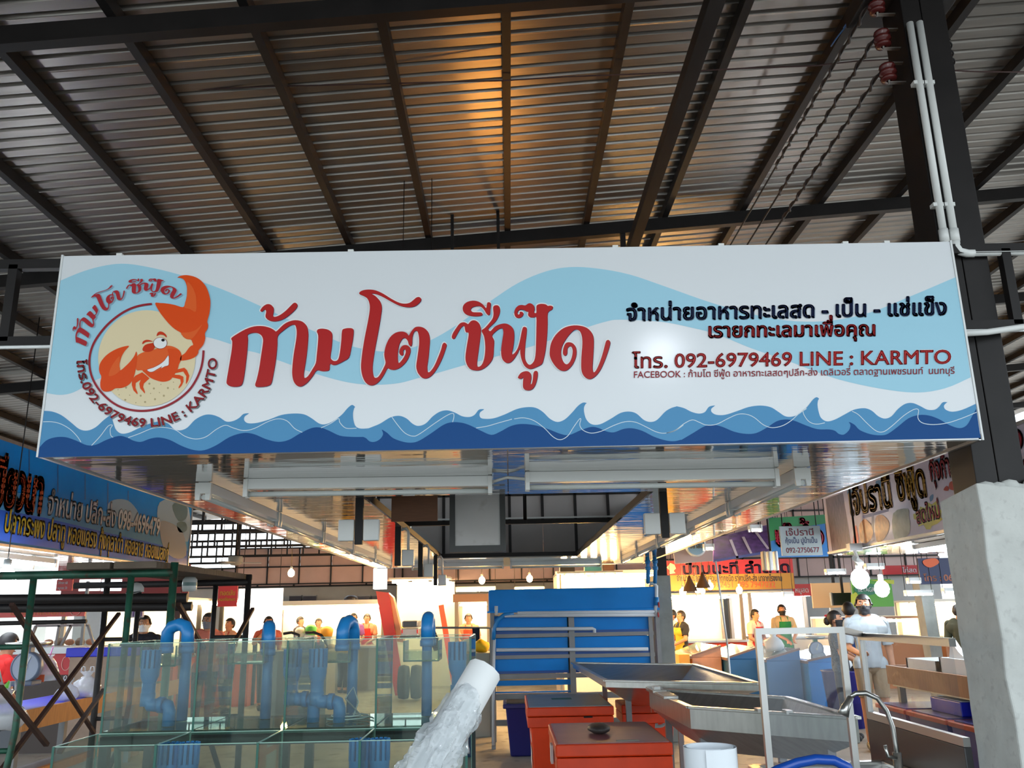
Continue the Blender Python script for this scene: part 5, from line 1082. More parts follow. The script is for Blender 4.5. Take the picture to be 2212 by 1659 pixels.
tube_light((RX+.62, 6.9, 2.195), (RX+.62, 8.9, 2.195), 'bright tube light pair under the seafood fascia, farther from the aisle', LIT, 'lit tubes under the seafood fascia', .12)
rt = thing('seafood_counter', 'long wooden edged seafood counter with a blue shelf beside the white shirted man', 'counter', (4.7, 7.5, 0))
MB().box((RX+.02, 5.6, .80), (5.7, 9.3, .98)).build('top', STEEL, rt); MB().box((RX-.02, 5.58, .82), (RX+.02, 9.32, 1.0)).build('wood_edge', M('brown_edge', (150, 104, 76), .5, 0, .15, 6, stretch=(1, 8, 1)), rt); MB().box((RX, 9.3, .82), (5.7, 9.34, 1.0)).build('wood_edge', M('brown_edge', (0, 0, 0)), rt)
for x in (RX+.06, 5.6):
    for y in (5.7, 7.4, 9.2): MB().box((x-.03, y-.03, 0), (x+.03, y+.03, .8)).build('leg', GREYST, rt)
NVB = M('navy_box', (44, 40, 118), .4); ORL = M('orange_lid_box', (190, 72, 40), .5)
for i, (y0, y1) in enumerate(((7.0, 7.75), (7.83, 8.55), (8.63, 9.25))):
    t = thing('storage_box', 'navy storage box with an orange rim under the seafood counter, '+('nearest the pier', 'middle of three', 'nearest the man')[i], 'box', (RX+.4, (y0+y1)/2, 0), 'navy boxes under the seafood counter')
    MB().hexa([(RX-.12, y0+.05, 0), (RX+.7, y0+.05, 0), (RX+.7, y1-.05, 0), (RX-.12, y1-.05, 0)], [(RX-.18, y0, .60), (RX+.75, y0, .60), (RX+.75, y1, .60), (RX-.18, y1, .60)]).build('body', NVB, t); MB().box((RX-.2, y0-.02, .60), (RX+.77, y1+.02, .64)).build('rim', ORL, t, bev=.006); MB().box((RX-.16, y0+.02, .64), (RX+.73, y1-.02, .65)).build('lid', NVB, t)
    if i < 2:
        t = thing('blue_crate', 'shallow blue crate on a navy box under the seafood counter, '+('nearer the pier' if i == 0 else 'nearer the man'), 'crate', (RX+.4, (y0+y1)/2, .651)); MB().box((RX+.0, y0+.08, .651), (RX+.6, y1-.08, .77)).build('body', BLT, t, bev=.008); MB().box((RX+.03, y0+.11, .7705), (RX+.57, y1-.11, .775)).build('contents', FOAM, t)
for i, (y0, y1, h) in enumerate(((5.7, 6.5, .16), (6.55, 7.4, .12), (7.45, 8.4, .14), (8.45, 9.1, .10))):
    t = thing('foam_box', 'open white foam fish box on the seafood counter, '+('nearest the pier', 'second from the pier', 'third from the pier', 'farthest from the pier')[i], 'box', (RX+.6, y0+.3, .98), 'foam boxes on the seafood counter')
    for a, b in (((RX+.1, y0), (RX+.13, y1)), ((RX+1.0, y0), (RX+1.03, y1)), ((RX+.1, y0), (RX+1.03, y0+.03)), ((RX+.1, y1-.03), (RX+1.03, y1))): MB().box((*a, .981), (*b, .981+h)).build('side', FOAM, t)
    MB().box((RX+.13, y0+.03, .982), (RX+1.0, y1-.03, 1.0)).build('bottom', FOAM, t)
ft = thing('foam_triangle', 'white upright foam offcut shaped like a fin on the seafood counter', 'foam piece', (RX+.3, 7.0, 1.1))
MB().prism([at(x, y, X=RX+.16) for x, y in ((2050, 1431), (2052, 1381), (2070, 1408), (2088, 1425), (2088, 1436))], (.05, 0, 0)).build('body', FOAM, ft)
# hanging white phone sign
hs_ = board('hanging_sign', 'white hanging sign with red and blue lettering and a phone number', 'sign', 1684, 1137, 1778, 1199, 9.5, M('sign_pale', (206, 218, 222), .4), [('เจ๊ปรานี', .12, .68, .72, .30, M('letter_wine', (150, 50, 70), .4)), ('กุ้งเป็น ปูม้าเป็น', .1, .42, .8, .24, M('letter_navy', (50, 70, 130), .4)), ('092-2750677', .1, .1, .82, .24, M('letter_wine', (0, 0, 0)))], None, bold=.014)
# ------------------------------------------------------------------ lit stalls across the far side of the hall
HOTW = EM('lit_far_tube', (255, 222, 168), 110); WARMB = EM('warm_bulb', (255, 196, 112), 420); HOTC = EM('lit_far_cool_tube', (238, 246, 255), 80)
def stall(label, x0, x1, ytop, Y, depth, wall, fascia=None, fh=0, posts=True, tubes=2, lit=HOTW, counter=None, ch=.92, cd_=1.2, z1=None, trim=None):
    """open stall whose back wall stands at Y; x0, x1, ytop are where the photo shows its sides and top of the wall"""
    a, b = at(x0, ytop, Y=Y), at(x1, ytop, Y=Y); zt = z1 or (a[2]+b[2])/2; xa, xb = a[0], b[0]
    t = thing('market_stall', label, 'stall', ((xa+xb)/2, Y, 0))
    MB().box((xa, Y, 0), (xb, Y+.06, zt)).build('back_wall', wall, t)
    MB().box((xa, Y-depth, zt), (xb, Y+.06, zt+.04)).build('ceiling_board', M('stall_ceiling', (226, 220, 208), .6), t)
    if posts:
        for x in (xa, xb-.07):
            for y in (Y-depth, Y-.07): MB().box((x, y, 0), (x+.07, y+.07, zt)).build('post', trim or M('stall_post', (150, 140, 130), .6), t)
    if fascia: MB().box((xa-.04, Y-depth-.05, zt), (xb+.04, Y-depth, zt+fh)).build('fascia', fascia, t)
    for i in range(tubes):
        w_ = (xb-xa)/tubes; c0 = xa+w_*(i+.12); c1 = xa+w_*(i+.88)
        MB().tube([(c0, Y-depth*.32, zt-.05), (c1, Y-depth*.32, zt-.05)], .024, 8).build('lit_tube', lit, t)
        MB().tube([(c0, Y-depth*.85, zt-.05), (c1, Y-depth*.85, zt-.05)], .024, 8).build('lit_tube', lit, t)
        MB().box((c0, Y-depth*.32-.04, zt-.03), (c1, Y-depth*.32+.04, zt)).build('tube_tray', WHITEM, t)
    if counter:
        MB().box((xa+.05, Y-depth-cd_*.2, 0), (xb-.05, Y-depth+cd_*.5, ch)).build('counter', counter, t)
        MB().box((xa, Y-depth-cd_*.25, ch), (xb, Y-depth+cd_*.55, ch+.04)).build('counter_top', STEEL, t)
    return t
CABR = M('counter_orange', (206, 96, 50), .5); CGREY = M('counter_grey', (150, 146, 138), .5, .3, .08, 3); CWHT = M('counter_white', (226, 222, 214), .4)
stall('warm lit food stall behind the pink shirted man with a dark red fascia', 225, 466, 1300, 17.5, 1.6, LWALL, REDD, .62, True, 3, HOTW, CABR)
stall('warm lit food stall beside the red menu board with a dark frame', 478, 600, 1300, 18.6, 1.4, LWALL, None, 0, True, 2, HOTW, CABR, trim=BLACKSTEEL)
stall('wide warm lit stall with people in aprons below the dark windows', 607, 852, 1308, 21.9, 1.7, LWALL, M('pale_fascia', (232, 226, 214), .6), .10, True, 4, HOTW, CGREY, .9)
stall('very bright stall mouth beside the leaning red panel', 858, 982, 1256, 20.8, 1.5, LWALL, None, 0, False, 3, HOTW, None)
stall('warm lit stall between the bright mouth and the blue rack', 992, 1062, 1302, 19.8, 1.5, LWALL, M('brown_fascia', (150, 112, 92), .6), .16, True, 1, HOTW, CWHT, .9)
stall('lit stall behind the blue rack, mostly hidden by it', 1195, 1400, 1246, 18.6, 1.6, LWALL, M('pale_fascia', (0, 0, 0)), .06, True, 3, HOTW, None)
stall('bright stall with yellow aproned workers under the red and yellow sign', 1405, 1560, 1288, 20.6, 1.8, LWALL, None, 0, True, 3, HOTW, M('counter_red2', (190, 60, 40), .5), .92)
stall('bright stall with glass shelves behind the green aproned vendor', 1572, 1738, 1283, 21.2, 1.8, LWALL, None, 0, True, 3, HOTC, CWHT, .95)
stall('cream walled stall with a television under the green billboard', 1752, 1912, 1335, 20.0, 1.8, CREAMW, M('brown_fascia', (0, 0, 0)), .04, True, 2, HOTW, M('counter_brown', (170, 110, 66), .5), .95)
stall('bright stall beside the slanted grey pillar', 1932, 2120, 1300, 19.5, 1.7, LWALL, M('pale_fascia', (0, 0, 0)), .05, True, 3, HOTW, M('counter_brown', (0, 0, 0)), .95)
# back side boards of the far stalls: pink grid above the lit row
fg = thing('fascia_row', 'long row of pinkish fascia boards on black battens above the far stalls', 'fascia', (0, 20.9, 2.3))
for i in range(17):
    x = -6.2+i*.72
    if not (-3.1 < x < -2.2): 
        MB().box((x+.015, 19.9, 2.32), (x+.705, 19.93, 2.68)).build('board', PINKB, fg); MB().box((x+.015, 19.9, 2.7), (x+.705, 19.93, 3.1)).build('board', PINKB, fg)
    MB().box((x-.014, 19.87, 2.3), (x+.014, 19.9, 3.12)).build('batten', BLACKSTEEL, fg)
for z in (2.30, 2.68, 3.10): MB().box((-6.2, 19.87, z), (6.0, 19.9, z+.03)).build('batten', BLACKSTEEL, fg)
for x in (-6.2, -3.1, -.1, 3.0, 6.0): MB().box((x-.03, 19.93, 2.3), (x+.03, 19.98, rtop(x))).build('post', BLACKSTEEL, fg)
# dark wall screens over the wide stall
for i, (x0, x1) in enumerate(((625, 650), (655, 682), (772, 798), (804, 822))):
    t = thing('wall_screen', f'dark square screen on the grey wall above the wide lit stall, {["first","second","third","fourth"][i]} from the scaffold', 'screen', at((x0+x1)/2, 1302, Y=22.1), 'dark screens on the grey wall'); plane_box(x0, 1287, x1, 1303, 22.1, .08, 'panel', M('dark_screen', (40, 36, 46), .3), t); plane_box(x0-1, 1286, x1+1, 1287.5, 22.08, .1, 'frame_bar', GREYST, t)
    a = at((x0+x1)/2, 1287, Y=22.14); MB().box((a[0]-.05, 22.17, a[2]-.15), (a[0]+.05, 22.47, a[2]-.05)).build('bracket', GREYST, t)
kt = thing('black_pot', 'dark rounded pot standing on top of the wide lit stall', 'pot', at(758, 1303, Y=20.5)); p = at(758, 1303, Y=20.5); MB().lathe([(0, 0), (.13, 0), (.17, .08), (.16, .12), (.09, .17), (0, .18)], p, 12).build('body', M('pot_dark', (52, 44, 42), .5), kt)
# boards and banners
board('menu_board', 'red hanging menu board with yellow lettering beside the white screen', 'sign', 472, 1266, 511, 1310, 15.5, REDB, [('ทอดมัน', .1, .55, .8, .32), ('หอยจ๊อทอด', .06, .28, .86, .2)], YELT, bold=.02)
board('projection_board', 'big blank white lit board between two dark scaffold legs', 'board', 516, 1272, 606, 1388, 16.8, EM('lit_board', (255, 252, 246), 1.4), None)
ab = board('menu_board', 'tall dark chalk menu board with white lettering beside the pink shirted man', 'sign', 363, 1302, 387, 1348, 14.5, M('chalk_brown', (76, 54, 48), .6), [('อาลาคาร์ท', .08, .76, .8, .2), ('ไก่ทอด', .08, .2, .6, .14), ('หมูทอด', .08, .05, .6, .14)], FOAM, bold=.02)
rp = thing('leaning_panel', 'tall glossy red panel leaning outward beside the very bright stall', 'panel', at(838, 1378, Y=18.5))
P_ = [at(x, y, Y=18.5) for x, y in ((812, 1277), (840, 1280), (851, 1320), (862, 1386), (838, 1374), (824, 1322))]
pb0, pb1 = P_[3]+(P_[3]-P_[1])*.62, P_[4]+(P_[4]-P_[0])*.62; pb0[2] = pb1[2] = .01; MB().prism(P_[:2]+[pb0, pb1], (0, .06, 0)).build('red_face', M('panel_red', (206, 40, 24), .3), rp); MB().prism([at(x, y, Y=18.56) for x, y in ((838, 1280), (849, 1290), (872, 1388), (858, 1386))], (0, .3, 0)).build('gold_side', M('panel_gold', (226, 150, 90), .25), rp)
lb = thing('light_box', 'white lit box sign hanging under the canopy edge above the red panel', 'sign', at(825, 1272, Y=14)); plane_box(807, 1228, 832, 1272, 14, .2, 'body', EM('lit_box', (250, 250, 255), 4), lb); a = at(820, 1228, Y=14.1); MB().box((a[0]-.02, 14.08, a[2]), (a[0]+.02, 14.12, rtop(a[0]))).build('hanger', BLACKSTEEL, lb)
st_ = thing('red_pole', 'leaning thin orange red pole in front of the very bright stall', 'pole', at(966, 1372, Y=17)); MB().bar((at(968, 1378, Y=17)[0]+.17, 17, 0.01), at(953, 1307, Y=17.0), .10, .06).build('pole', M('pole_red', (226, 80, 50), .4), st_)
# pickup truck seen from behind in the bright mouth
tk = thing('pickup_truck', 'silver pickup truck seen from behind in the bright stall mouth', 'truck', at(888, 1385, Y=17.2)); TS = M('truck_silver', (150, 152, 160), .3, .4)
plane_box(866, 1357, 905, 1374, 17.2, .9, 'tailgate', TS, tk, .02); plane_box(868, 1341, 903, 1356, 17.9, .8, 'cab', TS, tk, .04); plane_box(871, 1343, 900, 1353, 17.88, .02, 'rear_window', M('dark_window', (40, 44, 50), .1), tk); plane_box(864, 1374, 907, 1379, 17.15, .15, 'bumper', M('bumper_dark', (60, 60, 64), .4), tk)
for x in (869, 902): plane_box(x-2, 1360, x+1, 1368, 17.18, .03, 'tail_lamp', M('lamp_red', (180, 40, 36), .3), tk)
for x in (872, 899): a = at(x, 1385, Y=17.5); MB().lathe([(0, -.09), (.3, -.09), (.32, 0), (.3, .09), (0, .09)], (a[0], 17.6, .33), 16, 'x').build('wheel', M('tyre', (26, 26, 28), .7), tk)
# curved glass case
gcv = thing('curved_glass_case', 'curved glass food case with dark ribs behind the fish tanks', 'display case', at(655, 1385, Y=13.8)); RB = M('black_rib', (34, 32, 34), .4)
for x0, x1 in ((612, 648), (660, 707)):
    pts = [at(x, y, Y=13.8+(x0-612)*.006) for x, y in ((x0, 1369-((x0-612)*.05)), (x0+18, 1366), (x0+34, 1372), (x1-4, 1385), (x1, 1404))]
    MB().tube(pts, .022, 6).build('rib', RB, gcv)
A0 = [at(x, y, Y=13.8) for x, y in ((615, 1368), (660, 1368), (695, 1380), (707, 1404), (615, 1404))]; MB().prism(A0, (0, .02, 0)).build('glass_pane', GL('case_glass', (0, 0, 0)), gcv)
MB().box((A0[4][0]-.3, 13.8, 0), (A0[3][0], 14.5, A0[3][2]-.01)).build('base', CGREY, gcv)
for k in range(6): MB().ball((A0[4][0]+.1+.11*k, 14.1, A0[4][2]+.03), (.06, .07, .04), 8).build('food_heap', M('food_pale', (226, 196, 160), .6), gcv)
# goods on the grey counters
for i, (px, py, s, c, nm) in enumerate(((672, 1362, .09, (80, 180, 80), 'green basket'), (648, 1368, .08, (214, 208, 190), 'pale bowl'), (706, 1366, .1, (232, 170, 60), 'yellow bag'), (860, 1366, .12, (240, 216, 50), 'yellow heap'), (1015, 1400, .1, (240, 240, 240), 'white tub'))):
    p = at(px, py, Y=20.35 if i < 4 else 13); t = thing('goods', nm+' on the counter of the lit stalls, '+('far side' if i < 4 else 'by the tanks'), 'goods', p); MB().lathe([(0, -.1), (s*1.2, -.1), (s*1.5, .06), (s*.9, .12), (0, .14)], p, 10).build('body', M('goods_'+str(i), c, .5), t)
    MB().box((p[0]-.12, p[1]-.12, 0 if i == 4 else .94), (p[0]+.12, p[1]+.12, p[2]-.1)).build('stand', CWHT, t)
ycl = thing('yellow_cloth', 'bright yellow cloth heap beside the blue rack', 'cloth', at(1040, 1398, Y=12.6)); p = at(1040, 1396, Y=12.6); m = MB().ball(p, (.12, .12, .09), 12); m.v = [(x, y, z+.015*math.sin(40*x)) for x, y, z in m.v]; m.build('cloth', M('cloth_yellow', (236, 186, 20), .7), ycl); MB().box((p[0]-.25, p[1]-.3, 0), (p[0]+.2, p[1]+.3, p[2]-.08)).build('stand', CGREY, ycl)
bcl = thing('dark_cloth', 'black cloth hanging from a rail beside the fish tanks', 'cloth', at(935, 1380, Y=12.2)); MB().prism([at(x, y, Y=12.2) for x, y in ((930, 1356), (938, 1358), (947, 1380), (949, 1404), (937, 1407), (930, 1385))], (0, .05, 0)).build('cloth', M('cloth_black', (24, 24, 30), .8), bcl)
tcl = thing('dark_cloth', 'short navy cloth hanging from a rail beside the blue rack', 'cloth', at(1027, 1370, Y=12.2)); MB().prism([at(x, y, Y=12.2) for x, y in ((1020, 1357), (1036, 1356), (1036, 1380), (1028, 1386), (1021, 1376))], (0, .04, 0)).build('cloth', M('cloth_navy', (22, 24, 44), .8), tcl)
rl_ = thing('clothes_rail', 'thin steel rail carrying dark cloths behind the fish tanks', 'rail', at(985, 1356, Y=12.25)); A0, B0 = at(915, 1356, Y=12.28), at(1060, 1356, Y=12.28); MB().tube([A0, B0], .015, 8).build('bar', GREYST, rl_)
for q in (A0, B0): MB().tube([q, (q[0], q[1], 0)], .02, 8).build('post', GREYST, rl_)
# warm bulbs, lamps
for i, (px, py) in enumerate(((629, 1238), (940, 1258), (1041, 1254), (1144, 1250))): bulb(px, py, 14.5+.4*i, .055, ('warm bare bulb near the pink boards over the scaffold side', 'warm bare bulb beside the three drop posts', 'warm bare bulb above the blue rack, nearer the tanks', 'warm bare bulb above the middle of the blue rack')[i], WARMB, True, 'warm bare bulbs over the aisle')
for i, (px, py) in enumerate(((1475, 1279), (1507, 1273), (1518, 1277), (1534, 1266), (1597, 1275))): bulb(px, py, 15.5+.3*i, .06 if i != 2 else .045, 'warm bulb by the cone shades, '+('first', 'second', 'third', 'fourth', 'fifth')[i]+' from the grey pillar', WARMB, True, 'warm bulbs by the cone shades')
for i, (px, py) in enumerate(((1490, 1262), (1518, 1255))):
    p = at(px, py, Y=15.2); t = thing('cone_lamp', 'brown cone lampshade before the red and yellow sign, '+('the lower one' if i == 0 else 'the higher one'), 'light', p, 'cone pendant lamps'); MB().lathe([(.13, -.12), (.11, -.06), (.045, .06), (.02, .14), (.0, .15)], p, 16).build('shade', M('shade_brown', (84, 60, 36), .5), t); MB().tube([(p[0], p[1], p[2]+.14), (p[0], p[1], rtop(p[0]))], .006, 5).build('cord', BLACKSTEEL, t)
bulb(1858, 1250, 9.8, .10, 'big bright white bulb hanging in front of the green billboard, higher one', HOTC); bulb(1905, 1272, 10.4, .085, 'bright white bulb hanging in front of the green billboard, lower one', HOTC)
for i, (x0, y0, x1, y1, Y) in enumerate(((1783, 1229, 1824, 1230, 14), (1868, 1217, 1906, 1216, 13), (1960, 1248, 1985, 1246, 13.5), (1955, 1275, 2012, 1274, 14), (2036, 1270, 2068, 1272, 14), (1690, 1278, 1712, 1278, 15), (1450, 1297, 1505, 1299, 16), (985, 1268, 1070, 1267, 16), (1112, 1268, 1175, 1266, 16), (1520, 1175, 1540, 1172, 12), (1618, 1134, 1643, 1134, 11))):
    a, b = at(x0, y0, Y=Y), at(x1, y1, Y=Y); b[2] = a[2]
    t = tube_light(a, b, 'lit hanging tube light in the far stalls, '+('under the lilac beam', 'beside the white camera', 'beside the red banner', 'above the slanted pillar', 'next to the pier', 'over the green aproned vendor', 'below the cone shades', 'above the bulbs by the tanks', 'above the blue rack header', 'by the round badge', 'by the purple banner')[i], HOTC if i < 6 else HOTW, 'lit hanging tubes in the far stalls', .09)
    for q in (a, b): MB().tube([(q[0], q[1], q[2]), (q[0], q[1], rtop(q[0]))], .005, 5).build('hanger', BLACKSTEEL, t)
sf = thing('lamp_shelf', 'shelf frame with a row of glowing warm bulbs behind the top of the blue rack', 'light', at(1270, 1262, Y=13.2))
a, b = at(1203, 1262, Y=13.2), at(1345, 1262, Y=13.2); zz = a[2]
MB().box((a[0], 13.1, zz+.15), (b[0], 13.35, zz+.18)).build('shelf', M('shelf_pale', (200, 190, 170), .5), sf)
for x in (a[0], b[0]-.04): MB().box((x, 13.18, 0), (x+.04, 13.26, zz+.16)).build('post', M('shelf_pale', (0, 0, 0)), sf)
for i in range(6):
    x = a[0]+.12+(b[0]-a[0]-.24)*i/5; m = MB().ball((x, 13.15, zz+.05), (.05, .05, .06), 10); m.build('bulb', WARMB, sf); MB().tube([(x, 13.15, zz+.1), (x, 13.15, zz+.15)], .02, 6).build('socket', WHITE, sf)
for i, (dx, w_, h_, mt) in enumerate(((.05, .22, .18, BLACKSTEEL), (.42, .25, .2, M('box_teal', (60, 140, 150), .5)), (.7, .16, .16, WOODB))): MB().box((a[0]+dx, 13.12, zz+.181), (a[0]+dx+w_, 13.32, zz+.18+h_)).build('stored_box', mt, sf)
# signs at the right
board('shop_banner', 'red and yellow poultry shop banner with dark lettering and phone numbers', 'banner', 1426, 1212, 1718, 1272, 17.5, M('banner_deep_red', (150, 26, 28), .4), [('ป้ามนะที ลำสาด', .16, .55, .82, .5, M('letter_violet', (54, 34, 80), .4)), ('CHICKEN', .02, .38, .15, .2, FOAM)], None, bold=.03)
o = [c for c in bpy.data.objects if c.get('label', '').startswith('red and yellow poultry')][0]
plane_box(1427, 1243, 1717, 1271.5, 17.49, .008, 'yellow_band', M('band_yellow', (150, 116, 14), .4), o)
for s_, x0, y0, x1, h, mt in (('จำหน่าย เนื้อสด ชิ้นส่วนไก่ทุกชนิด ราคาปลีก-ส่ง มาจากโรงงาน', 1462, 1255, 1690, .16, OUTL), ('โทร 081-3372451  095 7947032', 1478, 1269, 1676, .17, M('letter_rust', (180, 80, 30), .4))):
    A, B = at(x0, y0, Y=17.485), at(x1, y0, Y=17.485); write(s_, A, B, h, 'lettering', mt, o, .012, .003)
q = [at(x, y, Y=17.49) for x, y in ((1440, 1226), (1448, 1216), (1457, 1220), (1460, 1228), (1455, 1233), (1459, 1238), (1446, 1240), (1447, 1233))]; MB().prism(q, (0, -.006, 0)).build('bird_mark', M('bird_cream', (236, 200, 160), .5), o)
def poster(label, px, Y, mat, d=.03, name='banner'):
    P_ = [Vector(at(x, y, Y=Y)) for x, y in px]; z = min(p.z for p in P_); t = thing(name, label, 'banner', (sum(p.x for p in P_)/len(P_), Y, z)); MB().prism(P_, (0, d, 0)).build('panel', mat, t)
    for p in sorted(P_, key=lambda p: -p.z)[:2]: MB().tube([(p.x, Y+d/2, p.z-.02), (p.x, Y+d/2, rtop(p.x))], .005, 5).build('hanger', BLACKSTEEL, t)
    return t
t = poster('purple squid print banner with pale streaks hanging on a slant', ((1541, 1163), (1664, 1132), (1666, 1194), (1541, 1215)), 12, M('purple_print', (96, 62, 116), .3, 0, .5, 3, stretch=(3, 1, 8)))
for k, (a, b, c, e_) in enumerate(((1575, 1166, 1596, 1205), (1602, 1160, 1625, 1195), (1630, 1150, 1662, 1185))): MB().prism([at(x, y, Y=11.99) for x, y in ((a, b), (a+6, b-1), (c, e_), (c-5, e_+1))], (0, -.004, 0)).build('pale_streak', M('streak_pale', (206, 186, 196), .4), t)
MB().prism([at(x, y, Y=11.99) for x, y in ((1542, 1209), (1664, 1189), (1666, 1194), (1541, 1215))], (0, -.004, 0)).build('blue_edge', M('edge_blue', (70, 74, 140), .4), t)
t = board('banner', 'blue and green banner with big red and white lettering behind the phone sign', 'banner', 1660, 1118, 1790, 1202, 11.3, M('banner_blue', (16, 98, 160), .4), [('เจ๊ผึ้ง', .1, .3, .85, .62, M('white_outline', (0, 0, 0)))], None, bold=.09)
MB().prism([at(x, y, Y=11.29) for x, y in ((1661, 1119), (1789, 1111), (1789, 1130), (1720, 1140), (1680, 1165), (1661, 1170))], (0, .006, 0)).build('green_leaf', M('banner_green', (30, 110, 60), .4), t)
A, B = at(1673, 1177, Y=11.28), at(1784, 1177, Y=11.28); write('เจ๊ผึ้ง', A, B, .33, 'lettering', M('crimson', (0, 0, 0)), t, .03, .004)
poster('pale pinkish blank banner under the canopy edge beside the purple print', ((1455, 1190), (1540, 1165), (1540, 1212), (1458, 1218)), 13.2, M('banner_pale', (196, 172, 168), .5))
t = thing('round_badge', 'round white badge sign hanging under the canopy edge', 'sign', at(1503, 1180, Y=13)); p = at(1503, 1180, Y=13); MB().lathe([(0, -.02), (.155, -.02), (.155, .02), (0, .02)], p, 24, 'y').build('disc', FOAM, t); MB().lathe([(0, -.026), (.13, -.024)], p, 24, 'y').build('blue_ring', M('badge_blue', (150, 190, 214), .4), t); MB().tube([(p[0], 13, p[2]+.15), (p[0], 13, rtop(p[0]))], .006, 5).build('hanger', BLACKSTEEL, t)
write('ปลาสด', (p[0]-.1, 12.97, p[2]-.03), (p[0]+.1, 12.97, p[2]-.03), .1, 'lettering', M('badge_gold', (150, 120, 50), .4), t, .02, .003)
board('billboard', 'green billboard with a pale oval and white lettering behind the white bulbs', 'sign', 1838, 1252, 1932, 1310, 16.5, M('billboard_green', (84, 158, 52), .4), [], None)
o = [c for c in bpy.data.objects if c.get('label', '').startswith('green billboard')][0]
MB().prism([at(x, y, Y=16.49) for x, y in circle(1872, 1273, 27, 13, 28)], (0, -.004, 0)).build('oval', M('oval_teal', (40, 120, 92), .4), o); MB().prism([at(x, y, Y=16.49) for x, y in ((1838, 1285), (1850, 1278), (1862, 1310), (1838, 1310))], (0, -.004, 0)).build('yellow_corner', M('corner_yellow', (180, 190, 50), .4), o); MB().prism([at(x, y, Y=16.49) for x, y in ((1880, 1253), (1931, 1253), (1931, 1262), (1905, 1258))], (0, -.004, 0)).build('yellow_corner', M('corner_yellow', (0, 0, 0)), o)
A, B = at(1853, 1278, Y=16.48), at(1898, 1278, Y=16.48); write('BETAGRO', A, B, .11, 'lettering', FOAM, o, .02, .003)
board('shop_banner', 'red banner with a white bird outline and pale lettering beside the pier', 'banner', 1906, 1222, 1985, 1240, 15, M('banner_dark_red', (176, 40, 44), .4), [('ไก่สด', .55, .2, .4, .7, FOAM)], None, bold=.015)
board('shop_banner', 'dark blue banner with an orange blaze and phone number beside the pier', 'banner', 1982, 1206, 2110, 1260, 14, M('banner_navy', (34, 44, 88), .4), [('โทร : 061-8976', .06, .12, 1.0, .34, M('letter_salmon', (214, 130, 96), .4))], None, bold=.02)
o = [c for c in bpy.data.objects if c.get('label', '').startswith('dark blue banner')][0]; MB().prism([at(x, y, Y=13.99) for x, y in smooth([(1995, 1210), (2020, 1206), (2028, 1216), (2010, 1226), (1996, 1220)], 3)], (0, -.004, 0)).build('orange_blaze', M('blaze_orange', (226, 96, 40), .4), o)
board('shop_banner', 'small red banner with white lettering behind the yellow sign end', 'banner', 1712, 1262, 1754, 1287, 19.2, REDB, [('หมูสด', .1, .3, .75, .6, FOAM)], None, bold=.02)
tv = thing('television', 'black television on a bracket beside the green billboard', 'television', at(1820, 1308, Y=17)); plane_box(1798, 1281, 1841, 1307, 17, .08, 'body', M('tv_black', (26, 24, 28), .25), tv); plane_box(1795, 1280, 1801, 1308, 16.99, .1, 'side', M('tv_grey', (90, 96, 104), .4), tv); a = at(1820, 1281, Y=17.05); MB().box((a[0]-.02, 17.03, a[2]), (a[0]+.02, 17.07, rtop(a[0]))).build('bracket', BLACKSTEEL, tv)
cbd = thing('wall_board', 'blank cream board hanging behind the television', 'board', at(1800, 1310, Y=17.6)); plane_box(1752, 1260, 1842, 1312, 17.6, .05, 'panel', M('board_cream', (206, 176, 138), .6), cbd); a = at(1800, 1260, Y=17.62); MB().box((a[0]-.03, 17.61, a[2]-.02), (a[0]+.03, 17.64, rtop(a[0]))).build('hanger', BLACKSTEEL, cbd)
cam_ = thing('security_camera', 'white security camera under the seafood fascia', 'camera', at(1855, 1212, Y=9.6)); p = Vector(at(1853, 1210, Y=9.6)); MB().tube([p+Vector((-.06, -.06, .02)), p+Vector((.06, .06, -.03))], .03, 10).build('body', WHITE, cam_); MB().tube([p+Vector((0, 0, .02)), p+Vector((-.03, 0, .12))], .02, 8).build('arm', WHITE, cam_); MB().box((p.x-.09, p.y-.05, p.z+.1), (p.x+.05, p.y+.05, p.z+.18)).build('mount', WHITE, cam_); MB().tube([(p.x, p.y, p.z+.17), (p.x, p.y, rtop(p.x))], .012, 6).build('rod', BLACKSTEEL, cam_)
spk = thing('speaker_boxes', 'pale grey box pair hanging under the phone sign', 'box', at(1662, 1220, Y=10.2)); 
for x0, x1 in ((1648, 1658), (1660, 1672), (1674, 1684)): plane_box(x0, 1190, x1, 1232, 10.2, .12, 'box', WHITEM if x0 > 1650 else M('box_worn', (186, 170, 150), .6), spk, .01)
a = at(1664, 1190, Y=10.26); MB().tube([(a[0], 10.26, a[2]-.02), (a[0], 10.26, rtop(a[0]))], .012, 6).build('rod', BLACKSTEEL, spk)
whp = thing('white_pole', 'thin white leaning pole in front of the freezers', 'pole', at(1572, 1392, Y=10.5)); MB().tube([at(1572, 1398, Y=10.5), at(1546, 1212, Y=10.5)], .012, 8).build('pole', WHITE, whp); p = at(1572, 1398, Y=10.5); MB().tube([p, (p[0], 10.5, 0)], .012, 8).build('foot', WHITE, whp)
slp = root('trim_3'); m = MB(); P_ = [at(x, y, Y=14.5) for x, y in ((1988, 1282), (2016, 1282), (2028, 1365), (2006, 1365))]; xs = [p[0] for p in P_]; m.hexa([(xs[3]+.02, 14.5, 0), (xs[2]+.02, 14.5, 0), (xs[2]+.02, 14.75, 0), (xs[3]+.02, 14.75, 0)], [(xs[0], 14.5, 2.0), (xs[1], 14.5, 2.0), (xs[1], 14.75, 2.0), (xs[0], 14.75, 2.0)]); m.build('pier', M('grey_pier', (0, 0, 0)), slp)
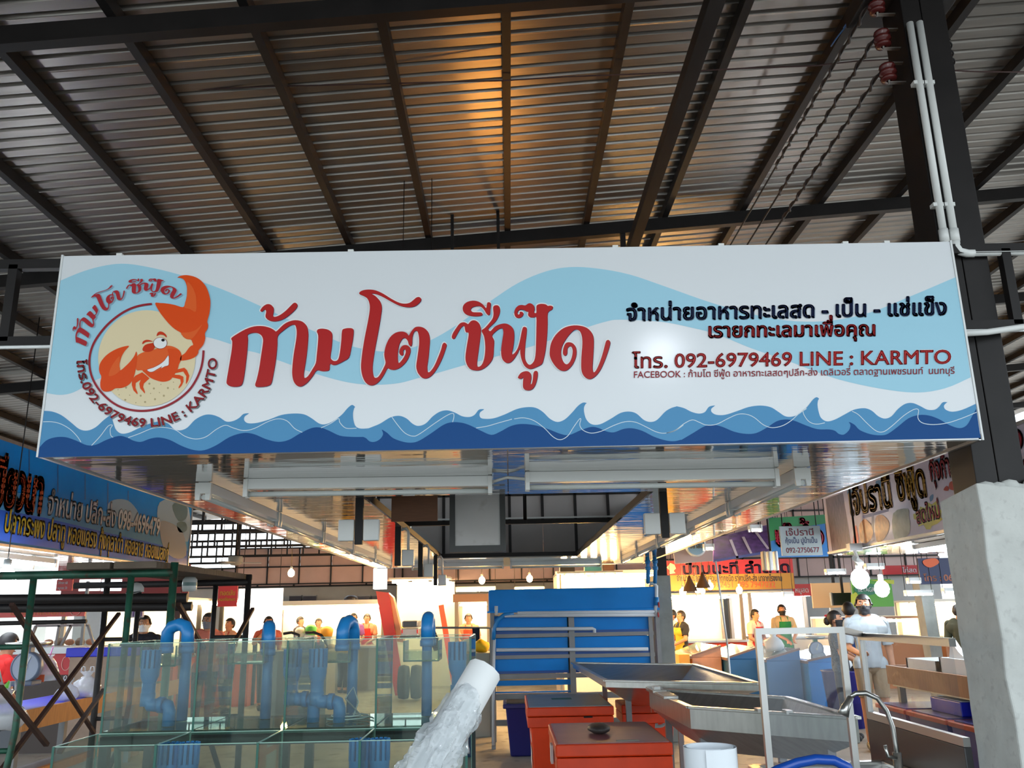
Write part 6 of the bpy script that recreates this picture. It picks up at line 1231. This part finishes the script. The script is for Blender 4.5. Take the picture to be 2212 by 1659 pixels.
# chest freezers in the aisle
FBL = M('freezer_blue', (0, 140, 232), .35, 0, .05, 4); FGR = M('freezer_grey_blue', (64, 124, 182), .3, .1, .06, 3); FPK = M('freezer_print', (226, 164, 130), .4, 0, .12, 4)
def freezer(x0, x1, y0, y1, h, side, label, grp='chest freezers along the aisle', trimc=None):
    t = thing('chest_freezer', label, 'freezer', ((x0+x1)/2, y0, 0), grp)
    MB().box((x0, y0, .06), (x1, y1, h)).build('body', side, t, bev=.015)
    MB().hexa([(x0, y0, h), (x1, y0, h), (x1, y1, h), (x0, y1, h)], [(x0, y0, h+.02), (x1, y0, h+.16), (x1, y1, h+.16), (x0, y1, h+.02)]).build('hood', side, t)
    MB().bar((x0, y0-.01, h+.025), (x1, y0-.01, h+.165), .04, .03).build('rim', M('freezer_rim', (150, 120, 110), .4), t); MB().bar((x0-.01, y0, h), (x0-.01, y1, h), .04, .04).build('rim', M('freezer_rim', (0, 0, 0)), t)
    MB().hexa([(x0+.05, y0+.05, h+.028), (x1-.05, y0+.05, h+.165), (x1-.05, y1-.05, h+.165), (x0+.05, y1-.05, h+.028)], [(x0+.05, y0+.05, h+.036), (x1-.05, y0+.05, h+.173), (x1-.05, y1-.05, h+.173), (x0+.05, y1-.05, h+.036)]).build('glass_lid', M('freezer_glass', (150, 176, 190), .08, .3), t)
    MB().box((x0+.02, y0+.02, 0), (x1-.02, y1-.02, .06)).build('plinth', DARK, t)
    return t
freezer(4.42, 5.25, 13.4, 14.9, .80, FBL, 'bright blue chest freezer end nearest the white shirted man')
freezer(3.86, 4.38, 13.6, 15.1, .82, FGR, 'grey blue chest freezer beside the bright blue one')
freezer(3.36, 3.83, 13.9, 15.4, .84, FGR, 'grey blue chest freezer between the pink printed one and another')
t = freezer(2.86, 3.33, 14.2, 15.8, .86, FPK, 'pink printed chest freezer with dark animal marks')
MB().prism([(3.0, 14.197, .28), (3.1, 14.197, .26), (3.12, 14.197, .42), (3.05, 14.197, .48), (2.98, 14.197, .44)], (0, -.003, 0)).build('animal_mark', M('mark_brown', (170, 110, 88), .5), t)
t = thing('yellow_cabinet', 'narrow yellow cabinet beside the pink printed freezer', 'cabinet', (2.78, 14.1, 0)); MB().box((2.62, 14.0, 0), (2.79, 15.2, .92)).build('body', M('cabinet_yellow', (232, 170, 70), .5), t, bev=.01); MB().box((2.65, 13.995, .1), (2.76, 14.0, .8)).build('door', M('cabinet_door', (240, 186, 96), .5), t)
bag(1672, 1392, 14.0, .2, 'white carrier bag standing on the grey blue freezer', WBAG, None, 12, .93)
scale(1764, 1402, 14.0, .105, 'white faced dial scale with a green base on the bright blue freezer', M('scale_green', (30, 130, 84), .4))
nb = thing('navy_tub', 'navy plastic tub standing on the floor beside the bright blue freezer', 'tub', (4.7, 12.5, 0)); a = at(1820, 1450, Y=12.5); MB().lathe([(0, 0), (.22, 0), (.28, .72), (.30, .74), (.26, .745), (.24, .1), (0, .08)], (a[0], 12.5, 0), 18).build('body', M('tub_navy', (40, 38, 128), .4), nb)
bag(1820, 1433, 12.5, .15, 'white carrier bag with a red print standing in the navy tub', WBAG, None, 21, .745)
# lamp hanging behind the camera that the glossy board mirrors
lp = thing('bulb_lamp', 'white round bulb hanging from the roof behind the viewer, mirrored in the sign', 'light', (1.35, -.2, 3.75)); MB().ball((1.33, -.15, 3.75), (.16, .10, .09), 14).build('bulb', EM('viewer_bulb', (240, 246, 255), 60), lp); MB().tube([(1.33, -.15, 3.83), (1.33, -.15, rtop(1.33))], .008, 6).build('cord', BLACKSTEEL, lp)
wl_ = thing('roof_glow_lamp', 'added warm lamp, unseen behind the big sign, that gives the roof its orange glow', 'light', (.14, 7.2, ZB+.06))  # unseen lamp, added to give the roof its orange glow
MB().box((-.86, 7.18, ZB+.06), (.86, 7.23, ZB+.09)).build('cross_bar', BLACKSTEEL, wl_); MB().tube([(.14, 7.205, ZB+.09), (.14, 7.205, 2.82)], .015, 8).build('stem', BLACKSTEEL, wl_)
MB().lathe([(.02, 2.82), (.16, 2.86), (.24, 2.98), (.245, 2.99), (.155, 2.87), (.0, 2.835)], (.14, 7.205, 0), 18).build('bowl_shade', M('bowl_white', (220, 210, 190), .5), wl_)
MB().ball((.14, 7.205, 2.94), (.07, .07, .07), 12).build('bulb', EM('roof_glow_bulb', (255, 176, 84), 200), wl_)
jl = thing('jar_lantern', 'clear jar lantern with a white cap hanging at the green scaffold leg', 'lantern', at(410, 1262, Y=6.2)); p = at(410, 1262, Y=6.2)
MB().lathe([(0, -.05), (.045, -.05), (.05, -.03), (.05, .03), (.035, .05), (0, .052)], p, 14).build('jar', M('jar_pale', (214, 222, 222), .2), jl); MB().lathe([(.051, .012), (.051, -.012)], p, 14).build('band', M('jar_band', (110, 140, 140), .4), jl); MB().tube([(p[0], p[1], p[2]+.05), (p[0], p[1], 1.888)], .004, 5).build('string', WHITE, jl)
cp = thing('baseball_cap', 'white and grey cap hanging over the dark scaffold pole', 'cap', at(294, 1272, Y=5.85)); p = Vector(at(294, 1272, Y=5.85)); m = MB(); m.lathe([(.05, -.02), (.048, .01), (.03, .035), (0, .042)], p, 14); m.build('crown', M('cap_white', (206, 208, 206), .7), cp); MB().prism([p+Vector(q) for q in ((-.045, -.03, -.02), (.045, -.03, -.02), (.03, -.085, -.035), (-.03, -.085, -.035))], (0, 0, .006)).build('peak', M('cap_grey', (120, 124, 124), .7), cp)
# ------------------------------------------------------------------ people
SKIN = M('skin', (186, 132, 100), .5, 0, .06, 20); HAIR = M('dark_hair', (26, 22, 22), .55, 0, .3, 30, stretch=(1, 1, 4)); HAIRG = M('greying_hair', (58, 52, 48), .6, 0, .3, 30)
EYEW = M('eye_white', (224, 220, 214), .25); EYED = M('eye_dark', (30, 22, 18), .2); LIP = M('lips', (150, 84, 76), .5); SHOE = M('shoe', (40, 38, 40), .6)
def person(label, x, y, turn, h, shirt, pants, hair=HAIR, mask=None, apron=None, arms=('down', 'down'), shorts=False, head_turn=0., lean=0., female=False, vox=.013, ztop=None, cap=None, sleeve=.75, glasses=False, bun=False, hatc=None):
    """a standing figure whose feet are at (x, y, 0); turn: 0 faces the viewer; arms (left, right): down, front, work, hip"""
    S = h/1.72; segs = []; t = thing('person', label, 'person', (x, y, 0))
    R = Matrix.Rotation(turn, 4, 'Z'); LM = Matrix.Rotation(lean, 4, 'X')
    def W(p):
        v = Vector(p)*S
        if p[2] > .95: v = Vector((0, 0, .95*S))+LM @ (v-Vector((0, 0, .95*S)))
        return R @ v
    def seg(a, b, ra, rb, tg): segs.append((Vector(a), Vector(b), ra, rb, tg))
    sw = .165 if female else .185; hw = .10 if female else .09
    seg((0, 0, .96), (0, 0, 1.12), .135, .125, 'hip'); seg((0, 0, 1.12), (0, 0, 1.32), .125, .145, 'torso'); seg((-sw*.62, 0, 1.33), (sw*.62, 0, 1.33), .115, .115, 'torso')
    seg((-sw*.5, .01, 1.40), (sw*.5, .01, 1.40), .075, .075, 'torso'); seg((0, .005, 1.40), (0, .0, 1.52), .060, .055, 'neck')
    if female: seg((-.07, -.07, 1.27), (.07, -.07, 1.27), .075, .075, 'torso')
    for s_, side, pose in ((-1, 'l', arms[0]), (1, 'r', arms[1])):
        sh = (s_*sw, 0, 1.385)
        if pose == 'down': el, wr, hd = (s_*(sw+.045), .02, 1.10), (s_*(sw+.05), -.03, .86), (0, -.25, -1)
        elif pose == 'front': el, wr, hd = (s_*(sw+.05), -.02, 1.12), (s_*(sw-.02), -.25, 1.06), (-s_*.3, -1, 0)
        elif pose == 'work': el, wr, hd = (s_*(sw+.06), -.06, 1.13), (s_*.07, -.30, 1.00), (-s_*.2, -.8, -.5)
        elif pose == 'up': el, wr, hd = (s_*(sw+.08), -.10, 1.22), (s_*.09, -.17, 1.42), (-s_*.3, -.3, .9)
        else: el, wr, hd = (s_*(sw+.14), .06, 1.14), (s_*(sw-.02), -.06, 1.02), (-s_*.6, -.5, -.6)
        seg(sh, el, .056, .045, 'upper'); seg(el, wr, .042, .029, 'fore')
        d = Vector(hd).normalized(); c = Vector(wr); side_v = d.cross(Vector((0, 1, .2))).normalized()*s_
        seg(c, c+d*.085, .027, .030, 'hand')
        pn = d.cross(side_v).normalized()
        for k, ln in enumerate((.062, .074, .070, .055)):
            b0 = c+d*.085+side_v*(.026-.0175*k)*-1; b1 = b0+d*ln*.55+pn*.004; b2 = b1+d*ln*.45+pn*.018; seg(b0-d*.012, b1, .0105, .0095, 'hand'); seg(b1, b2, .0095, .008, 'hand')
        b0 = c+d*.028+side_v*.022; b1 = b0+d*.035+side_v*.028; seg(b0, b1, .012, .011, 'hand'); seg(b1, b1+d*.032+side_v*.006, .011, .009, 'hand')
        seg((s_*hw, 0, .93), (s_*(hw+.005), -.01, .50), .092, .062, 'thigh'); seg((s_*(hw+.005), -.01, .50), (s_*hw, .02, .10), .062, .040, 'shin'); seg((s_*hw, .02, .055), (s_*(hw+.02), -.15, .035), .045, .034, 'foot')
    hb = Matrix.Rotation(head_turn, 4, 'Z')
    def Hd(p): q = hb @ Vector(p); return (q.x, q.y, q.z+1.60)
    m = MB()
    for a, b, ra, rb, tg in segs:
        d = (b-a); n_ = 10; L0 = d.length; d.normalize(); steps = []
        for k in range(4): an = math.pi/2*k/4; steps.append((a-d*ra*math.cos(an), ra*math.sin(an)))
        steps += [(a, ra), (b, rb)]
        for k in range(1, 5): an = math.pi/2*k/4; steps.append((b+d*rb*math.sin(an), rb*math.cos(an)))
        u = d.cross(Vector((.31, .94, .12))).normalized(); v = d.cross(u); base = len(m.v)
        for p, r in steps:
            for k in range(n_): an = 2*math.pi*k/n_; m.v.append(tuple(p+u*max(r, .0005)*math.cos(an)+v*max(r, .0005)*math.sin(an)))
        for i in range(len(steps)-1):
            for k in range(n_): m.f.append((base+i*n_+k, base+i*n_+(k+1) % n_, base+(i+1)*n_+(k+1) % n_, base+(i+1)*n_+k))
        m.f.append(tuple(base+k for k in range(n_))[::-1]); m.f.append(tuple(base+(len(steps)-1)*n_+k for k in range(n_)))
    m.sm = [True]*len(m.f)
    for c, r in (((0, .012, .01), (.074, .092, .095)), ((0, -.012, -.055), (.058, .070, .062)), ((0, -.09, -.022), (.014, .022, .022)), ((0, -.083, .0), (.010, .014, .03)), ((-.076, .01, -.02), (.012, .02, .03)), ((.076, .01, -.02), (.012, .02, .03)), ((0, -.055, -.098), (.026, .026, .02))):
        q = MB().ball((0, 0, 0), r, 12); n0 = len(m.v); m.v += [Hd((c[0]+p[0], c[1]+p[1], c[2]+p[2])) for p in q.v]; m.f += [tuple(i+n0 for i in f) for f in q.f]; m.sm += [True]*len(q.f)
    raw = m.build('body', None, None); md = raw.modifiers.new('r', 'REMESH'); md.mode = 'VOXEL'; md.voxel_size = vox; ms = raw.modifiers.new('s', 'SMOOTH'); ms.iterations = 3; ms.factor = .45
    dg = bpy.context.evaluated_depsgraph_get(); me = bpy.data.meshes.new_from_object(raw.evaluated_get(dg)); bpy.data.objects.remove(raw)
    V = np.empty(len(me.vertices)*3); me.vertices.foreach_get('co', V); V = V.reshape(-1, 3)
    # squash the trunk front to back
    NRM = np.empty(len(me.vertices)*3); me.vertices.foreach_get('normal', NRM); NRM = NRM.reshape(-1, 3)
    best = np.full(len(V), 9.); lab = np.zeros(len(V), int); tv = np.zeros(len(V)); names = ['hip', 'torso', 'neck', 'upper', 'fore', 'hand', 'thigh', 'shin', 'foot', 'head']
    for a, b, ra, rb, tg in segs:
        a_ = np.array(a); d = np.array(b)-a_; tt_ = np.clip(((V-a_)@d)/(d@d), 0, 1); dist = np.linalg.norm(V-a_-tt_[:, None]*d, axis=1)-(ra+(rb-ra)*tt_)
        k = dist < best; best[k] = dist[k]; lab[k] = names.index(tg); tv[k] = tt_[k]
    hl = np.linalg.norm((V-np.array([0, 0, 1.585]))/np.array([.09, .11, .125]), axis=1) < 1.12; lab[hl & (V[:, 2] > 1.485)] = 9
    F = [tuple(p.vertices) for p in me.polygons]
    hv = (np.array(hb.to_3x3()).T @ (V-np.array([0, 0, 1.6])).T).T
    def squash(P):
        P = P.copy(); k = np.isin(lab, (0, 1, 6)); q = np.clip((P[:, 2]-.70)/.28, 0, 1); P[k, 1] *= (1-.22*q*q*(3-2*q))[k]; return P
    V = squash(V)
    def world(P): return [tuple(W(p)) for p in P]
    bo = bpy.data.meshes.new('body'); bo.from_pydata(world(V), [], F); bo.polygons.foreach_set('use_smooth', [True]*len(F)); bo.materials.append(SKIN); o = bpy.data.objects.new('body', bo); COL.objects.link(o); o.parent = t
    bpy.data.meshes.remove(me)
    def shell(name, sel, off, mat, par=t):
        fs = [f for f in F if all(sel[i] for i in f)]
        if not fs: return
        ids = sorted({i for f in fs for i in f}); mp = {i: k for k, i in enumerate(ids)}
        mm = bpy.data.meshes.new(name); mm.from_pydata(world(V[ids]+NRM[ids]*off), [], [tuple(mp[i] for i in f) for f in fs]); mm.polygons.foreach_set('use_smooth', [True]*len(fs)); mm.materials.append(mat)
        oo = bpy.data.objects.new(name, mm); COL.objects.link(oo); oo.parent = par; q = oo.modifiers.new('solid', 'SOLIDIFY'); q.thickness = .006; q.offset = 0; return oo
    shell('shirt', np.isin(lab, (1,)) | ((lab == 0) & (V[:, 2] > .90)) | ((lab == 3) & (tv < sleeve)) | ((lab == 2) & (tv < .22)) | ((lab == 6) & (V[:, 2] > .885)), .014, shirt)
    shell('trousers' if not shorts else 'shorts', (lab == 0) | ((lab == 6) & ((tv < .85) if shorts else True)) | ((lab == 7) & (tv < .93) & (not shorts)), .009, pants)
    shell('shoe', (lab == 8), .006, SHOE)
    if apron: shell('apron', (np.isin(lab, (0, 1)) | ((lab == 6) & (tv < .75))) & (NRM[:, 1] < -.25) & (np.abs(V[:, 0]) < .135) & (V[:, 2] < 1.36), .026, apron)
    if apron:
        for s_ in (-1, 1): MB().tube([Vector(wloc(t))+W((s_*.075, -.105, 1.34)), Vector(wloc(t))+W((s_*.075, -.07, 1.455)), Vector(wloc(t))+W((s_*.05, .05, 1.46))], .009, 6).build('apron_strap', apron, t)
    hz = hv[:, 2]; hy = hv[:, 1]
    hairsel = (lab == 9) & (((hz > .045) & (hy < -.02)) | ((hy >= -.02) & (hz > -.01-.35*np.clip(hy, 0, .2)-.0)) | ((hy > .03) & (hz > (-.16 if female else -.065)))) & (np.abs(hv[:, 0]) < .2)
    shell('hair', hairsel, .017, hair)
    T0 = Vector(wloc(t))
    def hp(p): return T0+W(Hd(p))
    if bun: MB().ball(hp((0, .12, -.03)), (.05*S, .05*S, .06*S), 10).build('hair_bun', hair, t)
    if female and bun: MB().ball(hp((0, .105, .045)), (.05*S, .02*S, .02*S), 8).build('hair_clip', M('red_clip', (200, 40, 50), .4), t)
    if mask is not None: shell('face_mask', (lab == 9) & (hz < -.008) & (hz > -.115) & (hy < .0), .008, mask)
    else:
        MB().ball(hp((0, -.082, -.062)), (.022*S, .008*S, .007*S), 8).build('mouth', LIP, t)
    for s_ in (-1, 1):
        MB().ball(hp((s_*.03, -.0735, .012)), (.012*S, .008*S, .0075*S), 8).build('eye', EYEW, t); MB().ball(hp((s_*.03, -.0805, .012)), (.0055*S, .004*S, .006*S), 8).build('pupil', EYED, t)
        MB().bar(hp((s_*.014, -.080, .036)), hp((s_*.048, -.070, .035)), .008, .007).build('eyebrow', hair, t)
    if glasses:
        for s_ in (-1, 1): MB().tube([hp((s_*.03+.02*math.cos(a_), -.093, .01+.015*math.sin(a_))) for a_ in np.linspace(0, 6.283, 14)], .0025, 5).build('glasses_rim', BLACKSTEEL, t)
    t.location.z = 0
    return t
def tee(n, c): return M('cloth_'+n, c, .8, 0, .06, 10)
def pp(px, Y): return at(px, 1330, Y=Y)[0]
MASKB = M('black_mask', (24, 24, 28), .7); MASKG = M('grey_mask', (120, 128, 140), .7)
person('man in a pale grey t-shirt and black face mask beside the seafood counter', pp(1868, 10.5), 10.5, -.15, 1.735, tee('pale_grey', (168, 178, 184)), tee('khaki', (156, 136, 110)), mask=MASKB, arms=('front', 'down'), shorts=True, head_turn=-.25, vox=.0085, sleeve=.85)
person('woman in a dark floral shirt with a red hair clip turned sideways', pp(1804, 11.4), 11.4, 1.1, 1.55, M('floral_dark', (46, 56, 72), .8, 0, .9, 60), tee('navy', (40, 40, 90)), mask=MASKB, arms=('work', 'work'), female=True, bun=True, vox=.011)
person('person in a navy t-shirt seen from behind below the television', pp(1834, 12.7), 12.7, 2.8, 1.66, tee('royal_navy', (26, 62, 120)), tee('dark', (40, 42, 50)), arms=('front', 'front'))
person('vendor in a green apron and black mask behind the freezers', pp(1690, 18.2), 18.2, .1, 1.66, tee('sand', (206, 180, 140)), tee('dark', (0, 0, 0)), mask=MASKB, apron=tee('apron_green', (30, 128, 72)), arms=('work', 'work'))
person('person in a red apron leaning over goods behind the freezers', pp(1625, 17.6), 17.6, .7, 1.58, tee('pinkish', (226, 190, 170)), tee('brown', (140, 80, 50)), apron=tee('apron_red', (190, 44, 50)), arms=('work', 'work'), lean=.12)
person('woman in a black top and yellow apron beside the grey pillar', pp(1470, 17.4), 17.4, -1.2, 1.58, tee('black', (40, 38, 38)), tee('dark', (0, 0, 0)), apron=tee('apron_yellow', (220, 180, 50)), arms=('work', 'work'), female=True)
person('person in a white shirt partly hidden behind the grey pillar', pp(1451, 18.0), 18.0, -1.2, 1.60, tee('white', (230, 226, 216)), tee('dark', (0, 0, 0)), arms=('work', 'work'))
person('person in a dark green jacket at the edge of the pier', pp(2072, 14.0), 14.0, 2.4, 1.60, tee('dark_green', (60, 62, 44)), tee('dark', (0, 0, 0)), arms=('down', 'down'), sleeve=1.1)
person('man in a salmon pink shirt with glasses and a grey mask behind the fish tanks', pp(435, 12.6), 12.9, .5, 1.68, tee('salmon', (222, 130, 110)), tee('dark', (0, 0, 0)), hair=HAIRG, mask=MASKG, arms=('down', 'down'), head_turn=-.6, glasses=True, sleeve=.9, vox=.011)
person('man in a black shirt with a white mask behind the striped bag', pp(300, 12.0), 12.2, .3, 1.66, tee('jet', (26, 28, 40)), tee('dark', (0, 0, 0)), mask=M('white_mask', (226, 228, 230), .7), arms=('hip', 'hip'))
pr_ = person('person in a red t-shirt with yellow lettering seen from behind at the fish counter', -4.93, 8.55, 2.5, 1.52, tee('bright_red', (206, 26, 24)), tee('dark', (0, 0, 0)), arms=('work', 'work'), lean=.25, vox=.011)
ca = Vector((math.sin(2.5), -math.cos(2.5), 0)); cb = Vector((-4.93, 8.55, 0))-ca*.02
for s_, z, w_ in (('ALEO', 1.19, .2), ('96', 1.10, .12)):
    bk = cb-ca*(.115+.25*(z-.84)*-.0)+Vector((0, 0, z)); sd = Vector((-ca.y, ca.x, 0)); shf = ca*(.25*(z-.86)); write(s_, bk+shf-sd*-w_/2, bk+shf+sd*-w_/2, .10, 'back_print', YELT, pr_, .02, .02, tuple(-ca))
for i, (px, Y, tn, h, sc_, ap, ar, nm) in enumerate(((581, 16.3, .4, 1.62, (176, 90, 80), None, ('up', 'down'), 'person in a dull red top raising a hand beside the white lit board'), (497, 16.0, -.6, 1.60, (200, 150, 120), (160, 40, 40), ('work', 'work'), 'vendor in a beige top between the scaffold legs'), (745, 19.4, 2.4, 1.58, (206, 160, 40), None, ('front', 'front'), 'shopper in a mustard yellow top in front of the wide lit stall'), (764, 20.98, .2, 1.66, (120, 70, 130), None, ('front', 'front'), 'person in a purple checked top at the wide lit stall'), (793, 21.4, -.1, 1.64, (206, 120, 90), (206, 40, 36), ('work', 'work'), 'vendor in a bright red apron at the wide lit stall'), (689, 21.2, .5, 1.56, (220, 110, 60), None, ('work', 'work'), 'small person in an orange top at the wide lit stall'), (650, 21.5, 1.2, 1.60, (60, 50, 60), None, ('work', 'work'), 'person in a dark top at the scaffold end of the wide lit stall'), (1012, 19.35, .1, 1.60, (220, 150, 110), (200, 70, 40), ('work', 'work'), 'vendor in an orange red apron beside the clothes rail'))):
    person(nm, pp(px, Y), Y, tn, h, tee('far_%d' % i, sc_), tee('dark', (0, 0, 0)), apron=tee('far_apron_%d' % i, ap) if ap else None, arms=ar, female=i in (2, 5), vox=.016)
